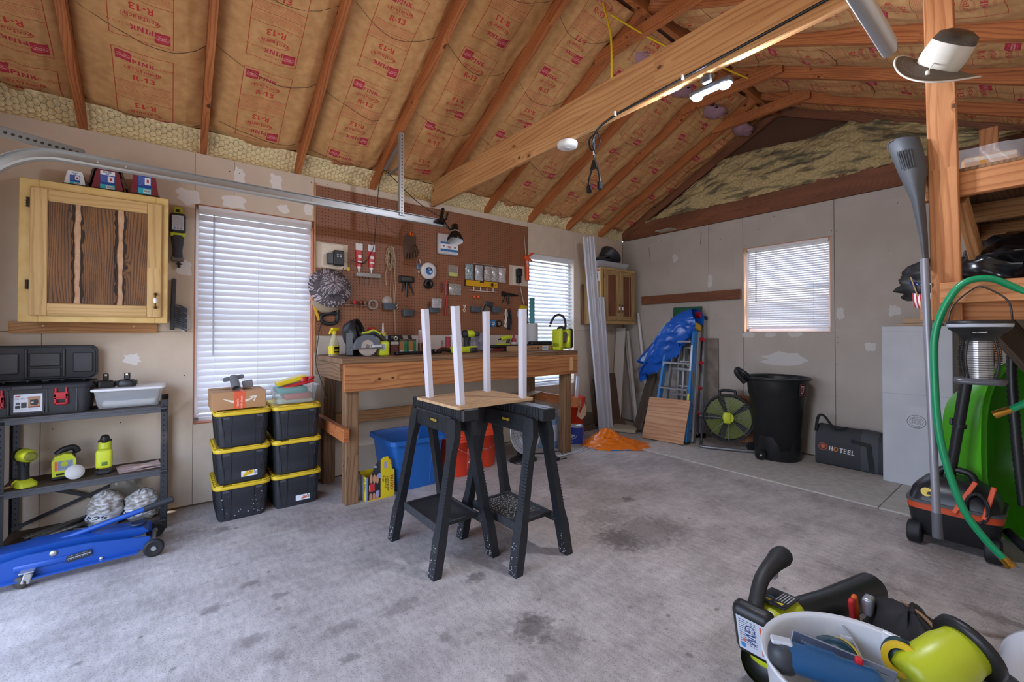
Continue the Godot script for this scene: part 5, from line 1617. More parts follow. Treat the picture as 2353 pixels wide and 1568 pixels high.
func under_bench() -> void:
	var b := thing("recycling_tote", "open blue plastic tote standing under the workbench", "tote", Vector3(-3.355, 0, 0.455))
	var m := mb()
	m.loft([rrect(0.34, 0.36, 0.04, 0.0), rrect(0.42, 0.44, 0.04, 0.352)], true, false)
	m.skin([rrect(0.42, 0.44, 0.04, 0.352), rrect(0.47, 0.49, 0.05, 0.356), rrect(0.47, 0.49, 0.05, 0.388), rrect(0.435, 0.455, 0.045, 0.388)], true, -1)
	m.skin([rrect(0.435, 0.455, 0.045, 0.388), rrect(0.405, 0.425, 0.04, 0.35), rrect(0.33, 0.35, 0.035, 0.01)], true, 1, true)
	m.cap(rrect(0.33, 0.35, 0.035, 0.01), Vector3.UP)
	part(b, "tub", m, mat("1a5ca6", 0.4))
	for x in [-0.1, 0.1]: part(b, "rib", mb().bar(Vector3(x, 0.02, 0.181), Vector3(x * 1.1, 0.35, 0.219), 0.012, 0.006, 0.002, Vector3.BACK), mat("1a5ca6", 0.4))
	# box of clean-up bags
	var h := thing("bag_carton", "yellow and black carton of clean-up bags with torn top before the blue tote", "box", Vector3(-3.665, 0, 0.615), 2.0)
	var p := Pic.new(240, 320, C("e0c81e"))
	p.rect(10, 110, 110, 200, C("24262c")).rect(0, 110, 10, 210, C("8e9ac0"))
	for k in 3: p.disc(40 + k * 26, 150 + k * 6, 12, 34, C("c98f6c")).disc(36 + k * 28, 290, 12, 30, C("c98f6c"))
	p.rect(30, 190, 40, 60, C("c8303a")).rect(24, 196, 8, 48, C("e0c81e")).rect(80, 250, 30, 46, C("a99cc8")).rect(96, 120, 26, 40, C("8e9ac0"))
	p.text("HUSKY", 218, 215, 28, C("b01e38"), true, PI / 2).text("Contractor", 186, 215, 16, C("22222a"), true, PI / 2).text("Clean-Up", 164, 200, 16, C("22222a"), true, PI / 2).text("Bags", 142, 170, 16, C("22222a"), true, PI / 2)
	p.text("KY", 214, 50, 28, C("b01e38"), true, PI / 2).rect(150, 40, 26, 50, C("a99cc8")).rect(10, 10, 110, 100, C("30333c")).text("HUSKY", 60, 60, 14, C("e6e6ea"), true, 0.3)
	var pts := P2([-0.105, 0.0, 0.105, 0.0, 0.105, 0.19, 0.085, 0.195, 0.08, 0.27, 0.062, 0.275, 0.055, 0.295, 0.02, 0.29, -0.02, 0.27, -0.045, 0.24, -0.06, 0.2, -0.085, 0.175, -0.105, 0.17])
	var f := mb()
	var ix := Geometry2D.triangulate_polygon(pts)
	var uv := func(q: Vector2) -> Vector2: return Vector2((q.x + 0.105) / 0.21, 1.0 - q.y / 0.295)
	for s in [[0.06, 1.0], [0.057, -1.0]]:
		for k in range(0, ix.size(), 3):
			var a := pts[ix[k]]
			var c := pts[ix[k + 1]]
			var d := pts[ix[k + 2]]
			f.tri(Vector3(a.x, a.y, s[0]), Vector3(c.x, c.y, s[0]), Vector3(d.x, d.y, s[0]), Vector3(0, 0, s[1]), -1, uv.call(a), uv.call(c), uv.call(d))
	part(h, "front_panel", f, tmat(p.tex(), 0.5))
	var c := mb()
	c.span(Vector3(-0.105, 0.0, -0.06), Vector3(-0.102, 0.17, 0.057)).span(Vector3(0.102, 0, -0.06), Vector3(0.105, 0.19, 0.057)).span(Vector3(-0.102, 0, -0.06), Vector3(0.102, 0.19, -0.057)).span(Vector3(-0.102, 0, -0.057), Vector3(0.102, 0.1, 0.056))
	part(h, "carton", c, mat("d8bf1c", 0.6))
	p = Pic.new(80, 120, C("b7bbc6"))
	p.rect(56, 0, 24, 120, C("e0c81e")).text("50 BAGS", 67, 40, 12, C("22222a"), true, PI / 2)
	sticker(h, "side_print", p, Vector3(-0.1056, 0.085, 0.0), Vector3(0, 0, 0.057), Vector3(0, 0.084, 0))
	# buckets
	var k := bucket("orange hardware store bucket with white lettering under the bench, the nearer one", Vector3(-2.935, 0, 0.50), "d8391c", 0.13, 0.15, 0.37, 30.0)
	var t := Pic.new(128, 128, C("d8391c"))
	t.frame(10, 10, 108, 108, 3, C("f2d9cc")).text("THE", 40, 34, 14, C("f6e6de"), true, -0.78).text("HOME", 56, 56, 24, C("f6e6de"), true, -0.78).text("DEPOT", 82, 84, 22, C("f6e6de"), true, -0.78)
	var lb := mb()
	for i in 12:
		var t0 := 1.95 - 1.3 * i / 12.0
		var t1 := 1.95 - 1.3 * (i + 1) / 12.0
		var q := [Vector3(cos(t0) * 0.1335, 0.04, sin(t0) * 0.1335), Vector3(cos(t1) * 0.1335, 0.04, sin(t1) * 0.1335), Vector3(cos(t1) * 0.1445, 0.235, sin(t1) * 0.1445), Vector3(cos(t0) * 0.1445, 0.235, sin(t0) * 0.1445)]
		lb.quad(q[0], q[1], q[2], q[3], Vector3(cos(t0), 0, sin(t0)), -1, Vector2(i / 12.0, 1), Vector2((i + 1) / 12.0, 1), Vector2((i + 1) / 12.0, 0), Vector2(i / 12.0, 0))
	part(k, "print", lb, tmat(t.tex(), 0.35))
	bucket("plain orange bucket under the bench between the two sawhorses", Vector3(-2.63, 0, 0.42), "dd4420", 0.13, 0.15, 0.37, -20.0)
	# parabolic heater
	var g := thing("dish_heater", "round silver dish heater behind a wire grid under the bench", "heater", Vector3(-2.27, 0, 0.60), 8.0)
	part(g, "base", mb().loft([rrect(0.26, 0.2, 0.08, 0.0), rrect(0.26, 0.2, 0.08, 0.02), rrect(0.16, 0.12, 0.05, 0.045)]), mat("17181a", 0.4))
	part(g, "neck", mb().box(Vector3(0, 0.09, -0.04), Vector3(0.05, 0.12, 0.04), 0.008), mat("17181a", 0.4))
	var dt := Transform3D(Basis(Vector3.RIGHT, PI / 2 - 0.12), Vector3(0, 0.285, 0.03))
	part(g, "dish", mb().lathe([Vector2(0.03, -0.09), Vector2(0.1, -0.075), Vector2(0.17, -0.035), Vector2(0.205, 0.0), Vector2(0.212, 0.004), Vector2(0.212, 0.01), Vector2(0.203, 0.008), Vector2(0.168, -0.026), Vector2(0.1, -0.066), Vector2(0.03, -0.08), Vector2(0, -0.08)], 40, dt), mat("c3c7ce", 0.3, 0.25))
	var w := mb()
	for i in 36:
		var a := TAU * i / 36.0
		var line: Array = []
		for j in 4: line.append(dt * Vector3(cos(a) * (0.03 + 0.058 * j), 0.035 - 0.008 * j * j / 2.0 + 0.004, sin(a) * (0.03 + 0.058 * j)))
		w.tube(line, 0.0012, 4)
	for r in [0.06, 0.1, 0.14, 0.175]:
		var ring: Array = []
		for i in 41: ring.append(dt * Vector3(cos(TAU * i / 40) * r, 0.04 - r * 0.14, sin(TAU * i / 40) * r))
		w.tube(ring, 0.0014, 4, false)
	part(g, "wire_grid", w, mat("2a2d31", 0.4, 0.5), "stuff")
	part(g, "emitter", mb().rbox(Vector3(0, 0.285, 0.045), Vector3(0.03, 0.07, 0.03), 0.012), mat("d8d4c4", 0.4))
	# jug, cans and the bucket by the right leg
	var j := thing("water_jug", "translucent pale blue jug with white label behind the right bench leg", "jug", Vector3(-1.72, 0, 0.33))
	part(j, "jug", mb().lathe([Vector2(0, 0), Vector2(0.12, 0), Vector2(0.125, 0.01), Vector2(0.128, 0.3), Vector2(0.12, 0.335), Vector2(0.06, 0.35), Vector2(0.0, 0.35)], 28), mat("7f9fc0", 0.25))
	part(j, "label", mb().lathe([Vector2(0.1285, 0.07), Vector2(0.1295, 0.24)], 8, Transform3D.IDENTITY, false, 1.3, 2.2), mat("c8d2e2", 0.5))
	solo("folded_papers", "crumpled white papers lying on the pale blue jug", "papers", mb().grid(14, 10, func(u: float, v: float) -> Vector3: return Vector3((u - 0.5) * 0.22, 0.01 + 0.05 * absf(sin(u * 6.0 + v)) * (1.0 - v * 0.3), (v - 0.4) * 0.17), -1, Vector3.UP).box(Vector3(0, 0.004, 0.01), Vector3(0.16, 0.008, 0.12)), mat("c5ccd6", 0.8), Vector3(-1.74, 0.351, 0.36))
	var pc := thing("paint_can", "blue paint can with white wave print by the right bench leg", "paint can", Vector3(-1.42, 0, 0.46))
	var pl := Pic.new(256, 128, C("1f3f96"))
	pl.text("Super", 64, 62, 22, C("dfe6f2")).stroke([Vector2(20, 44), Vector2(50, 80), Vector2(100, 84), Vector2(124, 60)], 3, C("dfe6f2")).text("PAINT", 60, 92, 6, C("cfd8ea")).lines(30, 106, 40, 14, 3, C("dfe6f2"), 2).rect(0, 10, 16, 118, C("b8c6dc"))
	part(pc, "can", mb().lathe([Vector2(0, 0), Vector2(0.083, 0), Vector2(0.084, 0.004), Vector2(0.083, 0.008), Vector2(0.083, 0.184), Vector2(0.085, 0.188), Vector2(0.085, 0.194), Vector2(0.076, 0.195), Vector2(0.074, 0.186), Vector2(0, 0.186)], 28), mat("b9bcc2", 0.3, 0.7))
	var pw := mb()
	for i in 20:
		var t0 := 3.3 - 4.4 * i / 20.0
		var t1 := 3.3 - 4.4 * (i + 1) / 20.0
		pw.quad(Vector3(cos(t0) * 0.0836, 0.01, sin(t0) * 0.0836), Vector3(cos(t1) * 0.0836, 0.01, sin(t1) * 0.0836), Vector3(cos(t1) * 0.0836, 0.182, sin(t1) * 0.0836), Vector3(cos(t0) * 0.0836, 0.182, sin(t0) * 0.0836), Vector3(cos(t0), 0, sin(t0)), 1, Vector2(i / 10.0, 1), Vector2((i + 1) / 10.0, 1), Vector2((i + 1) / 10.0, 0), Vector2(i / 10.0, 0))
	part(pc, "wrap", pw, tmat(pl.tex(), 0.35))
	var ob := bucket("orange bucket with a white batten standing in it by the window", Vector3(-1.13, 0, 0.16), "d8391c", 0.115, 0.135, 0.44, 90.0)
	solo("white_batten", "short white batten standing up out of the orange bucket by the window", "batten", mb().box(Vector3(0, 0.33, 0), Vector3(0.045, 0.66, 0.02), 0.002, Basis(Vector3.BACK, -0.13)), mat("d9dce4", 0.6), Vector3(-1.10, 0.02, 0.16))
	solo("rag", "pale tan rag hanging over the rim of the orange bucket", "rag", mb().grid(8, 8, func(u: float, v: float) -> Vector3: return Vector3(-0.06 + u * 0.14, 0.09 - v * 0.2 + 0.02 * sin(u * 9.0), 0.03 + 0.02 * sin(u * 5.0 + v * 4.0)), 1), mat("cdae90", 0.9), Vector3(-1.17, 0.33, 0.27))
	var i := 0
	for q in [[0.0, 0.0, 0.26], [0.075, 0.02, 0.22], [0.14, 0.0, 0.18]]:
		solo("timber_block", ["grey timber block lying lowest beside the orange bucket", "grey timber block in the middle of the small pile by the window", "grey timber block topmost of the small pile by the window"][i], "block", wb().box(Vector3.ZERO, Vector3(q[2], 0.07, 0.14), 0.004), T.grey, Vector3(-0.87 - q[1], q[0] + 0.035, 0.085), 4.0 * i, "timber blocks by the window")
		i += 1
	solo("white_cable", "white flat cable looping on the concrete by the right bench leg", "cable", mb().tube(curve(V([[-2.15, 0.006, 0.5], [-1.95, 0.006, 0.68], [-1.7, 0.006, 0.73], [-1.5, 0.006, 0.7], [-1.42, 0.006, 0.66], [-1.45, 0.006, 0.62], [-1.62, 0.006, 0.70], [-1.9, 0.018, 0.75], [-2.05, 0.007, 0.74]]), 6), 0.006, 6), mat("c3ccd6", 0.5))
	solo("heater_cord", "black cord coiled on the floor beside the dish heater", "cord", mb().tube(curve(V([[-2.2, 0.03, 0.52], [-2.05, 0.006, 0.5], [-1.95, 0.006, 0.56], [-2.02, 0.006, 0.66], [-1.88, 0.006, 0.72], [-1.84, 0.02, 0.64], [-1.98, 0.03, 0.6], [-2.02, 0.005, 0.76], [-1.9, 0.005, 0.8]]), 6), 0.0045, 6).rbox(Vector3(-2.04, 0.016, 0.79), Vector3(0.09, 0.03, 0.045), 0.01), mat("101113", 0.5))

func horses() -> void:
	var t := thing("sawhorse", "black plastic folding sawhorse, the left one, holding up the plywood", "sawhorse", Vector3(-3.66, 0, 1.56), 0.0, "black plastic sawhorses")
	var blk := tmat(flecks("1b1d21", "25282d", 0.05, 3, 128), 0.38, 3, 3)
	part(t, "top_beam", mb().box(Vector3(0, 0.778, 0), Vector3(0.085, 0.06, 0.56), 0.006), blk)
	var rb := mb()
	for s in [-1.0, 1.0]:
		for k in 24: rb.box(Vector3(s * 0.043, 0.78, -0.27 + k * 0.0235), Vector3(0.006, 0.05, 0.004), 0.001)
		for k in 12: rb.box(Vector3(s * 0.0435, 0.752, -0.262 + k * 0.047), Vector3(0.005, 0.016, 0.03), 0.001)
	part(t, "beam_ribs", rb, mat("0c0d0f", 0.5), "stuff")
	part(t, "end_stop", mb().box(Vector3(0.0, 0.775, 0.29), Vector3(0.095, 0.064, 0.03), 0.006), blk)
	for s in [-1.0, 1.0]:
		# each side is an arch: a rail under the beam and two legs
		var side := mb()
		side.bar(Vector3(s * 0.045, 0.71, -0.2), Vector3(s * 0.045, 0.71, 0.2), 0.03, 0.09, 0.005)
		for e in [-1.0, 1.0]:
			side.loft([leg_ring(Vector3(s * 0.045, 0.75, e * 0.215), 0.07, 0.036), leg_ring(Vector3(s * 0.055, 0.66, e * 0.222), 0.085, 0.036), leg_ring(Vector3(s * 0.068, 0.58, e * 0.226), 0.052, 0.036), leg_ring(Vector3(s * 0.125, 0.26, e * 0.24), 0.05, 0.042), leg_ring(Vector3(s * 0.145, 0.17, e * 0.245), 0.062, 0.048), leg_ring(Vector3(s * 0.175, 0.0, e * 0.25), 0.058, 0.045)], true, true, -1)
		var arch := part(t, "leg_frame", side, blk)
		var tr := mb()
		for e in [-1.0, 1.0]:
			for k in 16:
				var y := 0.30 + k * 0.016
				tr.box(Vector3(s * (0.125 - (y - 0.26) * 0.178) + s * 0.02, y, e * (0.24 - (y - 0.26) * 0.044) + e * 0.014), Vector3(0.006, 0.004, 0.03), 0.001)
		part(arch, "leg_treads", tr, blk, "stuff")
	var bd := Pic.new(128, 40, C("0c0d0f"))
	bd.text("STANLEY", 64, 20, 15, C("d9b92a"))
	sticker(t, "badge", bd, Vector3(-0.0612, 0.715, 0.02), Vector3(0, 0, 0.05), Vector3(0, 0.016, 0))
	# tray between the legs
	var tray := mb()
	tray.box(Vector3(0, 0.205, 0), Vector3(0.24, 0.012, 0.36), 0.003).box(Vector3(-0.123, 0.195, 0), Vector3(0.014, 0.045, 0.42), 0.003).box(Vector3(0.123, 0.195, 0), Vector3(0.014, 0.045, 0.42), 0.003)
	tray.box(Vector3(0, 0.21, 0.185), Vector3(0.25, 0.022, 0.012), 0.003).box(Vector3(0, 0.21, -0.185), Vector3(0.25, 0.022, 0.012), 0.003)
	part(t, "tray", tray, tmat(flecks("17181b", "43464a", 0.25, 31, 128), 0.6, 4, 4))
	var sp := mb()
	var rg := RandomNumberGenerator.new()
	rg.seed = 15
	for i in 150:
		var s: float = [-1.0, 1.0][i % 2]
		var e: float = [-1.0, 1.0][(i / 2) % 2]
		var y := 0.01 + 0.24 * rg.randf() * rg.randf()
		var c := Vector3(s * (0.175 - y * 0.18) - (0.024 if i % 3 else -0.024), y, e * 0.25 - e * y * 0.04 + rg.randf_range(-0.025, 0.025))
		sp.box(c, Vector3(0.0012, rg.randf_range(0.001, 0.006), rg.randf_range(0.001, 0.004)), 0.0, Basis(Vector3.RIGHT, rg.randf() * 3.0))
	part(t, "paint_flecks", sp, mat("b9bcc0", 0.8), "stuff")
	var u := copy(t, "black plastic folding sawhorse, the right one, with sawdust on its tray", Vector3(-3.335, 0, 1.785))
	var du := mb()
	for i in 700: du.box(Vector3(rg.randf_range(-0.115, 0.1), 0.2125, rg.randf_range(-0.17, 0.12)), Vector3.ONE * rg.randf_range(0.001, 0.003), 0.0, Basis(Vector3.UP, rg.randf() * 3.0))
	part(u, "sawdust", du, mat("a8a294", 0.9), "stuff")
	# a small table being built, upside down: plywood top and four white legs
	var o := thing("upside_down_table", "small plywood table upside down on the sawhorses, white legs up", "table", Vector3(-3.485, 0.8085, 1.63), 1.0)
	part(o, "table_top", wb().prism(rpoly(0.51, 0.45, 0.02), 0.014, Transform3D(Basis(Vector3.RIGHT, -PI / 2), Vector3.ZERO)), T.ply)
	var white := mat("cfcdd6", 0.35)
	for q in [[-0.213, -0.16, -0.245, -0.17], [-0.213, 0.165, -0.252, 0.16], [0.195, -0.165, 0.18, -0.175], [0.188, 0.185, 0.165, 0.19]]:
		var a := Vector3(q[0], 0.0145, q[1])
		var b := Vector3(q[2] - 0.02, 0.515, q[3] + 0.045)
		var g := mb()
		g.bar(a, b, 0.036, 0.008, 0.001, Vector3.LEFT).bar(a + Vector3(0.012, 0, 0.016), b + Vector3(0.012, 0, 0.016), 0.008, 0.03, 0.001, Vector3.RIGHT)
		part(o, "leg", g, white)
	var st := Pic.new(32, 128, C("e4e3ea"))
	st.rect(6, 8, 20, 30, C("7fae8c")).rect(8, 50, 16, 60, C("b8b4bc"))
	part(o, "sticker", mb().bar(Vector3(-0.229, 0.30, 0.196), Vector3(-0.236, 0.40, 0.2015), 0.02, 0.001, 0.0, Vector3(0, -0.09, 1)), tmat(st.tex(), 0.5))

func leg_ring(c: Vector3, w: float, d: float) -> Array:
	return [c + Vector3(d / 2, 0, w / 2), c + Vector3(-d / 2, 0, w / 2), c + Vector3(-d / 2, 0, -w / 2), c + Vector3(d / 2, 0, -w / 2)]

func hook(o: Node3D, x: float, y: float) -> void:
	part(o, "peg_hook", mb().tube(V([[x, y + 0.012, -0.006], [x, y + 0.012, 0.004], [x, y, 0.006], [x, y - 0.002, 0.03], [x, y + 0.006, 0.034]]), 0.0018, 5), mat("b8b4ac", 0.3, 0.8))

func pegboard_side() -> void:
	var o := thing("pegboard", "brown perforated pegboard wall of several sheets above the workbench", "pegboard", Vector3(0, 0, 0.001))
	for r in [[-3.945, -3.305, 1.93, 2.385], [-3.69, -3.305, 1.72, 1.929], [-3.945, -3.305, 1.17, 1.719], [-3.303, -2.86, 1.17, 2.385], [-2.858, -1.975, 1.17, 2.385], [-1.973, -1.705, 1.935, 2.385], [-1.973, -1.705, 1.17, 1.715]]:
		var m := mb()
		var z := 0.007
		m.span(Vector3(r[0], r[2], 0), Vector3(r[1], r[3], z - 0.0004))
		m.quad(Vector3(r[0], r[2], z), Vector3(r[1], r[2], z), Vector3(r[1], r[3], z), Vector3(r[0], r[3], z), Vector3.BACK, -1, Vector2(r[0], r[2]), Vector2(r[1], r[2]), Vector2(r[1], r[3]), Vector2(r[0], r[3]))
		part(o, "sheet", m, T.peg)
	part(o, "edge_strip", wb().span(Vector3(-3.958, 1.03, 0.0), Vector3(-3.946, 2.4, 0.014), 0.001), T.pine)
	var up := thing("bench_upstand", "pale painted board along the wall below the pegboard", "board", Vector3(0, 0, 0.001))
	part(up, "board", mb().span(Vector3(-3.93, 1.016, 0), Vector3(-1.72, 1.165, 0.012), 0.002), mat("cfc6bb", 0.7))
	# outlets in cut-outs
	for q in [[-3.815, 1.825, 0.17, 0.19], [-1.86, 1.825, 0.12, 0.2]]:
		var lf: bool = q[0] < -3.0
		var u := thing("outlet_adapter", "black plug-in adapter on the pale wall patch beside the wide blind" if lf else "black plug-in charger on the pale patch beside the orange caulking gun", "adapter", Vector3(q[0], q[1], 0.001))
		part(u, "wall_plate", mb().prism(rpoly(q[2], q[3], 0.015), 0.003), mat("e6d9c6", 0.6))
		if lf:
			part(u, "block", mb().rbox(Vector3(0.035, -0.02, 0.045), Vector3(0.085, 0.125, 0.045), 0.01), mat("2b2c2f", 0.4))
			part(u, "side_block", mb().box(Vector3(-0.03, -0.03, 0.04), Vector3(0.045, 0.09, 0.05), 0.005), mat("323338", 0.4))
			var f := Pic.new(64, 96, C("2b2c2f"))
			f.rect(14, 20, 14, 8, C("c8ccd2")).rect(36, 20, 14, 8, C("c8ccd2")).rect(14, 34, 14, 8, C("c8ccd2")).rect(36, 34, 14, 8, C("c8ccd2")).rect(24, 58, 4, 10, C("08080a")).rect(36, 58, 4, 10, C("08080a")).disc(32, 78, 4, 4, C("08080a"))
			sticker(u, "sockets", f, Vector3(0.035, -0.02, 0.068), Vector3(0.032, 0, 0), Vector3(0, 0.05, 0))
			part(u, "tag", mb().box(Vector3(0.12, -0.1, 0.03), Vector3(0.022, 0.03, 0.012), 0.002), mat("dcc21e", 0.5))
		else:
			part(u, "block", mb().rbox(Vector3(0.0, 0.03, 0.035), Vector3(0.055, 0.085, 0.06), 0.008).rbox(Vector3(0.0, -0.05, 0.03), Vector3(0.045, 0.075, 0.05), 0.008), mat("161719", 0.35))
	var lo := 1.03
	solo("extension_lead", "black cord drooping from the adapter past the workbench end", "cord", mb().tube(curve(V([[-3.74, 1.73, 0.05], [-3.80, 1.55, 0.04], [-3.9, 1.3, 0.03], [-3.945, 1.05, 0.05], [-3.985, 0.95, 0.2], [-3.985, 0.8, 0.4], [-3.985, 0.72, 0.49]]), 6), 0.003, 6), mat("141414", 0.5))
	# camouflage hat over a tan cap
	var h := thing("camouflage_hat", "grey and white camouflage bucket hat hung at the pegboard's left edge", "hat", Vector3(-3.845, 1.565, 0.075))
	var cm := Pic.new(256, 128, C("5d565c"))
	var rg := RandomNumberGenerator.new()
	rg.seed = 3
	for i in 70:
		var a := Vector2(rg.randf() * 256, rg.randf() * 128)
		var line: Array = [a]
		for k in 4:
			a += Vector2(rg.randf_range(-9, 9), rg.randf_range(6, 14))
			line.append(a)
		cm.stroke(line, rg.randf_range(2, 6), C("c9bfc4") if i % 3 else C("3a343a"))
	var camo := tmat(cm.tex(), 0.95, 3.0, 7.0)
	var ht := Transform3D(Basis(Vector3.RIGHT, PI / 2 - 0.25) * Basis(Vector3.UP, 0.3), Vector3(0, 0.0, 0))
	part(h, "brim", mb().lathe([Vector2(0.085, 0.01), Vector2(0.12, -0.012), Vector2(0.165, -0.03), Vector2(0.166, -0.026), Vector2(0.12, -0.006), Vector2(0.088, 0.016)], 36, ht), camo)
	part(h, "crown", mb().lathe([Vector2(0.088, 0.012), Vector2(0.092, 0.05), Vector2(0.085, 0.078), Vector2(0.05, 0.092), Vector2(0, 0.095)], 36, ht), camo)
	solo("tan_cap", "tan cap hanging half hidden under the camouflage hat", "cap", mb().lathe([Vector2(0.12, 0.0), Vector2(0.11, 0.03), Vector2(0.07, 0.05), Vector2(0.0, 0.055)], 24, Transform3D(Basis(Vector3.RIGHT, PI / 2), Vector3.ZERO), false, 0.2, PI - 0.2), mat("a89880", 0.95), Vector3(-3.865, 1.47, 0.02))
	var ms := thing("hand_saw", "yellow and black handled saw hanging under the camouflage hat", "saw", Vector3(-3.865, 1.32, 0.02))
	part(ms, "handle", mb().tube(curve(V([[0.085, 0.06, 0.01], [0.08, -0.03, 0.01], [0.03, -0.055, 0.01], [-0.03, -0.04, 0.01], [-0.04, 0.01, 0.01], [0.02, 0.03, 0.01], [0.08, 0.03, 0.01]])), 0.015, 8), mat("1e1f21", 0.5))
	part(ms, "frame", mb().bar(Vector3(-0.055, -0.03, 0.008), Vector3(-0.095, 0.085, 0.008), 0.02, 0.014, 0.003, Vector3.BACK).bar(Vector3(-0.09, 0.06, 0.008), Vector3(0.09, 0.06, 0.008), 0.016, 0.014, 0.003, Vector3.BACK), mat("d9a51e", 0.4))
	# two tubes of sealant
	for q in [[-3.602, "red and white sealant tube hanging under the adapter cord, left of two", "d8d2c8"], [-3.495, "red and white sealant tube hanging under the adapter cord, right of two", "d9d9dc"]]:
		var s := thing("sealant_tube", q[1], "tube", Vector3(q[0], 1.84, 0.016), 0.0, "sealant tubes on the pegboard")
		part(s, "tube", mb().loft([rrect(0.058, 0.004, 0.0015, 0.10), rrect(0.056, 0.012, 0.004, 0.06), rrect(0.05, 0.03, 0.012, -0.06), rrect(0.046, 0.034, 0.014, -0.085)]), mat("c32b34", 0.35))
		part(s, "crimp", mb().span(Vector3(-0.03, 0.055, -0.004), Vector3(0.03, 0.115, 0.0075), 0.002), mat(q[2], 0.4))
		part(s, "print", mb().box(Vector3(0.0, 0.0, 0.0175), Vector3(0.03, 0.022, 0.003)).box(Vector3(0.0, -0.045, 0.019), Vector3(0.034, 0.012, 0.003)), mat("eedfd8", 0.4))
		part(s, "nozzle", mb().cyl(Vector3(0, -0.085, 0), Vector3(0, -0.1, 0), 0.017, 0.014, 14).cyl(Vector3(0, -0.1, 0), Vector3(0, -0.14, 0), 0.009, 0.005, 12), mat("ece8e2", 0.4))
		hook(s, 0, 0.112)
	var r := thing("screwdriver_rack", "clear rack of small screwdriver bits under the sealant tubes", "rack", Vector3(-3.53, 1.66, 0.008))
	part(r, "rack", mb().box(Vector3(0, 0.025, 0.025), Vector3(0.21, 0.035, 0.05), 0.004), glass("b9b4ae", 0.5, 0.15))
	for i in 6: part(r, "bit", mb().cyl(Vector3(-0.095 + i * 0.04, 0.02, 0.03), Vector3(-0.095 + i * 0.04, -0.05 - 0.015 * (i % 3), 0.03), 0.003, 0.002, 6), mat("6a655e", 0.35, 0.7))
	var rp := thing("rope_coil", "coil of pale thin rope with long ends hanging on the pegboard", "rope", Vector3(-3.32, 1.86, 0.02))
	var pl: Array = []
	for i in 140:
		var t := i * 0.33
		var g := 0.6 + 0.4 * sin(i * 1.7)
		pl.append(Vector3(0.045 * sin(t) * g - 0.012, -0.005 + 0.115 * cos(t) * (0.75 + 0.25 * sin(i * 0.9)), 0.01 + 0.014 * sin(i * 2.3)))
	for q in [[-0.01, -0.36], [0.0, -0.4]]: pl.append(Vector3(q[0], q[1], 0.015))
	part(rp, "coil", mb().tube(pl, 0.003, 5), mat("b09a7c", 0.95))
	for q in [[0.03, -0.67], [0.018, -0.5], [-0.055, -0.25]]:
		part(rp, "tail", mb().tube(curve(V([[q[0] * 0.5, 0.1, 0.02], [q[0] + 0.008, -0.1, 0.022], [q[0], q[1] * 0.6, 0.018], [q[0] + 0.006, q[1], 0.016]])), 0.0028, 5), mat("b8a486", 0.95))
	hook(rp, 0, 0.12)
	var gl := thing("work_glove", "brown leather work glove hung with fingers down", "glove", Vector3(-3.14, 1.98, 0.022))
	var lea := mat("5a4438", 0.9)
	part(gl, "palm", mb().loft([rrect(0.115, 0.03, 0.012, 0.1), rrect(0.11, 0.034, 0.014, 0.03), rrect(0.118, 0.04, 0.016, -0.03), rrect(0.11, 0.034, 0.014, -0.055)]), lea)
	for i in 4: part(gl, "finger", mb().tube([Vector3(-0.042 + i * 0.027, -0.04, 0), Vector3(-0.044 + i * 0.029, -0.085, 0.004), Vector3(-0.044 + i * 0.03, -0.112 + 0.01 * absf(i - 1), 0.004)], [0.0145, 0.0135, 0.01], 8), lea)
	part(gl, "thumb", mb().tube([Vector3(0.05, 0.0, 0.008), Vector3(0.066, -0.04, 0.012), Vector3(0.064, -0.075, 0.012)], [0.015, 0.014, 0.01], 8), lea)
	solo("ear_plugs", "pair of orange foam plugs tucked above the leather glove", "ear plugs", mb().rbox(Vector3(-0.008, 0, 0), Vector3(0.018, 0.04, 0.018), 0.008).rbox(Vector3(0.012, -0.006, 0), Vector3(0.016, 0.034, 0.016), 0.008), mat("e8651c", 0.8), Vector3(-3.125, 2.102, 0.022))
	var pd := thing("padlock", "blue bodied padlock with key hanging beside the leather glove", "padlock", Vector3(-3.052, 1.81, 0.018))
	part(pd, "body", mb().rbox(Vector3(0, 0, 0), Vector3(0.042, 0.05, 0.02), 0.005), mat("7d97ac", 0.35, 0.4))
	part(pd, "shackle", mb().tube(curve(V([[-0.014, 0.02, 0], [-0.014, 0.055, 0], [0, 0.072, 0], [0.014, 0.055, 0], [0.014, 0.02, 0]])), 0.004, 8), mat("c9c9c9", 0.25, 0.9))
	part(pd, "key", mb().cyl(Vector3(0, -0.05, 0.003), Vector3(0, -0.05, 0.005), 0.011, -1, 14).box(Vector3(0, -0.075, 0.004), Vector3(0.006, 0.034, 0.002)), mat("cfc6b0", 0.3, 0.9))
	var dg := thing("caliper_set", "black digital gauge with pointed jaws hanging on the pegboard", "gauge", Vector3(-3.17, 1.66, 0.016))
	part(dg, "housing", mb().box(Vector3(0, 0.02, 0), Vector3(0.15, 0.06, 0.02), 0.006), mat("131315", 0.35))
	part(dg, "display", mb().box(Vector3(0, 0.024, 0.0105), Vector3(0.1, 0.032, 0.001)), mat("4a4a46", 0.3))
	part(dg, "jaws", mb().tube(V([[-0.03, -0.01, 0], [-0.045, -0.1, 0]]), [0.009, 0.004], 6).tube(V([[0.0, -0.01, 0], [0.005, -0.14, 0]]), [0.018, 0.005], 6).tube(V([[0.03, -0.01, 0], [0.07, -0.12, 0]]), [0.01, 0.004], 6), mat("131315", 0.4))
	var tr := thing("line_reel", "round white and blue line reel hanging on the pegboard", "reel", Vector3(-2.955, 1.775, 0.012))
	var rl := Pic.new(96, 96, C("d8d6d2"))
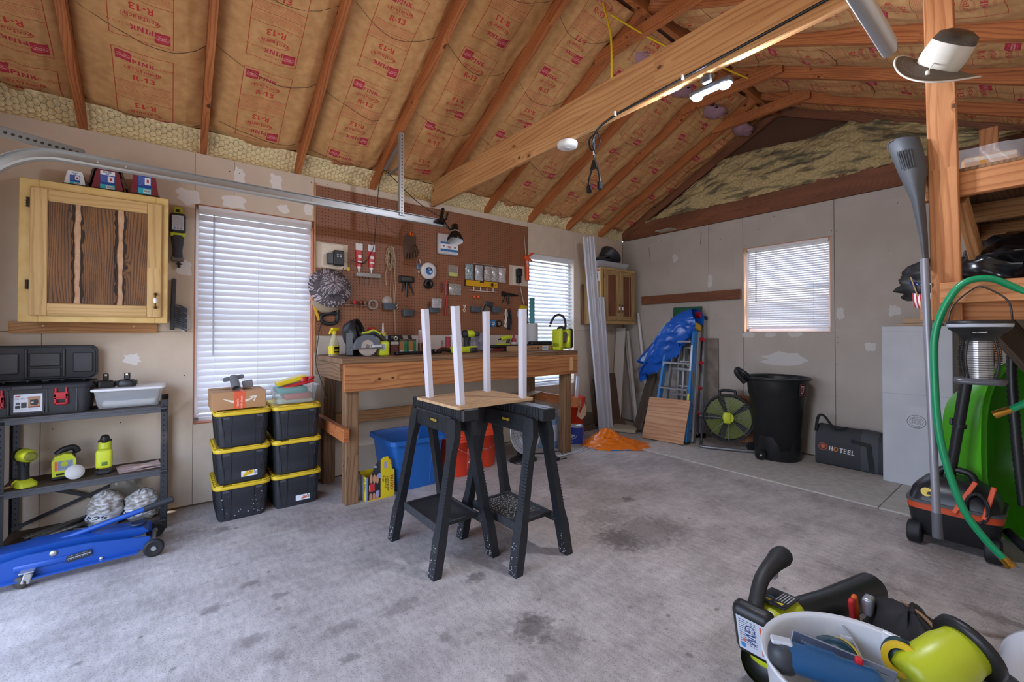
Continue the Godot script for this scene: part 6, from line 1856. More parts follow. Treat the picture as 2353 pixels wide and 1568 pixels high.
	rl.disc(48, 48, 34, 34, C("2a6fb2")).rect(20, 26, 56, 14, C("17181c")).text("LINE", 48, 33, 9, C("e8e8ea")).disc(60, 56, 12, 9, C("d8d6d2"))
	part(tr, "case", mb().lathe([Vector2(0, 0), Vector2(0.074, 0), Vector2(0.079, 0.006), Vector2(0.079, 0.026), Vector2(0.074, 0.032), Vector2(0, 0.032)], 32, Transform3D(Basis(Vector3.RIGHT, PI / 2), Vector3.ZERO)), mat("dcdad6", 0.4))
	sticker(tr, "label", rl, Vector3(0, 0, 0.0326), Vector3(0.052, 0, 0), Vector3(0, 0.052, 0))
	solo("tape_measure", "round black tape reel hanging below the white line reel", "tape measure", mb().lathe([Vector2(0.012, 0), Vector2(0.042, 0), Vector2(0.045, 0.008), Vector2(0.045, 0.03), Vector2(0.04, 0.036), Vector2(0.012, 0.03), Vector2(0.012, 0)], 24, Transform3D(Basis(Vector3.RIGHT, PI / 2), Vector3.ZERO)), mat("141416", 0.3), Vector3(-2.955, 1.652, 0.012))
	# rod with clamps and a roll of tape
	var rd := thing("peg_bar", "steel peg bar carrying small red handled clamps", "peg bar", Vector3(-3.60, 1.425, 0.008))
	part(rd, "bar", mb().cyl(Vector3(-0.12, 0, 0.03), Vector3(0.09, 0.0, 0.03), 0.004, -1, 8).cyl(Vector3(-0.12, 0, 0), Vector3(-0.12, 0, 0.03), 0.003, -1, 6).cyl(Vector3(0.09, 0, 0), Vector3(0.09, 0, 0.03), 0.003, -1, 6), mat("8d8780", 0.3, 0.8))
	for q in [[-0.045, "b5202a"], [0.01, "6b3a2a"], [0.045, "7a5a3a"]]: part(rd, "clamp", mb().rbox(Vector3(q[0], 0.025, 0.03), Vector3(0.026, 0.035, 0.02), 0.006).box(Vector3(q[0] + 0.004, -0.01, 0.034), Vector3(0.006, 0.05, 0.006), 0.001), mat(q[1], 0.4))
	solo("tape_roll", "roll of grey tape hanging right of the red clamps", "tape", mb().lathe([Vector2(0.03, 0), Vector2(0.043, 0), Vector2(0.043, 0.03), Vector2(0.03, 0.03), Vector2(0.03, 0)], 28, Transform3D(Basis(Vector3.RIGHT, PI / 2), Vector3.ZERO), true), mat("9a8f86", 0.7), Vector3(-3.485, 1.437, 0.009))
	# small grey bins
	var bins := [[-3.345, 1.395, "small grey peg bin holding a clear plastic dome"], [-3.163, 1.345, "small grey peg bin below the black gauge"], [-2.43, 1.405, "small grey peg bin left of the block plane"], [-2.17, 1.405, "small grey peg bin with screws right of the block plane"], [-2.9, 1.385, "small grey peg bin behind a clear packet"]]
	var bn: Node3D
	for q in bins:
		if bn == null:
			bn = thing("peg_bin", q[2], "bin", Vector3(q[0], q[1], 0.008), 0.0, "grey bins on the pegboard")
			var b := mb()
			b.loft([rrect(0.095, 0.05, 0.008, 0.0, 3, Vector3(0, 0, 0.03)), rrect(0.105, 0.058, 0.008, 0.055, 3, Vector3(0, 0, 0.03))], true, false)
			b.skin([rrect(0.105, 0.058, 0.008, 0.055, 3, Vector3(0, 0, 0.03)), rrect(0.098, 0.05, 0.006, 0.055, 3, Vector3(0, 0, 0.03)), rrect(0.09, 0.045, 0.006, 0.01, 3, Vector3(0, 0, 0.03))], true, -1, true)
			part(bn, "bin", b, mat("4b555c", 0.45))
		else: copy(bn, q[2], Vector3(q[0], q[1], 0.008))
	solo("clear_dome", "clear plastic dome standing in a grey peg bin", "dome", mb().lathe([Vector2(0.048, 0), Vector2(0.045, 0.02), Vector2(0.03, 0.035), Vector2(0, 0.042)], 20, Transform3D(Basis(Vector3.RIGHT, PI / 2), Vector3.ZERO)), glass("dcdad6", 0.35, 0.08), Vector3(-3.352, 1.475, 0.02))
	solo("snap_hook", "small steel snap hook hanging beside the grey peg bin", "hook", mb().tube(curve(V([[0, 0.03, 0], [0.012, 0.02, 0], [0.004, 0, 0], [-0.01, -0.015, 0], [0, -0.03, 0], [0.01, -0.02, 0]])), 0.0035, 6), mat("cfccc6", 0.25, 0.9), Vector3(-3.262, 1.44, 0.016))
	# assortment box behind the lamp
	var db := thing("drill_bit_case", "clear assortment box with printed blue and white label", "case", Vector3(-2.75, 2.05, 0.008), -2.0)
	part(db, "box", mb().rbox(Vector3(0, 0, 0.02), Vector3(0.215, 0.2, 0.04), 0.012, 2), mat("b9b4b4", 0.35))
	var dp := Pic.new(160, 96, C("dfe3ea"))
	dp.rect(0, 0, 160, 16, C("2d6aa8")).rect(0, 60, 160, 18, C("2d6aa8")).rect(10, 22, 36, 32, C("eef1f5")).rect(56, 22, 44, 32, C("e6d5d8")).rect(108, 22, 44, 32, C("e8ebf0"))
	for q in [[18, 30, 20], [66, 34, 24], [118, 32, 26]]: dp.rect(q[0], q[1], q[2], 8, C("b2483e")).rect(q[0] + 4, q[1] + 10, q[2] - 6, 5, C("3a3f4a"))
	dp.lines(6, 80, 148, 14, 2, C("7a828e"), 3)
	sticker(db, "label", dp, Vector3(0.01, -0.035, 0.0407), Vector3(0.095, 0, 0), Vector3(0, 0.055, 0))
	var yb := thing("yellow_anchor_box", "hanging clear box of bright yellow anchors", "box", Vector3(-2.685, 1.79, 0.008))
	part(yb, "box", mb().box(Vector3(0, 0.01, 0.015), Vector3(0.1, 0.11, 0.03), 0.003), glass("cfcac4", 0.35, 0.1))
	part(yb, "anchors", mb().rbox(Vector3(0, -0.025, 0.016), Vector3(0.09, 0.04, 0.022), 0.008), mat("d6e21c", 0.5))
	# packets on a bar
	var pb := thing("packet_bar", "steel bar with a row of hanging clear packets of fixings", "peg bar", Vector3(-2.3, 1.885, 0.008))
	part(pb, "bar", mb().cyl(Vector3(-0.16, 0.012, 0.035), Vector3(0.22, 0.012, 0.035), 0.004, -1, 8), mat("cfcbc4", 0.3, 0.8))
	var i := 0
	for q in [[-0.2, "4f7f8c"], [-0.085, "8f9aa8"], [0.03, "8a7f7a"], [0.125, "7c7a76"], [0.215, "b9a3a6"]]:
		var c: Color = C(q[1])
		part(pb, "packet", mb().grid(6, 8, func(u: float, v: float) -> Vector3: return Vector3(q[0] + (u - 0.5) * 0.095, -v * 0.155, 0.02 + 0.022 * sin(u * PI) * sin(v * PI) + 0.003 * sin(u * 13.0 + v * 7.0)), 1), tmat(flecks(q[1], "d2cdc8", 0.16, 20 + i, 48), 0.2))
		i += 1
	var lv := thing("spirit_level", "short yellow spirit level lying level on pegs", "level", Vector3(-2.345, 1.695, 0.01))
	part(lv, "body", mb().box(Vector3(0, 0, 0.012), Vector3(0.39, 0.058, 0.022), 0.002), mat("dba51c", 0.35))
	part(lv, "vial", mb().box(Vector3(-0.005, 0.02, 0.0235), Vector3(0.05, 0.02, 0.001)).cyl(Vector3(0.125, 0, 0.0235), Vector3(0.125, 0, 0.0245), 0.02, -1, 18).cyl(Vector3(0.17, 0, 0.0235), Vector3(0.17, 0, 0.0245), 0.008, -1, 12), mat("4a3a1c", 0.3))
	part(lv, "end_cap", mb().box(Vector3(-0.2, 0, 0.012), Vector3(0.012, 0.06, 0.024), 0.002), mat("3a2414", 0.6))
	var wr := thing("wire_rack", "white wire rack under the yellow spirit level", "rack", Vector3(-2.345, 1.625, 0.008))
	for x in [-0.1, -0.02, 0.06, 0.14]: part(wr, "prong", mb().box(Vector3(x, 0.018, 0.02), Vector3(0.008, 0.036, 0.006), 0.001), mat("e6e2da", 0.4))
	part(wr, "rail", mb().cyl(Vector3(-0.18, -0.004, 0.03), Vector3(0.18, -0.004, 0.03), 0.0035, -1, 6), mat("e6e2da", 0.4))
	for x in [-2.435, -2.385]: solo("orange_plug", "round orange plug on the pegboard, %s" % ["left of the pair", "right of the pair"][0 if x < -2.4 else 1], "plug", mb().lathe([Vector2(0, 0), Vector2(0.015, 0.002), Vector2(0.018, 0.012), Vector2(0.012, 0.024), Vector2(0, 0.027)], 14, Transform3D(Basis(Vector3.RIGHT, PI / 2), Vector3.ZERO)), mat("e05a1c", 0.5), Vector3(x, 1.56, 0.009))
	# red bar clamp, packet of screws
	var rc := thing("bar_clamp", "red quick clamp hanging upright on the pegboard", "clamp", Vector3(-2.765, 1.53, 0.016))
	part(rc, "handle", mb().tube(curve(V([[0.01, 0.17, 0], [0.0, 0.06, 0], [0.012, -0.03, 0], [0.0, -0.12, 0.0], [0.0, -0.17, 0]])), [0.011, 0.011, 0.011, 0.01, 0.01, 0.009, 0.009, 0.01, 0.01, 0.009, 0.009, 0.009, 0.009, 0.01, 0.011, 0.01, 0.009, 0.009, 0.009, 0.009, 0.01, 0.011, 0.012, 0.011, 0.01], 8), mat("b51f26", 0.35))
	part(rc, "jaw", mb().box(Vector3(-0.045, 0.1, 0), Vector3(0.02, 0.1, 0.018), 0.006).box(Vector3(0.008, 0.08, 0.004), Vector3(0.02, 0.12, 0.02), 0.005), mat("7a1a20", 0.4))
	solo("screw_packet", "clear packet of dark and silver screws beside the red clamp", "packet", mb().grid(6, 6, func(u: float, v: float) -> Vector3: return Vector3((u - 0.5) * 0.14, (v - 0.5) * 0.11, 0.008 + 0.016 * sin(u * PI) * sin(v * PI)), 1), tmat(flecks("6e6a66", "cfcac4", 0.2, 43, 64), 0.2), Vector3(-2.66, 1.62, 0.01))
	solo("cable_clip", "small pale cord clip on the pegboard between two grey bins", "clip", mb().tube(curve(V([[-0.014, 0.035, 0], [0, 0.02, 0], [0.012, 0.035, 0], [0.012, 0.012, 0], [-0.012, -0.012, 0], [0, -0.035, 0], [0.013, -0.018, 0], [0, 0, 0]])), 0.004, 6), mat("dccfc2", 0.5), Vector3(-2.55, 1.437, 0.014))
	var bp := thing("block_plane", "steel block plane wedged on the pegboard between two grey bins", "plane", Vector3(-2.285, 1.44, 0.02), 0.0)
	part(bp, "sole", mb().box(Vector3(0, 0.0, 0.012), Vector3(0.06, 0.16, 0.012), 0.002, Basis(Vector3.BACK, -0.45)), mat("8e8a88", 0.3, 0.8))
	part(bp, "body", mb().box(Vector3(0.02, 0.05, 0.022), Vector3(0.1, 0.05, 0.03), 0.01, Basis(Vector3.BACK, -0.2)), mat("3b3a3c", 0.35))
	part(bp, "iron", mb().box(Vector3(-0.055, 0.03, 0.02), Vector3(0.006, 0.13, 0.02), 0.001, Basis(Vector3.BACK, -0.5)), mat("cfc9c4", 0.25, 0.9))
	var dc := thing("drill_chuck_set", "black pistol shaped adapter hanging on the pegboard", "tool", Vector3(-1.985, 1.605, 0.02))
	part(dc, "barrel", mb().cyl(Vector3(-0.1, 0.005, 0.01), Vector3(-0.07, 0.005, 0.01), 0.028, 0.024, 18).cyl(Vector3(-0.07, 0.005, 0.01), Vector3(0.06, 0.0, 0.01), 0.014, -1, 14).cyl(Vector3(0.06, 0, 0.01), Vector3(0.12, -0.005, 0.01), 0.008, -1, 10), mat("151517", 0.35))
	part(dc, "grip", mb().tube(V([[-0.02, 0, 0.01], [-0.03, -0.05, 0.01], [-0.01, -0.1, 0.01]]), 0.012, 8).tube(V([[-0.05, 0, 0.01], [-0.1, -0.1, 0.005]]), 0.005, 6), mat("1c1c1e", 0.5))
	for q in [[-2.2, "2a74ad", "e8e8ea", "roll of blue tape hanging left of a black roll"], [-2.123, "19191b", "b8a890", "roll of black tape hanging right of a blue roll"]]:
		var tp := thing("electrical_tape", q[3], "tape", Vector3(q[0], 1.29, 0.009))
		part(tp, "roll", mb().lathe([Vector2(0.018, 0), Vector2(0.037, 0), Vector2(0.037, 0.018), Vector2(0.018, 0.018), Vector2(0.018, 0)], 24, Transform3D(Basis(Vector3.RIGHT, PI / 2), Vector3.ZERO), true), mat(q[1], 0.35))
		part(tp, "core", mb().lathe([Vector2(0.013, 0), Vector2(0.018, 0), Vector2(0.018, 0.019), Vector2(0.013, 0.019), Vector2(0.013, 0)], 24, Transform3D(Basis(Vector3.RIGHT, PI / 2), Vector3.ZERO), true), mat(q[2], 0.6))
	solo("white_cord_hank", "hank of white cord hanging behind a white table leg", "cord", mb().tube(curve(V([[0, 0.1, 0], [0.016, 0.04, 0.004], [-0.012, -0.03, 0.004], [0.01, -0.085, 0.004], [-0.016, -0.08, 0.004], [0.004, -0.02, 0.008], [-0.012, 0.05, 0.008], [0.004, 0.1, 0.004]])), 0.009, 8), mat("d9d4cc", 0.7), Vector3(-2.032, 1.345, 0.02))
	solo("black_cord_hank", "hank of black cord looped on the pegboard beside a white one", "cord", mb().tube(curve(V([[0.0, 0.11, 0], [0.02, 0.03, 0.004], [0.02, -0.05, 0.004], [0.0, -0.11, 0.004], [-0.024, -0.06, 0.004], [-0.012, 0.03, 0.008], [0.0, 0.1, 0.006]])), 0.01, 8), mat("1d1e22", 0.6), Vector3(-1.985, 1.34, 0.02))
	# caulking gun hanging by the window, and the rod below it
	var cg := thing("caulking_gun", "orange caulking gun hanging nose up beside the open blind", "caulking gun", Vector3(-1.735, 1.95, 0.03))
	var org := mat("e0521c", 0.4)
	part(cg, "barrel", mb().cyl(Vector3(0, -0.17, 0), Vector3(-0.005, 0.06, 0), 0.024, -1, 16), org)
	part(cg, "sleeve", mb().cyl(Vector3(-0.001, -0.02, 0), Vector3(-0.003, 0.04, 0), 0.0255, -1, 16), mat("a89c98", 0.4))
	part(cg, "trigger", mb().bar(Vector3(-0.03, 0.075, 0), Vector3(0.085, 0.145, 0), 0.022, 0.022, 0.005, Vector3.BACK).bar(Vector3(0.0, 0.085, 0), Vector3(0.07, 0.05, 0), 0.018, 0.018, 0.004, Vector3.BACK).box(Vector3(-0.01, 0.08, 0), Vector3(0.06, 0.05, 0.04), 0.01), org)
	part(cg, "plunger", mb().cyl(Vector3(-0.02, 0.08, 0), Vector3(-0.04, 0.34, -0.01), 0.004, -1, 8), mat("bdb9b2", 0.3, 0.8))
	var fr := thing("fishing_rod", "thin rod with yellow reel leaning on the pegboard by the window", "rod", Vector3.ZERO)
	part(fr, "rod", mb().tube(curve(V([[-1.85, 1.74, 0.03], [-1.79, 1.5, 0.04], [-1.74, 1.25, 0.07], [-1.715, 1.1, 0.09], [-1.71, 1.018, 0.10]])), 0.006, 8), mat("a59c92", 0.5))
	part(fr, "grip", mb().tube(V([[-1.722, 1.15, 0.083], [-1.709, 1.019, 0.10]]), 0.012, 8), mat("17171a", 0.6))
	part(fr, "yellow_reel", mb().cyl(Vector3(-1.84, 1.475, 0.04), Vector3(-1.76, 1.465, 0.045), 0.026, -1, 16), mat("d6b31c", 0.45))
	part(fr, "tag", mb().box(Vector3(-1.86, 1.4, 0.02), Vector3(0.03, 0.06, 0.01), 0.002), mat("7fa9c9", 0.5))
	var gp := solo("clear_packet", "clear packet with printed header hanging in front of a grey bin", "packet", mb().grid(6, 6, func(u: float, v: float) -> Vector3: return Vector3((u - 0.5) * 0.105, (v - 0.5) * 0.09, 0.004 + 0.01 * sin(u * PI) * sin(v * PI)), 1), tmat(flecks("cfcac8", "8d8792", 0.12, 47, 48), 0.2), Vector3(-2.9, 1.47, 0.085))

func bench_top() -> void:
	var Y := 1.0165
	var lime := mat(LIME, 0.4)
	# spray bottle
	var o := thing("spray_bottle", "clear spray bottle with yellow trigger and yellow label on the workbench", "spray bottle", Vector3(-3.87, Y, 0.25), 30.0)
	part(o, "bottle", mb().loft([rrect(0.075, 0.05, 0.02, 0.0), rrect(0.08, 0.054, 0.022, 0.06), rrect(0.07, 0.05, 0.022, 0.1), rrect(0.03, 0.03, 0.014, 0.15), rrect(0.026, 0.026, 0.013, 0.17)]), glass("d9d2a0", 0.5, 0.1))
	part(o, "label", mb().loft([rrect(0.081, 0.055, 0.022, 0.012), rrect(0.0815, 0.0555, 0.022, 0.075)], false, false), mat("e0cc1e", 0.4))
	part(o, "print", mb().box(Vector3(0, 0.058, 0.0285), Vector3(0.05, 0.02, 0.002), 0.0005).box(Vector3(0, 0.03, 0.0283), Vector3(0.05, 0.012, 0.002), 0.0005), mat("1c1c18", 0.5))
	part(o, "cap", mb().cyl(Vector3(0, 0.165, 0), Vector3(0, 0.19, 0), 0.018, -1, 14), mat("e6d21a", 0.35))
	part(o, "trigger", mb().rbox(Vector3(0.01, 0.203, 0), Vector3(0.07, 0.024, 0.022), 0.006).bar(Vector3(-0.03, 0.2, 0), Vector3(-0.045, 0.165, 0), 0.016, 0.01, 0.003, Vector3.RIGHT), mat("e6d21a", 0.35))
	# round air circulator
	o = thing("air_circulator", "black round desktop fan on the workbench behind the circular saw", "fan", Vector3(-3.72, Y, 0.27), 55.0)
	var bk := mat("1d1e21", 0.4)
	var ft := Transform3D(Basis(Vector3.RIGHT, PI / 2 - 0.25), Vector3(0, 0.155, 0))
	part(o, "stand", mb().loft([rrect(0.16, 0.13, 0.05, 0.0), rrect(0.15, 0.12, 0.05, 0.02), rrect(0.07, 0.07, 0.03, 0.04)]).box(Vector3(-0.115, 0.09, 0), Vector3(0.016, 0.18, 0.06), 0.006).box(Vector3(0.115, 0.09, 0), Vector3(0.016, 0.18, 0.06), 0.006), bk)
	part(o, "housing", mb().lathe([Vector2(0.06, -0.075), Vector2(0.1, -0.055), Vector2(0.122, 0.0), Vector2(0.125, 0.05), Vector2(0.118, 0.055), Vector2(0.112, 0.03), Vector2(0.11, 0.0)], 36, ft), bk)
	var gr := mb()
	for i in 40:
		var a := TAU * i / 40
		gr.tube([ft * Vector3(cos(a) * 0.03, 0.045, sin(a) * 0.03), ft * Vector3(cos(a + 0.5) * 0.075, 0.044, sin(a + 0.5) * 0.075), ft * Vector3(cos(a + 0.8) * 0.114, 0.036, sin(a + 0.8) * 0.114)], 0.0016, 4)
	part(o, "grille", gr, bk, "stuff")
	part(o, "hub", mb().lathe([Vector2(0.034, 0.035), Vector2(0.034, 0.048), Vector2(0, 0.052)], 20, ft), bk)
	part(o, "back_plate", mb().lathe([Vector2(0, -0.03), Vector2(0.11, -0.02)], 30, ft), mat("0d0d0f", 0.6))
	# circular saw
	o = thing("circular_saw", "lime and grey cordless circular saw lying at the bench's left end", "power tool", Vector3(-3.68, Y, 0.46), -4.0)
	var bt := Transform3D(Basis(Vector3.RIGHT, PI / 2), Vector3(-0.03, 0.075, 0.045))
	var teeth := PackedVector2Array()
	for i in 48:
		var a := TAU * i / 48
		teeth.append(Vector2(cos(a), sin(a)) * (0.0745 if i % 2 else 0.07))
	part(o, "blade", mb().prism(teeth, 0.002, Transform3D(Basis.IDENTITY, Vector3(-0.02, 0.0755, 0.056))), mat("c9c9cb", 0.22, 0.9))
	part(o, "arbor", mb().cyl(Vector3(-0.02, 0.0755, 0.058), Vector3(-0.02, 0.0755, 0.066), 0.016, 0.014, 16).cyl(Vector3(-0.02, 0.0755, 0.066), Vector3(-0.02, 0.0755, 0.07), 0.007, -1, 6), mat("8a8a8c", 0.3, 0.8))
	var gd := PackedVector2Array()
	for i in 17: gd.append(Vector2(-0.02 + cos(PI * i / 16 - 0.1) * 0.096, 0.062 + sin(PI * i / 16 - 0.1) * 0.094))
	gd.append(Vector2(-0.118, 0.045))
	gd.append(Vector2(-0.07, 0.05))
	for i in 9: gd.append(Vector2(-0.02 + cos(PI - PI * i / 8) * 0.05, 0.07 + sin(PI - PI * i / 8) * 0.05))
	gd.append(Vector2(0.03, 0.06))
	part(o, "blade_guard", mb().prism(gd, 0.05, Transform3D(Basis.IDENTITY, Vector3(0, 0.004, 0.02))), mat("5b6068", 0.45))
	part(o, "shoe", mb().span(Vector3(-0.14, 0.054, 0.072), Vector3(0.09, 0.062, 0.08), 0.001).box(Vector3(-0.02, 0.06, 0.0), Vector3(0.2, 0.006, 0.12), 0.001), mat("7d7d7c", 0.35, 0.7))
	part(o, "lever", mb().box(Vector3(0.045, 0.075, 0.075), Vector3(0.07, 0.02, 0.02), 0.004), mat("b9bcc0", 0.4))
	part(o, "handle", mb().tube(curve(V([[-0.05, 0.16, 0.0], [0.0, 0.168, 0.0], [0.04, 0.18, 0.0], [0.09, 0.15, 0.0], [0.125, 0.11, 0.0]])), 0.02, 10), mat("36382c", 0.6))
	part(o, "handle_stripe", mb().tube(curve(V([[-0.05, 0.172, 0.012], [0.0, 0.18, 0.012], [0.04, 0.193, 0.01], [0.09, 0.164, 0.012]])), 0.009, 8), mat("aabf2c", 0.45))
	part(o, "battery_mount", mb().rbox(Vector3(0.11, 0.055, 0.01), Vector3(0.075, 0.11, 0.1), 0.014), lime)
	part(o, "motor", mb().cyl(Vector3(-0.01, 0.075, -0.09), Vector3(-0.01, 0.075, 0.02), 0.045, -1, 20), mat("26272a", 0.5))
	part(o, "label", mb().box(Vector3(0.095, 0.065, 0.0605), Vector3(0.028, 0.05, 0.001)), mat("a8b2b6", 0.5))
	# cans, tubes and boxes at the back
	o = thing("spray_can", "blue spray can with red cap behind the circular saw", "spray can", Vector3(-3.545, Y, 0.16))
	part(o, "can", mb().lathe([Vector2(0, 0), Vector2(0.033, 0), Vector2(0.034, 0.004), Vector2(0.034, 0.165), Vector2(0.026, 0.18), Vector2(0, 0.182)], 20), mat("31489a", 0.3))
	part(o, "cap", mb().lathe([Vector2(0, 0), Vector2(0.032, 0), Vector2(0.034, 0.03), Vector2(0.026, 0.045), Vector2(0, 0.048)], 20, Transform3D(Basis.IDENTITY, Vector3(0, 0.175, 0))), mat("c02834", 0.4))
	o = thing("caulk_cartridge", "blue and white caulk cartridge with long nozzle standing on the workbench", "cartridge", Vector3(-3.45, Y, 0.17))
	part(o, "cartridge", mb().cyl(Vector3(0, 0, 0), Vector3(0, 0.17, 0), 0.025, -1, 18, 0.002), tmat(flecks("3f86c0", "dfe6ec", 0.06, 51, 48), 0.4))
	part(o, "collar", mb().cyl(Vector3(0, 0.15, 0), Vector3(0, 0.178, 0), 0.0258, -1, 18), mat("d8cc4a", 0.4))
	part(o, "nozzle", mb().cyl(Vector3(0, 0.178, 0), Vector3(0, 0.26, 0), 0.01, 0.004, 12), mat("eceae4", 0.4))
	o = thing("timer_dial", "black clamp device with chrome dial on a carton at the bench back", "tool", Vector3(-3.37, Y, 0.2))
	part(o, "carton", mb().span(Vector3(-0.035, 0, -0.03), Vector3(0.035, 0.075, 0.03), 0.001), mat("6b3a2e", 0.6))
	part(o, "carton_top", mb().span(Vector3(-0.034, 0.0755, -0.03), Vector3(0.034, 0.1, 0.03), 0.001), mat("d0cdc4", 0.6))
	part(o, "body", mb().rbox(Vector3(0, 0.128, 0), Vector3(0.085, 0.052, 0.06), 0.008).bar(Vector3(-0.035, 0.12, 0), Vector3(-0.065, 0.01, 0.0), 0.05, 0.02, 0.005, Vector3.RIGHT), mat("1a1a1c", 0.4))
	part(o, "dial", mb().lathe([Vector2(0.008, 0), Vector2(0.022, 0), Vector2(0.02, 0.006), Vector2(0.008, 0.004)], 16, Transform3D(Basis(Vector3.RIGHT, PI / 2), Vector3(0.008, 0.128, 0.03))), mat("c9c5be", 0.25, 0.8))
	for k in 2:
		o = thing("screw_carton", ["green and orange screw carton with open flap, left of two", "green and orange screw carton with open flap, right of two"][k], "box", Vector3(-3.29 + k * 0.083, Y, 0.19), 0.0, "screw cartons on the workbench")
		var p := Pic.new(64, 96, C("3f8f5f"))
		p.rect(0, 0, 64, 14, C("5a4a3c")).rect(4, 16, 34, 62, C("b98048")).rect(4, 76, 34, 20, C("d6dae0")).text("1-1/4", 20, 86, 9, C("2a3a6a")).rect(42, 30, 18, 40, C("2f7a4c"))
		part(o, "carton", mb().span(Vector3(-0.037, 0, -0.03), Vector3(0.037, 0.12, 0.03), 0.001), mat("7a5a3a", 0.6))
		sticker(o, "print", p, Vector3(0, 0.06, 0.0306), Vector3(0.0365, 0, 0), Vector3(0, 0.0595, 0))
		part(o, "flap", mb().box(Vector3(0.0, 0.135, -0.02), Vector3(0.035, 0.002, 0.045), 0.0, Basis(Vector3.RIGHT, 0.9)), mat("2f2a26", 0.7))
	o = thing("marker_tube", "clear tube of red pencils with amber label on the workbench", "tube", Vector3(-3.115, Y, 0.2))
	part(o, "tube", mb().cyl(Vector3(0, 0.0, 0), Vector3(0, 0.2, 0), 0.026, -1, 18), glass("d8d4d0", 0.3, 0.08))
	for i in 5: part(o, "pencil", mb().cyl(Vector3(cos(i * 1.256) * 0.014, 0.08, sin(i * 1.256) * 0.014), Vector3(cos(i * 1.256) * 0.014, 0.17, sin(i * 1.256) * 0.014), 0.006, -1, 6), mat("c04038", 0.4))
	part(o, "label", mb().cyl(Vector3(0, 0.015, 0), Vector3(0, 0.085, 0), 0.0265, -1, 18), tmat(flecks("b07030", "3a2418", 0.08, 55, 48), 0.4))
	solo("pry_bar", "flat black pry bar lying along the front of the workbench", "bar", mb().box(Vector3(0, 0.012, 0), Vector3(0.36, 0.024, 0.05), 0.006).cyl(Vector3(0.12, 0.03, 0), Vector3(0.19, 0.03, 0.01), 0.006, -1, 8), mat("15161a", 0.35), Vector3(-3.28, Y, 0.43), 6.0)
	solo("drill_bit_row", "dark row of loose metal bits beside the flat black bar", "bits", mb().box(Vector3(0, 0.006, 0), Vector3(0.16, 0.012, 0.02), 0.003).box(Vector3(0.02, 0.008, 0.03), Vector3(0.12, 0.016, 0.016), 0.004), mat("57524c", 0.4, 0.6), Vector3(-3.09, Y, 0.36), 10.0)
	o = thing("hand_plane_grip", "curved red and black grip lying beside a lime tool body", "grip", Vector3(-3.02, Y, 0.46), 10.0)
	part(o, "grip", mb().tube(curve(V([[-0.08, 0.02, 0], [-0.03, 0.034, 0], [0.03, 0.03, 0], [0.07, 0.018, 0]])), 0.0165, 10), mat("241c1c", 0.5))
	part(o, "stripe", mb().tube(curve(V([[-0.08, 0.034, 0], [-0.03, 0.048, 0], [0.03, 0.044, 0], [0.07, 0.03, 0]])), 0.006, 8), mat("9a2a26", 0.5))
	o = thing("multi_tool", "lime multi tool lying flat on the workbench front", "power tool", Vector3(-2.87, Y, 0.46), 2.0)
	part(o, "body", mb().rbox(Vector3(0, 0.028, 0), Vector3(0.19, 0.054, 0.06), 0.014), lime)
	part(o, "battery", mb().rbox(Vector3(0.13, 0.024, 0), Vector3(0.08, 0.045, 0.075), 0.012), mat("2a2c2e", 0.5))
	part(o, "battery_top", mb().rbox(Vector3(0.125, 0.05, 0), Vector3(0.07, 0.016, 0.06), 0.006), lime)
	part(o, "label", mb().box(Vector3(-0.05, 0.03, 0.0308), Vector3(0.03, 0.03, 0.001)), mat("7b837c", 0.5))
	o = thing("cordless_drill", "lime and black cordless drill standing upright on the workbench", "power tool", Vector3(-2.70, Y, 0.30), -15.0)
	drill_shape(o, true)
	o = thing("parts_organizer", "clear parts organizer box standing behind the cordless drill", "organizer", Vector3(-2.50, Y, 0.16))
	part(o, "box", mb().box(Vector3(0, 0.09, 0), Vector3(0.15, 0.18, 0.05), 0.004), tmat(flecks("a8a6b0", "6c6878", 0.14, 58, 64), 0.25))
	for x in [-0.035, 0.035]: part(o, "divider", mb().box(Vector3(x, 0.09, 0.026), Vector3(0.004, 0.17, 0.003)), mat("d6d4dc", 0.3))
	o = thing("magazine_stack", "upright printed packs standing behind the cordless drill", "packs", Vector3(-2.75, Y, 0.12))
	var i := 0
	for q in ["b8404a", "e2dfe2", "3a4a86", "c9c6cc"]:
		part(o, "pack", mb().box(Vector3(-0.05 + i * 0.045, 0.07 + 0.008 * (i % 2), 0), Vector3(0.03, 0.14 + 0.016 * (i % 2), 0.04), 0.002), mat(q, 0.4))
		i += 1
	o = thing("glue_gun", "lime hot glue gun lying on its rest on the workbench", "glue gun", Vector3(-2.22, Y + 0.035, 0.24), 0.0)
	part(o, "body", mb().rbox(Vector3(0.02, 0.09, 0), Vector3(0.13, 0.045, 0.04), 0.016, 2, Basis(Vector3.BACK, 0.12)), lime)
	part(o, "nozzle", mb().cyl(Vector3(-0.04, 0.08, 0), Vector3(-0.075, 0.072, 0), 0.011, 0.004, 10), mat("1a1a1c", 0.5))
	part(o, "grip", mb().bar(Vector3(0.06, 0.08, 0), Vector3(0.03, 0.01, 0), 0.03, 0.034, 0.01, Vector3.RIGHT), mat("2a2c28", 0.5))
	part(o, "foot", mb().rbox(Vector3(-0.02, 0.0, 0), Vector3(0.15, 0.068, 0.075), 0.014), lime)
	solo("red_putty_tin", "small red tin beside the lime glue gun", "tin", mb().rbox(Vector3(0, 0.014, 0), Vector3(0.09, 0.028, 0.05), 0.006), mat("a8262c", 0.4), Vector3(-2.36, Y, 0.33))
	o = thing("hedge_trimmer_cover", "long black blade cover lying across the right half of the workbench", "cover", Vector3(-2.1, Y, 0.34), 1.0)
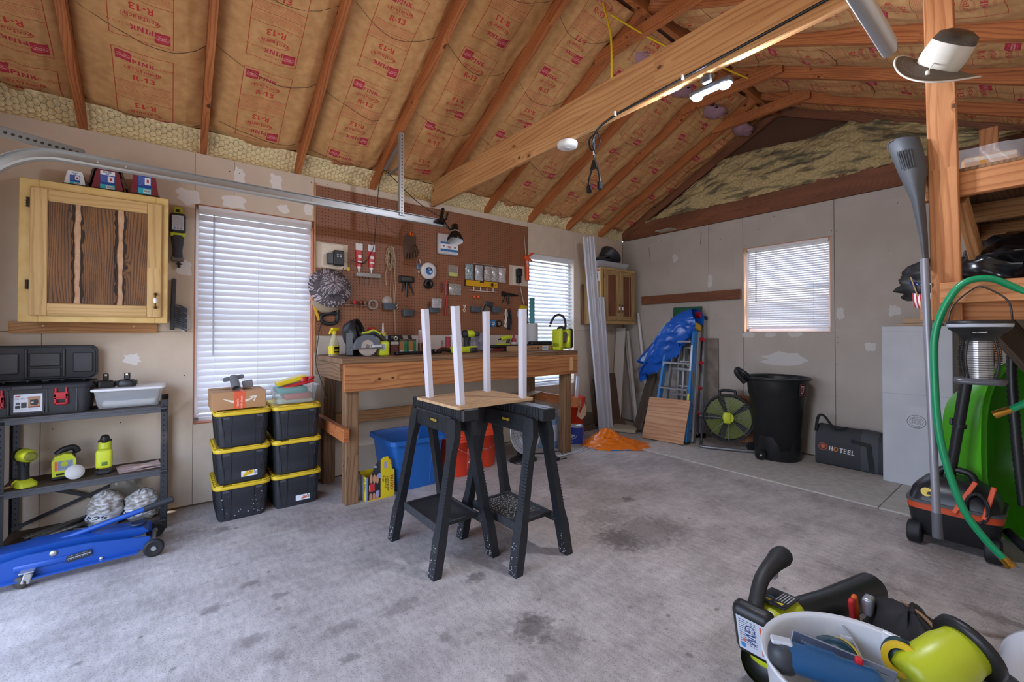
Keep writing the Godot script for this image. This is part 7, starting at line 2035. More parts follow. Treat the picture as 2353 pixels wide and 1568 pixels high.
	part(o, "sheath", mb().rbox(Vector3(0.02, 0.045, 0), Vector3(0.8, 0.03, 0.07), 0.012).rbox(Vector3(0.28, 0.065, 0.0), Vector3(0.3, 0.05, 0.08), 0.02), mat("1c1d22", 0.4))
	part(o, "strap", mb().tube(curve(V([[-0.35, 0.03, 0.05], [-0.28, 0.0, 0.09], [-0.2, 0.01, 0.08], [-0.25, 0.03, 0.06]])), 0.006, 6), mat("101114", 0.6))
	o = thing("long_carton", "long narrow brown carton with barcode label on the bench's right half", "box", Vector3(-2.05, Y, 0.48), 1.0)
	part(o, "carton", mb().span(Vector3(-0.3, 0, -0.035), Vector3(0.3, 0.05, 0.035), 0.001), mat("a57d58", 0.8))
	var p := Pic.new(300, 32, C("a57d58"))
	p.text("UTEBIT", 130, 16, 11, C("5a3a26")).disc(170, 16, 8, 8, C("5a3a26")).rect(200, 3, 40, 26, C("cfe0ea"))
	for k in 14: p.rect(204 + k * 2.4, 8, 1, 12, C("2a4a5c"))
	sticker(o, "print", p, Vector3(0, 0.025, 0.0355), Vector3(0.299, 0, 0), Vector3(0, 0.0245, 0), 0.8)
	solo("paper_roll", "thick grey-white roll standing on the workbench before the open blind", "roll", mb().lathe([Vector2(0.03, 0), Vector2(0.062, 0), Vector2(0.062, 0.275), Vector2(0.03, 0.275), Vector2(0.03, 0)], 28, Transform3D.IDENTITY, true), mat("b9b9ba", 0.8), Vector3(-1.83, Y, 0.22))
	solo("teal_foam_roll", "rolled teal foam sheet standing inside the grey-white roll", "roll", mb().lathe([Vector2(0, 0), Vector2(0.027, 0), Vector2(0.029, 0.55), Vector2(0.016, 0.55), Vector2(0.015, 0.5), Vector2(0, 0.5)], 18), mat("4a8a92", 0.8), Vector3(-1.832, Y, 0.22))
	o = thing("red_glue_bottle", "small red glue bottle behind a white table leg", "bottle", Vector3(-2.0, Y, 0.12))
	part(o, "bottle", mb().lathe([Vector2(0, 0), Vector2(0.026, 0), Vector2(0.027, 0.1), Vector2(0.012, 0.13), Vector2(0.011, 0.16), Vector2(0, 0.165)], 18), mat("b02c38", 0.4))
	part(o, "label", mb().lathe([Vector2(0.0275, 0.03), Vector2(0.0275, 0.08)], 18), mat("e2dcd8", 0.5))
	# transfer pump with curved hose
	o = thing("transfer_pump", "lime and black cordless pump with curved hose at the bench's right end", "power tool", Vector3(-1.735, Y, 0.57), 6.0)
	for q in [[-0.065, 0.05], [0.055, 0.06]]:
		part(o, "end_frame", mb().rbox(Vector3(q[0], 0.115, 0), Vector3(q[1], 0.2, 0.12), 0.02), lime)
	part(o, "core", mb().rbox(Vector3(-0.01, 0.13, 0), Vector3(0.12, 0.11, 0.1), 0.02), mat("5d5648", 0.5))
	part(o, "top_handle", mb().tube(curve(V([[-0.07, 0.2, 0], [-0.04, 0.228, 0], [0.01, 0.23, 0], [0.04, 0.215, 0]])), 0.014, 8), mat("2a2b2d", 0.5))
	part(o, "foot", mb().span(Vector3(-0.09, 0, -0.05), Vector3(-0.03, 0.08, 0.05), 0.008), lime)
	part(o, "battery", mb().rbox(Vector3(0.098, 0.12, 0), Vector3(0.05, 0.2, 0.11), 0.014), mat("1b1c1f", 0.4))
	part(o, "battery_slot", mb().rbox(Vector3(0.1, 0.12, 0.055), Vector3(0.03, 0.15, 0.008), 0.004), mat("0a0a0c", 0.5))
	part(o, "hose", mb().tube(curve(V([[0.055, 0.21, 0], [0.06, 0.27, 0], [0.03, 0.335, 0], [-0.04, 0.36, 0], [-0.11, 0.34, 0], [-0.155, 0.295, 0], [-0.175, 0.26, 0]])), 0.012, 10), mat("26272b", 0.5))
	part(o, "hose_tip", mb().rbox(Vector3(-0.183, 0.245, 0), Vector3(0.022, 0.022, 0.022), 0.01), mat("3a3b40", 0.3))

func corner_side() -> void:
	# white trim lengths leaning by the small cabinet
	var white := mat("cfd0d8", 0.4)
	var i := 0
	for q in [[-0.735, 0.235, -1.075, 2.31, 0.29], [-0.685, 0.265, -0.98, 2.33, 0.30], [-0.645, 0.30, -0.845, 1.62, 0.335]]:
		var t := thing("trim_length", ["long white trim length leaning leftmost by the corner cabinet", "long white trim length leaning in the middle by the corner cabinet", "shorter white trim length leaning rightmost by the corner cabinet"][i], "trim", Vector3.ZERO, 0.0, "white trim lengths leaning in the corner")
		var a := Vector3(q[0], 0.01, q[1])
		var b := Vector3(q[2], q[3], q[4])
		part(t, "channel", mb().bar(a, b, 0.075, 0.012, 0.002, Vector3.BACK).bar(a + Vector3(-0.03, 0, 0.012), b + Vector3(-0.03, 0, 0.012), 0.016, 0.014, 0.003, Vector3.BACK).bar(a + Vector3(0.03, 0, 0.012), b + Vector3(0.03, 0, 0.012), 0.016, 0.014, 0.003, Vector3.BACK), white)
		i += 1
	# small cabinet
	var o := thing("corner_cabinet", "narrow pine wall cabinet with two rustic panel doors in the corner", "cabinet", Vector3(-0.47, 1.30, 0.0))
	var pine := wmat(wood_tex("b89a68", "94744a", 77, 6.0, 2, 768, 112))
	part(o, "body", wb().span(Vector3(-0.335, 0, 0.001), Vector3(0.33, 0.69, 0.28), 0.003), pine)
	part(o, "cleat", wb().span(Vector3(-0.375, 0.0, 0.001), Vector3(-0.336, 0.5, 0.03), 0.002), T.tan)
	part(o, "face_frame", mb().span(Vector3(-0.335, 0, 0.28), Vector3(0.33, 0.05, 0.3), 0.002).span(Vector3(-0.335, 0.66, 0.28), Vector3(0.33, 0.69, 0.3), 0.002).span(Vector3(-0.335, 0.05, 0.28), Vector3(-0.29, 0.66, 0.3), 0.002).span(Vector3(0.3, 0.05, 0.28), Vector3(0.33, 0.66, 0.3), 0.002), mat("c2a066", 0.6))
	for s in [-1.0, 1.0]:
		var d := Node3D.new()
		d.name = "door"
		o.add_child(d, true)
		d.position = Vector3(0.005 + s * 0.147, 0.35, 0.3)
		for e in [-1.0, 1.0]:
			part(d, "stile", wb().span(Vector3(e * 0.142, -0.305, 0), Vector3(e * 0.09, 0.305, 0.02), 0.003), pine)
			part(d, "rail", wb().span(Vector3(-0.09, e * 0.305, 0), Vector3(0.09, e * 0.25, 0.0195), 0.003), pine)
		part(d, "panel", mb().span(Vector3(-0.09, -0.25, 0), Vector3(0.09, 0.25, 0.006)), mat("c9a684", 0.8))
		part(d, "plank", wb().span(Vector3(-0.068, -0.25, 0.006), Vector3(0.06 if s < 0 else 0.045, 0.25, 0.011), 0.002), T.dark)
		part(d, "plank", wb().span(Vector3(0.066 if s < 0 else 0.055, -0.25, 0.006), Vector3(0.088, 0.25, 0.011), 0.002), T.dark)
		var h := part(d, "handle", mb().tube(curve(V([[-s * 0.118, -0.2, 0.02], [-s * 0.118, -0.19, 0.035], [-s * 0.118, -0.12, 0.035], [-s * 0.118, -0.11, 0.02]])), 0.005, 6), mat("4a3826", 0.4, 0.7))
		part(h, "ceramic_grip", mb().cyl(Vector3(-s * 0.118, -0.175, 0.036), Vector3(-s * 0.118, -0.135, 0.036), 0.009, -1, 12, 0.002), mat("efece6", 0.2))
		for y in [-0.22, 0.23]: part(d, "hinge", mb().box(Vector3(s * 0.147, y, 0.008), Vector3(0.012, 0.045, 0.014), 0.003), mat("6a4a20", 0.4, 0.7))
	var p := Pic.new(96, 72, C("e2ddd8"))
	p.text("506", 52, 46, 34, C("333336"), true, 0.0, "Droid Sans", 0.8).rect(40, 4, 52, 14, C("d2604a")).lines(6, 8, 30, 8, 2, C("8a7a76"), 2)
	sticker(o, "plate_sticker", p, Vector3(-0.3356, 0.60, 0.19), Vector3(0, 0, 0.095), Vector3(0, 0.075, 0))
	o = thing("foil_pan", "large crinkled aluminium foil pan on top of the corner cabinet", "pan", Vector3(-0.52, 1.9905, 0.16))
	var m := mb()
	var a: Array = rrect(0.5, 0.2, 0.03, 0.0, 10)
	var b: Array = rrect(0.58, 0.27, 0.04, 0.075, 10)
	var c: Array = rrect(0.63, 0.29, 0.05, 0.078, 10)
	for k in b.size(): b[k] += Vector3(b[k].x, 0, b[k].z).normalized() * 0.008 * (k % 2)
	m.skin([a, b, c], true, -1)
	m.cap(a, Vector3.UP)
	part(o, "tray", m, mat("c9cbcf", 0.3, 0.45))
	o = thing("black_pan", "dark oval roasting pan lying in the foil pan on the corner cabinet", "pan", Vector3(-0.55, 2.067, 0.15))
	part(o, "pan", mb().lathe([Vector2(0, 0), Vector2(0.09, 0), Vector2(0.13, 0.09), Vector2(0.135, 0.095), Vector2(0.12, 0.09), Vector2(0.08, 0.01), Vector2(0, 0.01)], 28, Transform3D(Basis(Vector3.BACK, -0.9).scaled(Vector3(1.3, 1, 1)), Vector3(0.02, 0.06, 0))), mat("2b2c30", 0.45))
	part(o, "lid", mb().box(Vector3(-0.13, 0.06, 0.02), Vector3(0.22, 0.02, 0.18), 0.006, Basis(Vector3.BACK, 0.25)).box(Vector3(-0.12, 0.03, 0.03), Vector3(0.2, 0.02, 0.18), 0.006), mat("44464b", 0.5))
	solo("pull_strap", "grey pull strap with pale toggle hanging under the corner cabinet", "strap", mb().tube(V([[0, 0, 0], [0.004, -0.25, 0.01], [0.01, -0.3, 0.012]]), 0.008, 6).rbox(Vector3(0.015, -0.32, 0.012), Vector3(0.025, 0.035, 0.02), 0.008), mat("b9aea6", 0.6), Vector3(-0.84, 1.28, 0.17))
	# sheets and planks in the corner
	o = thing("cardboard_sheet", "folded brown carton with red print leaning in the corner", "cardboard", Vector3(-0.47, 0, 0.22), 0.0)
	part(o, "sheet", mb().box(Vector3(0.0, 0.37, -0.09), Vector3(0.42, 0.6, 0.012), 0.001, Basis(Vector3.RIGHT, -0.2)).box(Vector3(0.0, 0.05, 0.0), Vector3(0.42, 0.11, 0.012), 0.001, Basis(Vector3.RIGHT, -0.75)), mat("6b5344", 0.9))
	p = Pic.new(64, 64, C("6b5344"))
	p.rect(6, 6, 52, 52, C("8f3a2c"))
	for k in 5: p.stroke([Vector2(10, 20 + k * 9), Vector2(30 + k * 5, 8 + k * 4)], 3, C("6b5344"))
	part(o, "print", mb().box(Vector3(-0.09, 0.40, -0.0895), Vector3(0.13, 0.13, 0.002), 0.0, Basis(Vector3.RIGHT, -0.2)), tmat(p.tex(), 0.9))
	i = 0
	for q in [[-0.7, 0.13, 0.62, 0.16], [-0.72, 0.19, 0.45, 0.1], [-0.68, 0.22, 0.42, 0.06]]:
		solo("hardboard_strip", ["tall dark brown panel leaning behind the folded carton", "middle sized brown strip leaning left of the folded carton", "thin brown strip leaning nearest left of the folded carton"][i], "panel", wb().box(Vector3(0, q[2] / 2, 0), Vector3(q[3], q[2], 0.01), 0.001, Basis(Vector3.RIGHT, -0.14)), T.grey, Vector3(q[0] + q[3] * 0.3, 0.0, q[1]), 8.0)
		i += 1
	i = 0
	for q in [[-0.33, 0.14, -0.14, 0.02, 1.26, "c2bbb2"], [-0.18, 0.34, -0.03, 0.06, 1.24, "a89f95"], [-0.24, 0.40, -0.05, 0.12, 1.22, "b6aea4"]]:
		solo("leaning_plank", ["pale painted plank leaning deepest in the corner", "grey plank leaning on the back wall next to the corner", "grey plank leaning furthest from the corner on the back wall"][i], "plank", wb().bar(Vector3(q[0], 0.02, q[1]), Vector3(q[2], q[4], q[3] + (0.06 if i == 0 else 0.0)), 0.12 if i == 0 else 0.035, 0.02, 0.002, Vector3(-1, 0, 0.6)), mat(q[5], 0.8), Vector3.ZERO, 0.0, "planks leaning in the corner")
		i += 1
	solo("white_pipe", "white plastic pipe leaning on the back wall beside the corner cabinet", "pipe", mb().tube(V([[-0.1, 0.02, 0.5], [-0.03, 1.45, 0.27]]), 0.02, 12), mat("cfccc8", 0.5))
	solo("cream_slab", "cream slab lying tilted on the floor in the corner", "slab", mb().box(Vector3(0, 0.03, 0), Vector3(0.24, 0.035, 0.3), 0.003, Basis(Vector3.BACK, 0.04)), mat("b9b198", 0.8), Vector3(-0.52, 0.0, 0.42), 25.0)
	solo("dark_plank", "weathered dark plank leaning beside the plywood square", "plank", wb().bar(Vector3(-0.47, 0.02, 0.56), Vector3(-0.06, 0.66, 0.50), 0.2, 0.02, 0.003, Vector3(-0.7, 0.6, -0.5)), T.grey)
	# orange plastic sack on the floor
	o = thing("orange_sack", "crumpled orange plastic sack lying on the concrete", "sack", Vector3(-1.16, 0.0, 0.80), -41.0)
	var nz := noise(1.0, 71, 4)
	part(o, "sack", mb().grid(40, 26, func(u: float, v: float) -> Vector3:
		var th := u * TAU
		var r := v * (1.0 + 0.3 * nz.get_noise_2d(cos(th) * 2.0, sin(th) * 2.0))
		var hgt := 0.06 * (1.0 - pow(v, 2.0)) + 0.11 * exp(-pow((cos(th) * r + 0.3) / 0.4, 2.0) - pow((sin(th) * r + 0.3) / 0.45, 2.0))
		return Vector3(cos(th) * r * 0.36, maxf(0.002, hgt + 0.1 * (0.25 - absf(nz.get_noise_3d(cos(th) * r * 2.6, sin(th) * r * 2.6, 3.0))) * (1.15 - v * 0.7)), sin(th) * r * 0.21), 1, Vector3.UP), mat("e8781c", 0.16))
	solo("blue_strap", "flat blue plastic strip under the orange sack", "strip", mb().box(Vector3(0, 0.005, 0), Vector3(0.2, 0.01, 0.05), 0.003), mat("2a7ac4", 0.4), Vector3(-1.27, 0.0, 0.93), -30.0)

func back_side() -> void:
	ladders()
	# plywood square
	solo("plywood_square", "square plywood offcut leaning on the blue ladder", "board", wb().bar(Vector3(-0.655, 0.015, 1.015), Vector3(-0.48, 0.455, 1.0), 0.5, 0.012, 0.001, Vector3(-1, 0.3, 0)), wmat(wood_tex("c99b72", "a06c48", 47, 4.0, 0, 768, 224), 0.6))
	solo("hardboard_plank", "narrow grey-brown board standing on the back wall beside the ladders", "board", mb().span(Vector3(-0.03, 0.013, 1.19), Vector3(-0.004, 1.13, 1.325), 0.002), tmat(flecks("8a7f74", "6f655b", 0.1, 66, 64), 0.8))
	solo("oak_panel", "small honey plywood panel standing behind the round floor fan", "board", wb().span(Vector3(-0.026, 0.013, 1.33), Vector3(-0.006, 0.515, 1.69), 0.002), T.lauan)
	# floor fan
	var o := thing("floor_fan", "round black floor fan with lime hub and wire grille", "fan", Vector3(-0.32, 0.013, 1.57), -62.0)
	var bk := mat("1c1d20", 0.45)
	var t := Transform3D(Basis(Vector3.RIGHT, PI / 2 - 0.12), Vector3(0, 0.30, 0))
	part(o, "shroud", mb().lathe([Vector2(0.2, -0.05), Vector2(0.236, -0.05), Vector2(0.243, -0.02), Vector2(0.243, 0.05), Vector2(0.236, 0.056), Vector2(0.228, 0.05), Vector2(0.226, -0.03)], 44, t), bk)
	for k in 5:
		var bl := mb()
		var a0 := TAU * k / 5.0
		bl.grid(6, 6, func(u: float, v: float) -> Vector3:
			var r := 0.05 + 0.165 * v
			var an := a0 + (u - 0.5) * (0.8 + 0.15 * v)
			return t * Vector3(cos(an) * r, (u - 0.5) * 0.05 - 0.005, sin(an) * r), 1)
		part(o, "blade", bl, mat("6f7a2a", 0.5))
	var w := mb()
	for k in 16:
		var r := 0.045 + k * 0.012
		var ring: Array = []
		for j in 37: ring.append(t * Vector3(cos(TAU * j / 36) * r, 0.06 - r * r * 0.25, sin(TAU * j / 36) * r))
		w.tube(ring, 0.0011, 3, false)
	for k in 8:
		var an := TAU * k / 8.0
		w.tube([t * Vector3(cos(an) * 0.04, 0.061, sin(an) * 0.04), t * Vector3(cos(an) * 0.14, 0.057, sin(an) * 0.14), t * Vector3(cos(an) * 0.235, 0.048, sin(an) * 0.235)], 0.002, 4)
	part(o, "wire_grille", w, mat("9a9c9a", 0.35, 0.6), "stuff")
	part(o, "hub", mb().cyl(t * Vector3(0, 0.04, 0), t * Vector3(0, 0.072, 0), 0.055, 0.05, 24).rbox(t * Vector3(-0.01, 0.075, 0.0), Vector3(0.07, 0.11, 0.03), 0.012), mat(LIME, 0.4))
	part(o, "back_guard", mb().lathe([Vector2(0, -0.055), Vector2(0.225, -0.05)], 32, t), mat("121214", 0.6))
	part(o, "carry_handle", mb().tube(curve(V([[-0.075, 0.535, -0.02], [-0.06, 0.575, -0.03], [0.06, 0.575, -0.03], [0.075, 0.535, -0.02]])), 0.014, 8), bk)
	for s in [-1.0, 1.0]: part(o, "pivot", mb().cyl(Vector3(s * 0.24, 0.3, 0), Vector3(s * 0.275, 0.3, 0), 0.024, -1, 14).bar(Vector3(s * 0.262, 0.3, 0), Vector3(s * 0.25, 0.03, 0.0), 0.02, 0.02, 0.004, Vector3.BACK), mat("3a3b3e", 0.4))
	part(o, "stand", mb().tube(curve(V([[-0.25, 0.016, -0.12], [-0.26, 0.016, 0.12], [-0.2, 0.016, 0.17], [0.2, 0.016, 0.17], [0.26, 0.016, 0.12], [0.25, 0.016, -0.12]])), 0.0155, 10), mat("7c8084", 0.35, 0.6))
	# trash can
	o = thing("trash_can", "tall black wheeled trash can standing on the pale boards", "trash can", Vector3(-0.315, 0.013, 2.03), 37.0)
	var can := mat("18191b", 0.42)
	var rows: Array = []
	for q in [[0.195, 0.0], [0.2, 0.01], [0.21, 0.2], [0.225, 0.45], [0.237, 0.58], [0.255, 0.60], [0.262, 0.7], [0.27, 0.745]]:
		var row: Array[Vector3] = []
		for j in 40:
			var an := TAU * j / 40.0
			var k := 1.0
			# two hand hollows low on the sides
			if q[1] > 0.05 and q[1] < 0.55: k = 1.0 - 0.06 * smoothstep(0.75, 0.95, absf(cos(2.0 * an)))
			row.append(Vector3(cos(an) * q[0] * k, q[1], sin(an) * q[0] * k * 0.95))
		rows.append(row)
	var m := mb()
	m.loft(rows, true, false)
	part(o, "tub", m, can)
	part(o, "rim", mb().lathe([Vector2(0.262, 0.74), Vector2(0.284, 0.742), Vector2(0.288, 0.752), Vector2(0.284, 0.764), Vector2(0.268, 0.766), Vector2(0.26, 0.74), Vector2(0.2, 0.1), Vector2(0, 0.1)], 40, Transform3D(Basis.from_scale(Vector3(1, 1, 0.95)), Vector3.ZERO)), can)
	part(o, "handle", mb().tube(curve(V([[-0.07, 0.76, -0.25], [-0.075, 0.8, -0.3], [-0.04, 0.825, -0.33], [0.04, 0.825, -0.33], [0.075, 0.8, -0.3], [0.07, 0.76, -0.25]])), 0.021, 10).tube(curve(V([[0.0, 0.825, -0.33], [0.0, 0.79, -0.34], [0.0, 0.70, -0.27]])), 0.03, 8), can)
	for s in [-1.0, 1.0]:
		var wh := part(o, "wheel", mb().cyl(Vector3(s * 0.13, 0.045, -0.185), Vector3(s * 0.165, 0.045, -0.185), 0.045, -1, 20, 0.004), mat("0e0e10", 0.5))
		part(wh, "hub", mb().cyl(Vector3(s * 0.166, 0.045, -0.185), Vector3(s * 0.169, 0.045, -0.185), 0.009, -1, 10), mat("b9b9b9", 0.4))
	var p := Pic.new(64, 96, C("181818"))
	p.rect(4, 4, 56, 88, C("8f3038")).rect(8, 8, 48, 80, C("1c1c1e")).poly(P2([14, 20, 50, 20, 46, 66, 32, 80, 18, 66]), C("d2cccc")).poly(P2([18, 26, 46, 26, 42, 62, 32, 72, 22, 62]), C("7c3038"))
	sticker(o, "badge", p, Vector3(-0.2235, 0.665, 0.1365), Vector3(0.0195, 0, 0.0305), Vector3(-0.0035, 0.058, 0.002))
	# canvas bag
	o = thing("canvas_bag", "long dark grey carrying bag with white and orange lettering", "bag", Vector3(-0.13, 0.013, 2.565))
	var grey := mat("3b3d42", 0.8)
	var sec := func(z: float, k: float) -> Array:
		var r: Array[Vector3] = []
		for q in [[0.11, 0.0], [0.115, 0.1], [0.105, 0.28], [0.06, 0.34], [-0.03, 0.345], [-0.11, 0.30], [-0.125, 0.15], [-0.12, 0.02], [-0.1, 0.0]]: r.append(Vector3(q[0], q[1] * k, z))
		return r
	part(o, "body", mb().loft([sec.call(-0.245, 1.0), sec.call(-0.1, 0.96), sec.call(0.06, 0.97), sec.call(0.2, 0.93), sec.call(0.245, 0.9)], true, true, 1), grey)
	part(o, "end_panel", mb().loft([sec.call(0.085, 0.97).map(func(v): return v * Vector3(1.02, 1.01, 1)), sec.call(0.2, 0.95).map(func(v): return v * Vector3(1.02, 1.0, 1))], false, false, 1), mat("4a4e52", 0.8))
	part(o, "carry_strap", mb().tube(curve(V([[-0.115, 0.29, -0.24], [-0.12, 0.42, -0.22], [-0.1, 0.43, -0.18], [-0.1, 0.33, -0.1], [-0.06, 0.345, -0.02]])), 0.012, 6, true, 0.4), mat("17181a", 0.7))
	part(o, "webbing", mb().bar(Vector3(-0.131, 0.02, 0.16), Vector3(-0.131, 0.23, 0.14), 0.035, 0.004, 0.0, Vector3.LEFT).bar(Vector3(-0.131, 0.23, 0.15), Vector3(-0.128, 0.25, 0.02), 0.03, 0.004, 0.0, Vector3.LEFT), mat("17181a", 0.7))
	p = Pic.new(256, 64, C("3b3d42"))
	p.disc(38, 32, 28, 24, C("c4623c"), 0.86).disc(38, 30, 14, 14, C("c4623c")).text("H", 90, 34, 30, C("d9d9da")).text("O", 120, 34, 30, C("d07a2c")).text("TEEL", 188, 34, 30, C("d9d9da"))
	sticker(o, "lettering", p, Vector3(-0.1268, 0.155, -0.08), Vector3(0, -0.01, 0.15), Vector3(0.001, 0.042, 0.003), 0.8)
	# tall white carton
	o = thing("white_carton", "tall narrow white carton with round printed seal by the back wall", "box", Vector3(-0.22, 0.013, 3.02))
	part(o, "carton", mb().span(Vector3(-0.16, 0, -0.2), Vector3(0.16, 1.23, 0.2), 0.004), tmat(flecks("c6c8ce", "bdbfc6", 0.04, 72, 64), 0.7))
	part(o, "tape", mb().span(Vector3(-0.1608, 0.7, -0.199), Vector3(-0.16, 0.705, 0.199)).span(Vector3(-0.1608, 1.19, -0.199), Vector3(-0.16, 1.192, 0.1)), mat("aeb0b6", 0.5))
	p = Pic.new(96, 72, C("c2c4ca"))
	p.disc(48, 36, 44, 33, C("3f4046"), 0.94).disc(48, 36, 32, 24, C("3f4046"), 0.94).lines(26, 22, 46, 30, 6, C("4a4b52"), 4).text("CARTON", 48, 66, 6, C("4a4b52"))
	sticker(o, "seal", p, Vector3(-0.1609, 0.5, 0.0), Vector3(0, 0, 0.06), Vector3(0, 0.055, 0))

func ladders() -> void:
	var o := thing("step_ladder", "blue fibreglass step ladder with yellow cap leaning folded on the back wall", "ladder")
	var blue := mat("2a78b8", 0.4)
	var alu := mat("b2b4b8", 0.35, 0.75)
	var lean := Vector3(-1, 0.28, 0)
	var A := func(k: float, z: float) -> Vector3: return Vector3(lerpf(-0.56, -0.21, k), lerpf(0.02, 1.24, k), lerpf(1.05 + z * 0.20, 1.0 + z * 0.155, k))
	for s in [-1.0, 1.0]:
		part(o, "front_rail", mb().bar(A.call(0.0, s), A.call(1.0, s), 0.03, 0.07, 0.004, lean), blue)
		part(o, "rear_rail", mb().bar(A.call(0.0, s * 0.95) + Vector3(0.09, 0, 0.03), A.call(0.97, s * 0.92) + Vector3(0.07, 0, 0.03), 0.025, 0.05, 0.003, lean), alu)
		part(o, "foot", mb().box(A.call(0.01, s) + Vector3(0.0, -0.004, 0), Vector3(0.08, 0.03, 0.04), 0.004), mat("16361f", 0.6))
	for k in [0.2, 0.45, 0.68, 0.88]:
		part(o, "step", mb().bar(A.call(k, -0.95) + Vector3(-0.02, 0, 0), A.call(k, 0.95) + Vector3(-0.02, 0, 0), 0.085, 0.022, 0.003), alu)
		part(o, "rear_bar", mb().bar(A.call(k - 0.06, -0.85) + Vector3(0.09, 0, 0.03), A.call(k - 0.06, 0.85) + Vector3(0.09, 0, 0.03), 0.015, 0.03, 0.002), alu)
	for s in [-1.0, 1.0]: part(o, "brace", mb().bar(A.call(0.65, s * 0.93) + Vector3(-0.05, 0, 0), A.call(0.69, s * 0.72) + Vector3(-0.055, 0, 0), 0.012, 0.008, 0.002, lean), alu)
	part(o, "top_cap", mb().box(A.call(1.0, 0.0) + Vector3(0.01, 0.02, 0.01), Vector3(0.14, 0.07, 0.37), 0.008, Basis(Vector3.BACK, -0.28)), mat("cfa324", 0.45))
	var p := Pic.new(16, 128, C("d3d8de"))
	p.rect(2, 4, 12, 50, C("9fb2c4")).rect(2, 84, 12, 40, C("d8c832"))
	part(o, "label", mb().bar(A.call(0.62, 1.0) + Vector3(-0.038, 0, 0), A.call(0.85, 1.0) + Vector3(-0.038, 0, 0), 0.02, 0.002, 0.0, lean), mat("cdd5dc", 0.5))
	part(o, "warning_label", mb().bar(A.call(0.26, 1.0) + Vector3(-0.0385, 0, 0), A.call(0.42, 1.0) + Vector3(-0.0385, 0, 0), 0.02, 0.002, 0.0, lean), mat("c9c43a", 0.5))
	part(o, "spreader", mb().box(A.call(0.6, 1.06), Vector3(0.05, 0.012, 0.02), 0.003).box(A.call(0.53, 1.1), Vector3(0.012, 0.16, 0.012), 0.003), mat("8a7a58", 0.4, 0.6))
	# folded aluminium ladder
	o = thing("aluminium_ladder", "folded aluminium ladder with red locking knobs beside the blue ladder", "ladder")
	for q in [[-0.2, 1.165, -0.05, 1.13], [-0.16, 1.215, -0.04, 1.185], [-0.34, 1.0, -0.10, 0.93], [-0.31, 1.05, -0.09, 0.99]]:
		part(o, "rail", mb().bar(Vector3(q[0], 0.02, q[1]), Vector3(q[2], 1.36, q[3]), 0.022, 0.06, 0.003, Vector3(-1, 0.1, 0)), alu)
		part(o, "rail_cap", mb().box(Vector3(q[0], 0.04, q[1]), Vector3(0.075, 0.055, 0.04), 0.008).box(Vector3(q[2], 1.36, q[3]), Vector3(0.06, 0.05, 0.04), 0.01), mat("17181a", 0.5))
	for y in [0.3, 0.58, 0.86, 1.12]:
		var x := lerpf(-0.27, -0.08, y / 1.36)
		part(o, "rung", mb().cyl(Vector3(x - 0.05, y, 0.97), Vector3(x + 0.02, y, 1.2), 0.014, -1, 10), alu)
		part(o, "lock_knob", mb().cyl(Vector3(x - 0.04, y, 1.195), Vector3(x - 0.06, y - 0.005, 1.245), 0.021, 0.017, 12), mat("b51f28", 0.4))
	part(o, "hinge_knob", mb().cyl(Vector3(-0.10, 1.40, 1.12), Vector3(-0.11, 1.40, 1.175), 0.034, -1, 16).box(Vector3(-0.1, 1.42, 1.14), Vector3(0.05, 0.04, 0.05), 0.01), mat("a81c26", 0.4))
	part(o, "print", mb().bar(Vector3(-0.165, 0.75, 1.2), Vector3(-0.12, 1.12, 1.19), 0.012, 0.003, 0.0, Vector3(-1, 0.1, 0)), mat("3a1416", 0.5))
	part(o, "strut", mb().bar(Vector3(-0.33, 0.2, 1.05), Vector3(-0.21, 0.06, 1.19), 0.015, 0.04, 0.003, Vector3(-1, 0, 0)), alu)
	solo("green_tray", "dark green tray standing on the wall behind the blue tarp", "tray", mb().box(Vector3(0, 0, 0), Vector3(0.02, 0.12, 0.36), 0.006, Basis(Vector3.BACK, -0.1)), mat("145a3c", 0.45), Vector3(-0.045, 1.44, 0.97))
	# blue tarpaulin slung over both
	o = thing("blue_tarp", "glossy blue plastic tarp with a white stripe slung over the ladders", "tarp")
	var nz := noise(1.0, 88, 4)
	var im := Pic.new(128, 128, C("1a5cc0"))
	for y in range(40, 128): im.rect(48 - 20.0 * nz.get_noise_2d(y * 0.05, 3.0), y, 4 + (y - 40) * 0.12, 1, C("b9cfe4"))
	# a fold along the ladder tops that falls away towards the corner
	part(o, "sheet", mb().grid(46, 40, func(u: float, v: float) -> Vector3:
		var spine := Vector3(-0.24 - 0.06 * v, 1.44 - 0.10 * v - 0.5 * v * v, 1.17 - 0.66 * v)
		var wide := (0.14 + 0.07 * sin(v * PI) + 0.075 * v) * smoothstep(1.02, 0.9, v)
		var an := (u - 0.5) * PI * 1.15
		var r := 1.0 + 0.22 * nz.get_noise_2d(u * 5.0, v * 3.0) + 0.3 * absf(nz.get_noise_2d(u * 9.0, v * 5.0))
		var d := Vector3(sin(an) * wide * 0.8 * r, (cos(an) * 0.5 - 0.42) * wide * 1.7 * r, 0)
		d = d + Vector3(0, -0.10 * pow(absf(u - 0.5) * 2.0, 2.0), (0.05 * v + 0.03) * sin(u * 9.0 + v * 5.0))
		var q := spine + d.rotated(Vector3(0, 0, 1), 0.5)
		q.x = minf(q.x, -0.085)
		return q, 1), tmat(im.tex(), 0.2))

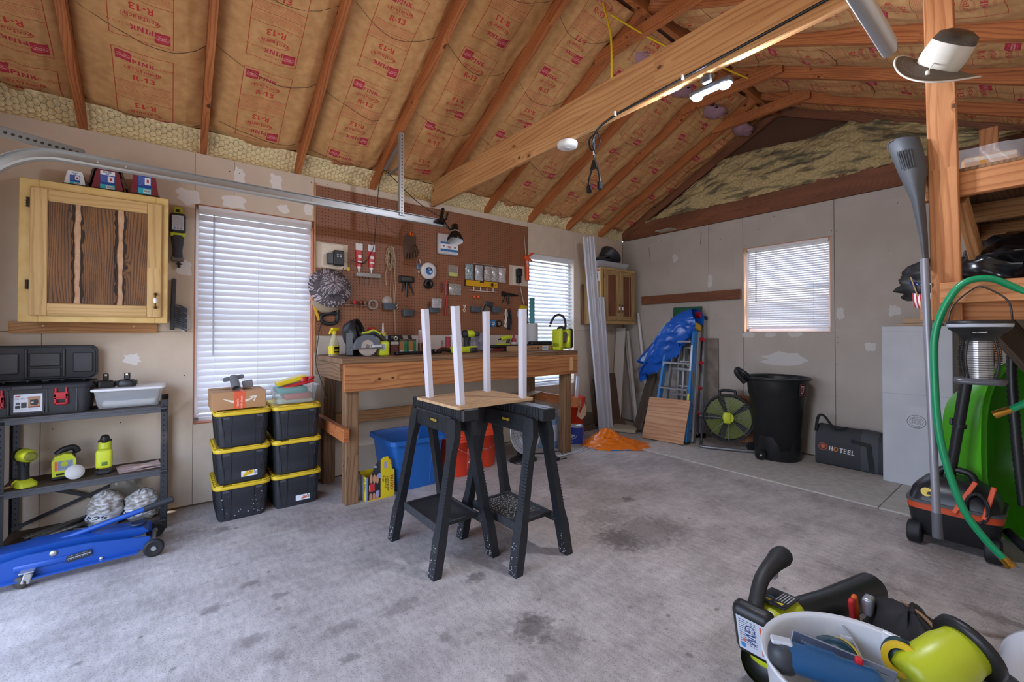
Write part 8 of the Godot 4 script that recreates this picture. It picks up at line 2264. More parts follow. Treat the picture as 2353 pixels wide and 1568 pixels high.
func loft_side() -> void:
	# hanging timber storage rack along the near wall
	var o := thing("storage_rack", "timber rack of two decks hanging from the rafters at right", "rack")
	part(o, "post", wb().bar(Vector3(-2.325, 1.24, 3.415), Vector3(-2.325, 2.62, 3.40), 0.089, 0.038, 0.003, Vector3.LEFT), T.post)
	part(o, "far_post", wb().span(Vector3(-0.46, 1.0, 3.37), Vector3(-0.42, 2.6, 3.46), 0.003), T.post)
	part(o, "upper_rail", wb().span(Vector3(-2.305, 1.755, 3.33), Vector3(-2.267, 1.853, 3.89), 0.003), T.post)
	part(o, "lower_rail", wb().span(Vector3(-2.305, 1.242, 3.33), Vector3(-2.267, 1.335, 3.89), 0.003), T.post)
	part(o, "front_rail", wb().span(Vector3(-2.383, 1.31, 3.40), Vector3(-2.345, 1.395, 3.89), 0.003), T.post)
	for y in [1.755, 1.242]: part(o, "side_beam", wb().span(Vector3(-2.266, y, 3.37), Vector3(-0.3, y + 0.09, 3.408), 0.003), T.pine)
	for x in [-1.65, -1.0]: part(o, "joist", wb().span(Vector3(x, 1.755, 3.409), Vector3(x + 0.038, 1.845, 3.89), 0.003), T.pine)
	part(o, "upper_deck", wb().span(Vector3(-2.3, 1.854, 3.34), Vector3(-0.3, 1.868, 3.89), 0.001), T.tan)
	part(o, "lower_deck", wb().span(Vector3(-2.3, 1.336, 3.42), Vector3(-0.3, 1.35, 3.89), 0.001), T.ply)
	part(o, "diagonal_brace", wb().bar(Vector3(-1.9, 1.36, 3.5), Vector3(-2.25, 1.75, 3.45), 0.038, 0.06, 0.003), T.pine)
	var p := Pic.new(48, 48, C("c08a5c"))
	p.text("T", 30, 14, 14, C("4a3020")).lines(14, 24, 20, 18, 4, C("7a5234"), 3)
	# sun hat on the post
	o = thing("sun_hat", "pale wide brimmed sun hat with mesh brim hung on the timber post", "hat", Vector3(-2.41, 2.275, 3.405))
	var t := Transform3D(Basis(Vector3.RIGHT, 0.72) * Basis(Vector3.BACK, 0.4), Vector3.ZERO)
	var hs := Pic.new(64, 64, C("8f867a"))
	for k in 16: hs.stroke([Vector2(0, k * 4), Vector2(64, k * 4)], 1.6, C("3d3832"))
	part(o, "brim", mb().grid(40, 5, func(u: float, v: float) -> Vector3:
		var an := u * TAU
		var r := 0.072 + 0.075 * v
		return t * Vector3(cos(an) * r, -0.018 * v - 0.02 * v * cos(2.0 * an), sin(an) * r), 1), tmat(hs.tex(), 0.8, 14.0, 1.5))
	var edge: Array = []
	for k in 41: edge.append(t * Vector3(cos(TAU * k / 40) * 0.147, -0.018 - 0.02 * cos(2.0 * TAU * k / 40), sin(TAU * k / 40) * 0.147))
	part(o, "brim_binding", mb().tube(edge, 0.0035, 6, false), mat("d6d2c8", 0.8))
	part(o, "crown", mb().lathe([Vector2(0.074, 0.0), Vector2(0.077, 0.035), Vector2(0.072, 0.085)], 32, t), mat("c9c4b8", 0.85))
	part(o, "crown_mesh", mb().lathe([Vector2(0.072, 0.085), Vector2(0.064, 0.112), Vector2(0.035, 0.125), Vector2(0, 0.128)], 32, t), tmat(hs.tex(), 0.35, 10.0, 30.0, "c9c9cc", 0.5))
	part(o, "cord", mb().tube(curve([t * Vector3(-0.074, 0.02, 0.01), t * Vector3(-0.09, 0.006, 0.015), t * Vector3(-0.1, -0.008, 0.02)]), 0.002, 5).rbox(t * Vector3(-0.102, -0.012, 0.021), Vector3(0.014, 0.018, 0.014), 0.005), mat("dedad2", 0.6))
	# rake-like scoop hung head up
	o = thing("litter_scoop", "grey plastic litter scoop with long handle hung head up beside the post", "scoop")
	var gry := mat("4a4d52", 0.6)
	var rows: Array = []
	for q in [[3.262, 2.035, 0.08, -2.385], [3.272, 2.02, 0.115, -2.40], [3.285, 1.96, 0.115, -2.405], [3.30, 1.88, 0.1, -2.40], [3.315, 1.76, 0.05, -2.392], [3.33, 1.6, 0.03, -2.388], [3.337, 1.48, 0.019, -2.386]]:
		var r: Array[Vector3] = []
		# cross-section: a shallow trough whose back faces the camera
		for k in 9:
			var u := k / 4.0 - 1.0
			r.append(Vector3(q[3] + 0.03 * u * u, q[1], q[0] + u * q[2] * 0.45 + 0.02))
		for k in 9:
			var u := 1.0 - k / 4.0
			r.append(Vector3(q[3] + 0.03 * u * u + 0.004, q[1] + 0.001, q[0] + u * q[2] * 0.44 + 0.02))
		rows.append(r)
	part(o, "head", mb().loft(rows, true, true, 1), gry)
	var sl := mb()
	for k in 6: sl.bar(Vector3(-2.4085 + 0.002 * absf(k - 2.5), 1.97, 3.277 + k * 0.0085), Vector3(-2.4055 + 0.002 * absf(k - 2.5), 1.89, 3.291 + k * 0.0078), 0.003, 0.003, 0.0, Vector3.LEFT)
	part(o, "slots", sl, mat("2a2c30", 0.6), "stuff")
	var tn := mb()
	for k in 7: tn.tube(curve(V([[-2.385, 2.03, 3.262 + k * 0.006], [-2.375, 2.025, 3.245 + k * 0.006], [-2.365, 2.0, 3.238 + k * 0.006]])), 0.0025, 5)
	part(o, "tines", tn, gry, "stuff")
	part(o, "handle", mb().tube(V([[-2.386, 1.5, 3.355], [-2.40, 0.45, 3.385]]), 0.0135, 12), mat("8f8f98", 0.35, 0.4))
	part(o, "grip", mb().tube(V([[-2.40, 0.46, 3.385], [-2.401, 0.36, 3.388]]), [0.0155, 0.017], 12), mat("55565c", 0.6))
	# garden hose over the front rail
	o = thing("garden_hose", "bright green garden hose looped over the timber rail with brass end", "hose")
	var green := mat("0a8a58", 0.3)
	part(o, "hose", mb().tube(curve(V([[-2.36, 1.28, 3.70], [-2.38, 1.36, 3.60], [-2.40, 1.40, 3.53], [-2.41, 1.37, 3.455], [-2.41, 1.22, 3.395], [-2.41, 1.04, 3.385], [-2.41, 0.76, 3.40], [-2.41, 0.52, 3.455], [-2.41, 0.41, 3.515], [-2.41, 0.35, 3.565]]), 7), 0.0125, 12), green)
	part(o, "coupling", mb().tube(V([[-2.41, 0.352, 3.563], [-2.41, 0.335, 3.578]]), 0.0145, 12).tube(V([[-2.41, 0.336, 3.577], [-2.41, 0.328, 3.584]]), 0.017, 10), mat("b98a3a", 0.3, 0.9))
	o = thing("hose_end", "short green hose end with ribbed brass coupling poking in from the right edge", "hose")
	part(o, "hose", mb().tube(curve(V([[-2.36, 1.02, 3.72], [-2.39, 0.945, 3.635], [-2.405, 0.905, 3.585]])), 0.012, 12), green)
	part(o, "coupling", mb().tube(V([[-2.405, 0.907, 3.587], [-2.41, 0.892, 3.562], [-2.412, 0.88, 3.545]]), [0.0125, 0.0135, 0.0145], 14), mat("b98a3a", 0.3, 0.9))
	# insect zapper lantern
	o = thing("zapper_lantern", "black insect zapper lantern with wire cage hanging from the timber rail", "lantern", Vector3(-2.47, 1.0, 3.515))
	var bk := mat("1b1c1f", 0.4)
	part(o, "base_tray", mb().loft([rrect(0.13, 0.13, 0.03, 0.0), rrect(0.135, 0.135, 0.03, 0.004), rrect(0.135, 0.135, 0.03, 0.018), rrect(0.11, 0.11, 0.03, 0.022)]), mat("4a4c52", 0.35))
	part(o, "core", mb().cyl(Vector3(0, 0.02, 0), Vector3(0, 0.165, 0), 0.036, -1, 18), mat("c4c4c6", 0.3, 0.6))
	var cg := mb()
	for k in 16:
		var y := 0.028 + k * 0.0085
		var r := 0.046 + 0.012 * sin(PI * (k + 2) / 19.0)
		var ring: Array = []
		for j in 25: ring.append(Vector3(cos(TAU * j / 24) * r, y, sin(TAU * j / 24) * r))
		cg.tube(ring, 0.0012, 3, false)
	for k in 4:
		var an := TAU * (k + 0.35) / 4.0
		var line: Array = []
		for j in 9: line.append(Vector3(cos(an), 0, sin(an)) * (0.047 + 0.013 * sin(PI * j / 8.0)) + Vector3(0, 0.02 + 0.0185 * j, 0))
		cg.tube(line, 0.004, 6)
	part(o, "cage", cg, bk, "stuff")
	part(o, "cap", mb().lathe([Vector2(0.048, 0.16), Vector2(0.05, 0.17), Vector2(0.058, 0.185), Vector2(0.082, 0.205), Vector2(0.084, 0.212)], 30), bk)
	part(o, "light_band", mb().lathe([Vector2(0.084, 0.212), Vector2(0.087, 0.218), Vector2(0.087, 0.224)], 30), mat("b9c0cc", 0.3))
	part(o, "lid", mb().lathe([Vector2(0.088, 0.224), Vector2(0.088, 0.23), Vector2(0.08, 0.237), Vector2(0, 0.239)], 30), bk)
	part(o, "buttons", mb().rbox(Vector3(-0.061, 0.195, 0.006), Vector3(0.012, 0.012, 0.04), 0.005, 2, Basis(Vector3.BACK, -0.5)), mat("b9b4ae", 0.4))
	part(o, "bail", mb().tube(curve(V([[0.0, 0.235, -0.082], [0.03, 0.3, -0.07], [0.06, 0.36, -0.02], [0.06, 0.365, 0.01], [0.03, 0.31, 0.07], [0.0, 0.235, 0.082]])), 0.003, 6), bk)
	# things on the decks
	o = thing("grout_bag", "clear bag of orange and green packets on the upper timber deck", "bag", Vector3(-2.05, 1.869, 3.52), -80.0)
	var gb := Pic.new(96, 64, C("c98a3a"))
	gb.poly(P2([10, 56, 24, 30, 38, 56]), C("b02a20")).rect(42, 40, 50, 16, C("1f6a3c")).text("Stka", 68, 48, 11, C("e8ece8")).rect(0, 0, 96, 12, C("d8c8b0"))
	part(o, "packet", mb().box(Vector3(0, 0.05, 0), Vector3(0.17, 0.1, 0.05), 0.012), mat("c98a3a", 0.4))
	sticker(o, "print", gb, Vector3(0, 0.05, 0.0256), Vector3(0.075, 0, 0), Vector3(0, 0.042, 0))
	part(o, "clear_sleeve", mb().grid(10, 8, func(u: float, v: float) -> Vector3: return Vector3((u - 0.5) * 0.22, 0.005 + v * 0.13, 0.034 + 0.01 * sin(u * 8.0 + v * 3.0)), 1), glass("dcdce2", 0.3, 0.08))
	solo("seed_bag", "white and green bag behind the clear one on the upper timber deck", "bag", mb().rbox(Vector3(0, 0.08, 0), Vector3(0.1, 0.16, 0.14), 0.04, 3), tmat(flecks("2f9a44", "e2e6ea", 0.03, 77, 64), 0.3), Vector3(-1.72, 1.869, 3.5), 20.0)
	o = thing("black_tarp_bundle", "glossy black bundled cover on the lower timber deck", "bundle", Vector3(-1.75, 1.351, 3.62))
	sack(o, "bundle", 0.8, 0.3, 0.5, mat("16171a", 0.25), 27)
	o = thing("black_backpack", "black nylon bag with hanging strap behind the timber post", "bag", Vector3(-1.95, 1.351, 3.36))
	sack(o, "bag", 0.2, 0.2, 0.3, mat("1c1d20", 0.6), 37)
	part(o, "strap", mb().bar(Vector3(-0.02, 0.1, -0.12), Vector3(0.0, 0.05, -0.18), 0.02, 0.003, 0.0), mat("17181a", 0.7))
	o = thing("black_funnel", "black plastic funnel standing upside down on the lower timber deck", "funnel", Vector3(-2.14, 1.351, 3.625))
	part(o, "funnel", mb().lathe([Vector2(0.085, 0.0), Vector2(0.088, 0.01), Vector2(0.03, 0.095), Vector2(0.014, 0.11), Vector2(0.009, 0.19), Vector2(0.007, 0.19)], 28), mat("17181b", 0.3))
	solo("red_bundle", "dark red bundle beside the black funnel on the lower timber deck", "bundle", mb().rbox(Vector3(0, 0.03, 0), Vector3(0.2, 0.06, 0.1), 0.025, 3), mat("8a1c24", 0.6), Vector3(-2.08, 1.351, 3.50))
	o = thing("small_flag", "small striped flag with a starred blue corner hanging behind the scoop", "flag", Vector3(-2.05, 1.27, 3.27))
	var fl := Pic.new(96, 64, C("e6e2e2"))
	for k in 7: fl.rect(0, k * 9.2, 96, 4.6, C("b02838"))
	fl.rect(0, 0, 42, 34, C("2a3a72"))
	for k in 12: fl.disc(7 + (k % 4) * 10, 7 + (k / 4) * 10, 2, 2, C("e8e8ee"))
	part(o, "cloth", mb().grid(10, 6, func(u: float, v: float) -> Vector3: return Vector3(0.02 * sin(u * 6.0), 0.17 - u * 0.13 - v * 0.02, -0.015 + v * 0.09 + 0.02 * u), 1), tmat(fl.tex(), 0.8))
	part(o, "stick", mb().tube(V([[0.0, 0.0, 0.04], [0.0, 0.19, -0.01]]), 0.003, 5), mat("a88a5c", 0.7))
	solo("offcut_tray", "small wood offcuts lying on top of the white carton", "offcuts", mb().span(Vector3(-0.12, 0, -0.08), Vector3(0.1, 0.02, 0.16), 0.003).span(Vector3(-0.1, 0.021, -0.05), Vector3(-0.02, 0.06, 0.1), 0.003), mat("b39a7c", 0.8), Vector3(-0.24, 1.2445, 2.99))
	# green plastic wheelbarrow tray on end
	o = thing("wheelbarrow_tray", "large bright green plastic tray standing on end under the rack", "tray", Vector3(-0.83, 0.013, 3.30), 20.0)
	var rw: Array = []
	var rin: Array = []
	for j in 9:
		var d := j / 8.0
		var k := 1.0 - 0.42 * pow(1.0 - d, 1.5)
		var ring: Array[Vector3] = []
		var rg: Array[Vector3] = []
		for i in 36:
			var an := TAU * i / 36.0
			var e := Vector2(signf(cos(an)) * pow(absf(cos(an)), 0.7) * 0.34, signf(sin(an)) * pow(absf(sin(an)), 0.7) * 0.5)
			ring.append(Vector3(-0.05 - 0.33 * d, 0.52 + e.y * k, e.x * k))
			rg.append(Vector3(-0.045 - 0.335 * d, 0.52 + e.y * k * 0.975, e.x * k * 0.97))
		rw.append(ring)
		rin.append(rg)
	rw.append(rw[-1].map(func(v): return v * Vector3(1, 1, 1) + Vector3(0, (v.y - 0.52) * 0.06, v.z * 0.08)))
	var tm := mb()
	tm.loft(rw, true, false)
	tm.skin([rw[-1], rin[-1]], true, -1)
	part(o, "shell", tm, mat("4fae1e", 0.3))
	var ti := mb()
	rin.reverse()
	ti.skin(rin, true, 1, true)
	ti.cap(rin[-1], Vector3.LEFT)
	part(o, "hollow", ti, mat("4fae1e", 0.3))
	o.rotation.y = deg_to_rad(58)
	solo("weathered_plank", "weathered grey plank leaning down behind the zapper lantern", "plank", wb().bar(Vector3(-1.35, 0.75, 3.80), Vector3(-1.75, 1.235, 3.52), 0.14, 0.035, 0.003, Vector3(-0.6, 0.2, 0.9)), T.grey)
	# wet and dry vacuum
	o = thing("shop_vacuum", "black and orange wet-dry vacuum with coiled cord on the floor", "vacuum", Vector3(-1.36, 0, 3.33), -90.0)
	part(o, "tank", mb().loft([rrect(0.30, 0.26, 0.05, 0.05), rrect(0.34, 0.3, 0.05, 0.1), rrect(0.37, 0.33, 0.06, 0.2)]), bk)
	part(o, "band", mb().loft([rrect(0.375, 0.335, 0.06, 0.2), rrect(0.375, 0.335, 0.06, 0.235)]), mat("c2481c", 0.4))
	part(o, "latch_ring", mb().loft([rrect(0.385, 0.345, 0.06, 0.235), rrect(0.385, 0.345, 0.06, 0.25)]), mat("4a4c50", 0.4))
	part(o, "motor_head", mb().loft([rrect(0.36, 0.32, 0.06, 0.25), rrect(0.34, 0.3, 0.08, 0.3), rrect(0.24, 0.22, 0.09, 0.36), rrect(0.16, 0.15, 0.07, 0.375)]), mat("222326", 0.35))
	part(o, "carry_handle", mb().tube(curve(V([[-0.07, 0.36, 0.0], [-0.05, 0.41, 0.0], [0.05, 0.41, 0.0], [0.08, 0.36, 0.0]])), 0.018, 8), bk)
	for q in [[-0.15, 0.14], [0.15, 0.14]]:
		part(o, "wheel", mb().cyl(Vector3(q[0] - 0.03, 0.06, q[1]), Vector3(q[0] + 0.03, 0.06, q[1]), 0.06, -1, 20, 0.006), mat("1a1b1e", 0.6))
	part(o, "rear_foot", mb().box(Vector3(-0.13, 0.025, -0.1), Vector3(0.05, 0.05, 0.05), 0.008).box(Vector3(0.13, 0.025, -0.1), Vector3(0.05, 0.05, 0.05), 0.008), bk)
	for q in [[0.01, 0.22, 0.09, 0.40], [0.12, 0.22, 0.155, 0.39]]: part(o, "cord_wrap_arm", mb().bar(Vector3(q[0], q[1], 0.175), Vector3(q[2], q[3], 0.14), 0.02, 0.016, 0.003, Vector3.BACK), mat("d8501e", 0.4))
	var cd: Array = []
	for k in 90: cd.append(Vector3(0.09 + 0.04 * cos(k * 0.55) + 0.00015 * k, 0.27 + 0.075 * sin(k * 0.55), 0.16 + 0.02 * sin(k * 0.21)))
	part(o, "power_cord", mb().tube(cd, 0.0045, 5), mat("121215", 0.5))
	part(o, "decal", mb().cyl(Vector3(-0.1, 0.295, 0.142), Vector3(-0.1, 0.297, 0.15), 0.024, -1, 18), mat("d8b82a", 0.4))
	part(o, "plate", mb().box(Vector3(0.0, 0.325, 0.12), Vector3(0.07, 0.03, 0.002), 0.0, Basis(Vector3.RIGHT, -0.7)), mat("5a5c62", 0.4))
	part(o, "wand", mb().tube(V([[-0.02, 0.38, 0.0], [0.05, 0.93, 0.03]]), [0.022, 0.027], 14), bk)
	part(o, "wand_collar", mb().tube(V([[0.02, 0.66, 0.012], [0.022, 0.68, 0.013]]), 0.029, 14).box(Vector3(-0.012, 0.69, 0.012), Vector3(0.016, 0.04, 0.02), 0.004), bk)
	for q in [[[0.19, 0.14, 0.0], [0.26, 0.1, 0.1], [0.34, 0.08, 0.2], [0.4, 0.06, 0.3]], [[0.22, 1.2, 0.0], [0.215, 0.95, 0.02], [0.23, 0.6, 0.04], [0.25, 0.3, 0.05]]]:
		var pts: Array = curve(V(q), 24)
		var rs: Array = []
		for k in pts.size(): rs.append(0.022 if k % 2 else 0.019)
		part(o, "corrugated_hose", mb().tube(pts, rs, 12), bk)

func front_pile() -> void:
	var lime := mat(LIME, 0.4)
	var bk := mat("1a1b1d", 0.45)
	# leaf blower lying on the floor
	var o := thing("leaf_blower", "lime and black cordless blower with thick battery lying in front", "blower", Vector3(-3.19, 0.0, 3.06))
	o.scale = Vector3.ONE * 1.22
	var ax := Vector3(1, -0.12, 0.12).normalized()
	part(o, "battery", mb().rbox(Vector3(-0.09, 0.155, 0.0), Vector3(0.05, 0.15, 0.105), 0.02, 3, Basis(Vector3.BACK, 0.25)), bk)
	part(o, "housing", mb().rbox(Vector3(0.02, 0.115, 0.01), Vector3(0.18, 0.17, 0.12), 0.045, 3), lime)
	part(o, "intake", mb().lathe([Vector2(0.0, 0.0), Vector2(0.055, 0), Vector2(0.06, 0.02), Vector2(0.05, 0.04)], 24, Transform3D(Basis(Vector3.BACK, 1.3), Vector3(-0.05, 0.06, 0.01))), bk)
	part(o, "handle", mb().tube(curve(V([[-0.07, 0.2, -0.01], [0.0, 0.255, -0.02], [0.1, 0.275, -0.02], [0.16, 0.275, -0.02]])), [0.024, 0.022, 0.02, 0.02, 0.02, 0.02, 0.02, 0.02, 0.021, 0.022, 0.023, 0.024, 0.026, 0.028, 0.029, 0.03, 0.03, 0.029, 0.028], 12), mat("222427", 0.55))
	part(o, "trigger", mb().box(Vector3(0.09, 0.245, -0.02), Vector3(0.03, 0.035, 0.016), 0.004), mat("b9bcc8", 0.4))
	part(o, "side_panel", mb().box(Vector3(0.03, 0.205, 0.012), Vector3(0.11, 0.004, 0.075), 0.001, Basis(Vector3.BACK, -0.1)), mat("2c2e30", 0.4))
	part(o, "air_tube", mb().tube([Vector3(0.1, 0.115, 0.015), Vector3(0.3, 0.10, 0.06), Vector3(0.56, 0.085, 0.11)], [0.05, 0.048, 0.05], 20), mat("1f2124", 0.35))
	var p := Pic.new(96, 128, C("b9bec8"))
	p.lines(8, 10, 60, 100, 12, C("4a4f5a"), 6).rect(80, 10, 6, 108, C("c8583a")).text("GW", 46, 60, 34, C("24346a"), false, PI / 2).disc(16, 110, 9, 9, C("2f78b4")).disc(22, 88, 7, 7, C("c05a4a"))
	sticker(o, "label", p, Vector3(-0.1165, 0.15, 0.0), Vector3(0, 0, 0.036), Vector3(-0.012, 0.05, 0))
	p = Pic.new(96, 48, C("232528"))
	p.poly(P2([8, 20, 16, 6, 24, 20]), C("d8c83a")).poly(P2([8, 42, 16, 28, 24, 42]), C("d8c83a")).disc(36, 14, 7, 7, C("4a7ab8"))
	for k in 5: p.rect(30, 24 + k * 5, 60, 2, C("b9bcc0"))
	sticker(o, "warning_print", p, Vector3(0.03, 0.2078, 0.012), Vector3(0.05, -0.005, 0), Vector3(0, 0, -0.034))
	# translucent white tub with tools in it
	o = thing("white_tub", "round white plastic tub full of tools in the front corner", "tub", Vector3(-3.40, 0.0, 3.365))
	var ell := Transform3D(Basis.from_scale(Vector3(1.13, 1.02, 1.08)), Vector3.ZERO)
	part(o, "tub", mb().lathe([Vector2(0, 0), Vector2(0.16, 0), Vector2(0.175, 0.02), Vector2(0.195, 0.2), Vector2(0.205, 0.285), Vector2(0.214, 0.29), Vector2(0.21, 0.295), Vector2(0.196, 0.285), Vector2(0.186, 0.2), Vector2(0.165, 0.1), Vector2(0, 0.1)], 44, ell), mat("cfd3d8", 0.3))
	part(o, "sticker", mb().box(Vector3(0.175, 0.255, -0.075), Vector3(0.002, 0.02, 0.03), 0.0, Basis(Vector3.UP, 0.4)), mat("e6e2ea", 0.4))
	part(o, "bail", mb().tube(curve(V([[0.2, 0.28, -0.09], [0.17, 0.25, -0.05], [0.12, 0.235, -0.02], [0.08, 0.23, -0.01]])), 0.004, 6), mat("9aa0a6", 0.4))
	o = thing("jigsaw_tool", "blue and grey corded jigsaw with steel base plate in the white tub", "power tool", Vector3(-3.485, 0.265, 3.31), -60.0)
	part(o, "body", mb().rbox(Vector3(0.0, 0.04, 0.0), Vector3(0.26, 0.075, 0.07), 0.034, 4, Basis(Vector3.BACK, -0.12)), mat("17507e", 0.3))
	part(o, "grip", mb().rbox(Vector3(-0.095, 0.045, 0.0), Vector3(0.075, 0.085, 0.074), 0.034, 4), mat("33363c", 0.5))
	part(o, "vent", mb().box(Vector3(-0.1, 0.085, 0.0), Vector3(0.05, 0.012, 0.03), 0.004), mat("b9bec6", 0.4))
	part(o, "base_plate", mb().box(Vector3(0.05, 0.03, -0.062), Vector3(0.24, 0.065, 0.006), 0.002, Basis(Vector3.BACK, -0.22)).box(Vector3(0.055, 0.04, -0.056), Vector3(0.2, 0.008, 0.006), 0.001, Basis(Vector3.BACK, -0.22)), mat("9aa4b6", 0.3, 0.7))
	part(o, "switch", mb().box(Vector3(0.075, 0.07, -0.01), Vector3(0.016, 0.026, 0.016), 0.004), mat("c01e2a", 0.4))
	var b := Pic.new(96, 24, C("17507e"))
	b.text("BOSCH", 48, 12, 15, C("a83038"))
	part(o, "lettering", mb().box(Vector3(-0.01, 0.0785, -0.012), Vector3(0.07, 0.001, 0.016), 0.0, Basis(Vector3.BACK, -0.12)), tmat(b.tex(), 0.4))
	o = thing("polisher", "dark teal round tool with yellow edge lying deep in the white tub", "power tool", Vector3(-3.29, 0.2, 3.28))
	part(o, "dome", mb().lathe([Vector2(0.075, 0), Vector2(0.07, 0.03), Vector2(0.045, 0.055), Vector2(0, 0.062)], 28, Transform3D(Basis(Vector3.BACK, 0.9) * Basis(Vector3.RIGHT, -0.4), Vector3.ZERO)), mat("123c4c", 0.25))
	part(o, "edge", mb().lathe([Vector2(0.07, -0.008), Vector2(0.08, -0.004), Vector2(0.076, 0.004)], 28, Transform3D(Basis(Vector3.BACK, 0.9) * Basis(Vector3.RIGHT, -0.4), Vector3.ZERO)), mat("d8c22a", 0.4))
	o = thing("yellow_ring_tool", "yellow ringed dark green tool hooked on the white tub rim", "tool", Vector3(-3.275, 0.30, 3.425))
	var yt := Transform3D(Basis(Vector3.BACK, 1.35) * Basis(Vector3.RIGHT, 0.2), Vector3.ZERO)
	part(o, "ring", mb().lathe([Vector2(0.028, 0), Vector2(0.043, 0), Vector2(0.043, 0.012), Vector2(0.028, 0.012), Vector2(0.028, 0)], 24, yt, true), mat("e0bb1c", 0.35))
	part(o, "body", mb().lathe([Vector2(0.04, -0.05), Vector2(0.044, -0.02), Vector2(0.04, 0.0), Vector2(0, 0.0)], 20, yt), mat("163a3c", 0.35))
	# lime spotlight
	o = thing("lime_inflator", "fat lime cylinder tool with black mouth in the front corner", "power tool", Vector3(-3.25, 0.0, 3.50))
	var lt := Transform3D(Mb.frame(Vector3(0.63, 0.3, 0.38)), Vector3(-0.045, 0.26, -0.055))
	part(o, "barrel", mb().lathe([Vector2(0, 0), Vector2(0.05, 0), Vector2(0.062, 0.02), Vector2(0.064, 0.14), Vector2(0.058, 0.17), Vector2(0.058, 0.19)], 28, lt), mat("b4bf26", 0.35))
	part(o, "mouth", mb().lathe([Vector2(0.058, 0.185), Vector2(0.078, 0.185), Vector2(0.08, 0.205), Vector2(0.07, 0.21), Vector2(0.05, 0.2), Vector2(0, 0.2)], 28, lt), bk)
	part(o, "stand", mb().span(Vector3(-0.03, 0, -0.03), Vector3(0.09, 0.25, 0.06), 0.02), mat("a9b424", 0.4))
	# black and orange tool bag
	o = thing("tool_bag", "open black tool bag with orange front lying behind the white tub", "bag", Vector3(-2.92, 0.0, 3.385), 35.0)
	sack(o, "bag", 0.38, 0.27, 0.2, mat("1b1b1e", 0.75), 51)
	part(o, "orange_panel", mb().rbox(Vector3(-0.15, 0.15, -0.02), Vector3(0.06, 0.17, 0.14), 0.025, 3, Basis(Vector3.BACK, -0.35)), mat("d8781c", 0.7))
	part(o, "zip", mb().tube(curve(V([[-0.1, 0.265, 0.03], [0.0, 0.27, 0.02], [0.1, 0.24, 0.01], [0.18, 0.17, 0.02]])), 0.006, 6), mat("8a6a4a", 0.6))
	part(o, "handle_loop", mb().tube(curve(V([[-0.1, 0.2, -0.08], [-0.24, 0.235, -0.13], [-0.36, 0.24, -0.1], [-0.37, 0.22, -0.05], [-0.26, 0.21, -0.02], [-0.15, 0.21, -0.03]])), 0.012, 6, true, 0.4), mat("141416", 0.7))
	for q in [["red_grip_pliers", "red handled pliers standing in the black tool bag", "c0282c", -2.975], ["orange_grip_knife", "orange handled knife standing in the black tool bag", "d8651c", -2.94]]:
		solo(q[0], q[1], "tool", mb().rbox(Vector3(0, 0.05, 0), Vector3(0.024, 0.11, 0.018), 0.008, 2, Basis(Vector3.BACK, 0.3)).box(Vector3(0.02, -0.05, 0), Vector3(0.01, 0.1, 0.01), 0.002, Basis(Vector3.BACK, 0.3)), mat(q[2], 0.45), Vector3(q[3], 0.165, 3.245))
	solo("pink_lid", "round magenta plastic lid between the white tub and the lime cylinder", "lid", mb().lathe([Vector2(0, 0), Vector2(0.045, 0), Vector2(0.048, 0.006), Vector2(0.042, 0.006), Vector2(0.04, 0.003), Vector2(0, 0.003)], 26, Transform3D(Basis(Vector3.BACK, 0.6), Vector3.ZERO)), mat("b8409a", 0.4), Vector3(-2.985, 0.205, 3.40))
	solo("silver_tape_case", "small silver tape case beside the orange bag front", "tape measure", mb().rbox(Vector3(0, 0.03, 0), Vector3(0.05, 0.06, 0.03), 0.008), mat("a9adb4", 0.3, 0.5), Vector3(-2.91, 0.2, 3.275))
	o = thing("white_pail", "white plastic pail lying on its side in the front corner", "pail", Vector3(-2.93, 0.0, 3.70), 0.0)
	part(o, "pail", mb().lathe([Vector2(0, 0), Vector2(0.115, 0), Vector2(0.12, 0.01), Vector2(0.13, 0.34), Vector2(0.136, 0.345), Vector2(0.136, 0.36), Vector2(0.12, 0.36), Vector2(0.11, 0.02), Vector2(0, 0.02)], 32, Transform3D(Mb.frame(Vector3(1, 0.06, 0.02)), Vector3(-0.2, 0.145, 0))), mat("d3d5da", 0.35))
	o = thing("trimmer_guard", "dark grey tool housing with lime trim at the bottom right corner", "power tool", Vector3(-3.10, 0.0, 3.575), -30.0)
	part(o, "housing", mb().rbox(Vector3(0, 0.17, 0), Vector3(0.2, 0.14, 0.07), 0.03, 3, Basis(Vector3.BACK, 0.35)), mat("2b2f38", 0.45))
	part(o, "lime_trim", mb().bar(Vector3(-0.1, 0.2, -0.036), Vector3(0.09, 0.27, -0.036), 0.012, 0.016, 0.004), lime)
	part(o, "foot", mb().span(Vector3(-0.08, 0, -0.03), Vector3(0.06, 0.13, 0.03), 0.01), mat("24262b", 0.5))
	solo("red_ball_cap", "dark red round cap at the right edge of the floor", "cap", mb().lathe([Vector2(0.05, 0.0), Vector2(0.052, 0.02), Vector2(0.04, 0.05), Vector2(0, 0.062)], 20), mat("8f1c28", 0.5), Vector3(-2.45, 0.0, 3.72))

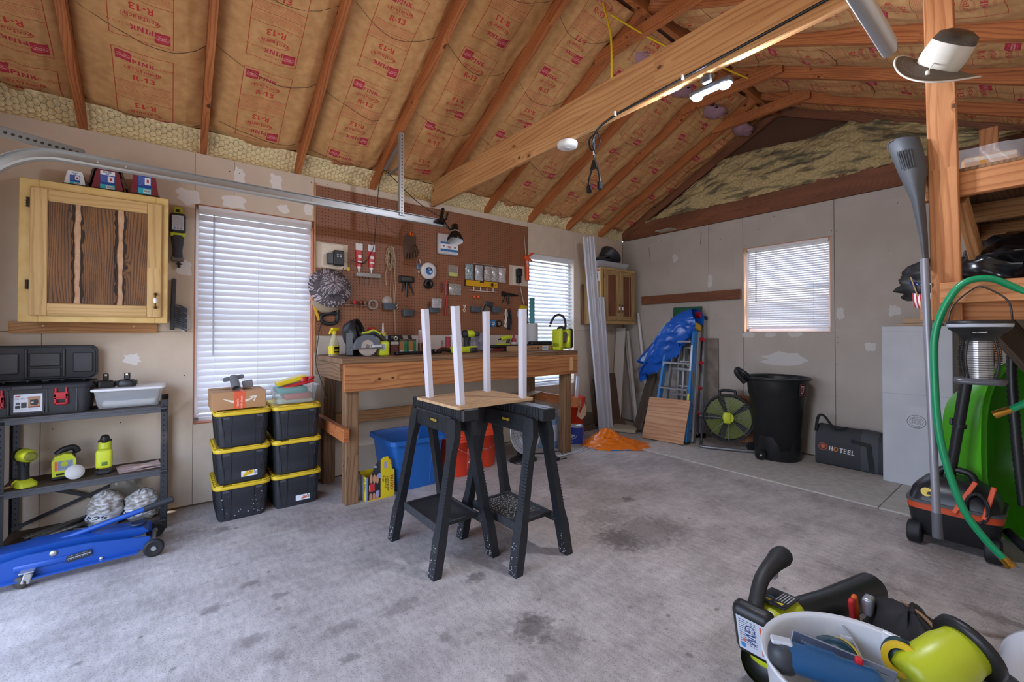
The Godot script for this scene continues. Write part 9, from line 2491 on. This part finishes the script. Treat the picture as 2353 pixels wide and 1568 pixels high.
func overhead() -> void:
	var o := thing("tie_beam", "long pine tie beam crossing the room below the rafters", "beam")
	part(o, "beam", wb().span(Vector3(-2.925, 2.39, 0.02), Vector3(-2.89, 2.622, 3.88), 0.004), wmat(wood_tex("d0a06a", "a36c3e", 13, 6.0, 6), 0.65))
	# smoke alarm under the beam
	o = thing("smoke_alarm", "round white smoke alarm screwed under the tie beam", "smoke alarm", Vector3(-2.905, 2.352, 1.80))
	part(o, "body", mb().lathe([Vector2(0, 0.0), Vector2(0.045, 0.0), Vector2(0.062, 0.008), Vector2(0.065, 0.03), Vector2(0.06, 0.037), Vector2(0, 0.037)], 32), mat("dcdad6", 0.45))
	part(o, "grille", mb().cyl(Vector3(0, -0.004, 0), Vector3(0, 0.0, 0), 0.014, 0.018, 16), mat("b4b2ae", 0.5))
	# shop light with lit lenses
	o = thing("shop_light", "small lit white LED shop light under the tie beam", "lamp", Vector3(-2.87, 2.318, 2.70))
	part(o, "housing", mb().rbox(Vector3(0, 0.022, 0), Vector3(0.045, 0.03, 0.2), 0.01).box(Vector3(-0.03, 0.052, 0), Vector3(0.03, 0.036, 0.04), 0.003), mat("55585e", 0.5))
	var glow := StandardMaterial3D.new()
	glow.albedo_color = C("f4f8ff")
	glow.emission_enabled = true
	glow.emission = C("dfeaff")
	glow.emission_energy_multiplier = 8.0
	for z in [-0.065, 0.065]:
		part(o, "lens", mb().lathe([Vector2(0, -0.006), Vector2(0.02, -0.004), Vector2(0.026, 0.004), Vector2(0.026, 0.01), Vector2(0, 0.01)], 18, Transform3D(Basis.IDENTITY, Vector3(0, 0, z))), glow)
		var l := OmniLight3D.new()
		l.name = "led"
		o.add_child(l, true)
		l.position = Vector3(0, -0.012, z)
		l.light_color = C("e6eeff")
		l.light_energy = 0.32
		l.light_size = 0.02
		l.omni_range = 12.0
		l.omni_attenuation = 2.0
		l.shadow_enabled = true
	# black lead along the beam, hanging down as a splitter
	var blk := mat("131416", 0.45)
	o = thing("power_splitter", "black extension lead clipped along the tie beam ending in a two way splitter", "cord")
	part(o, "lead", mb().tube(curve(V([[-2.935, 2.46, 3.6], [-2.932, 2.44, 3.2], [-2.932, 2.42, 2.75], [-2.932, 2.41, 2.5], [-2.932, 2.40, 2.25], [-2.935, 2.38, 2.12], [-2.94, 2.34, 2.055], [-2.94, 2.26, 2.05], [-2.94, 2.2, 2.05]]), 6), 0.006, 8), blk)
	part(o, "coil", mb().tube(curve(V([[-2.94, 2.34, 2.05], [-2.95, 2.31, 2.02], [-2.94, 2.25, 2.03], [-2.93, 2.28, 2.08], [-2.94, 2.34, 2.07], [-2.95, 2.29, 2.045], [-2.94, 2.22, 2.06]])), 0.005, 7), blk)
	part(o, "yoke", mb().loft([[Vector3(-2.948, 2.19, 2.043), Vector3(-2.932, 2.19, 2.043), Vector3(-2.932, 2.19, 2.057), Vector3(-2.948, 2.19, 2.057)], [Vector3(-2.95, 2.14, 2.026), Vector3(-2.93, 2.14, 2.026), Vector3(-2.93, 2.14, 2.074), Vector3(-2.95, 2.14, 2.074)]], true, true, -1), blk)
	for s in [-1.0, 1.0]:
		part(o, "branch", mb().tube(curve(V([[-2.94, 2.145, 2.05 + s * 0.017], [-2.94, 2.1, 2.05 + s * 0.036], [-2.94, 2.045, 2.05 + s * 0.04]])), 0.006, 8), blk)
		part(o, "socket", mb().box(Vector3(-2.94, 2.03, 2.05 + s * 0.04), Vector3(0.026, 0.045, 0.024), 0.004), blk)
	for q in [[2.40, 2.2], [2.414, 2.6], [2.23, 2.05]]: part(o, "cable_clip", mb().box(Vector3(-2.94, q[0], q[1]), Vector3(0.016, 0.024, 0.01), 0.002), mat("e6e6e6", 0.4))
	solo("yellow_rope", "bright yellow cord hanging from the roof to the tie beam", "cord", mb().tube(curve(V([[-2.80, 3.2, 2.0], [-2.80, 2.95, 2.06], [-2.80, 2.63, 2.06]])), 0.0065, 8), mat("d8b21c", 0.4))
	solo("yellow_rope", "bright yellow cord running high under the ridge", "cord", mb().tube(curve(V([[-2.6, 3.28, 1.9], [-2.1, 3.24, 1.98], [-1.7, 3.22, 2.1], [-1.3, 3.2, 2.2]])), 0.006, 8), mat("d8b21c", 0.4))
	solo("twisted_wire", "short twisted wire dangling from the roof", "wire", mb().tube(curve(V([[0, 0.0, 0], [0.006, -0.07, 0.004], [-0.005, -0.14, 0], [0.005, -0.2, 0.004], [-0.003, -0.26, 0]])), 0.0025, 5), mat("8d7a66", 0.5), Vector3(-2.4, 3.20, 1.92))
	# the second door track, near the camera
	o = thing("near_door_track", "end of a galvanized door track coming in at the top right", "door track")
	part(o, "rail", mb().loft([track_ring(-3.09), track_ring(-4.2), track_ring(-5.3)], true, true, 1), mat("c4c6c8", 0.38, 0.7))

func track_ring(x: float) -> Array:
	var r: Array = []
	for q in [[0.027, -0.004], [0.027, 0.012], [0.018, 0.024], [-0.018, 0.024], [-0.027, 0.012], [-0.03, -0.006], [-0.022, -0.012], [0.02, -0.012]]: r.append(Vector3(x, 2.085 + q[0], 3.375 + q[1]))
	return r
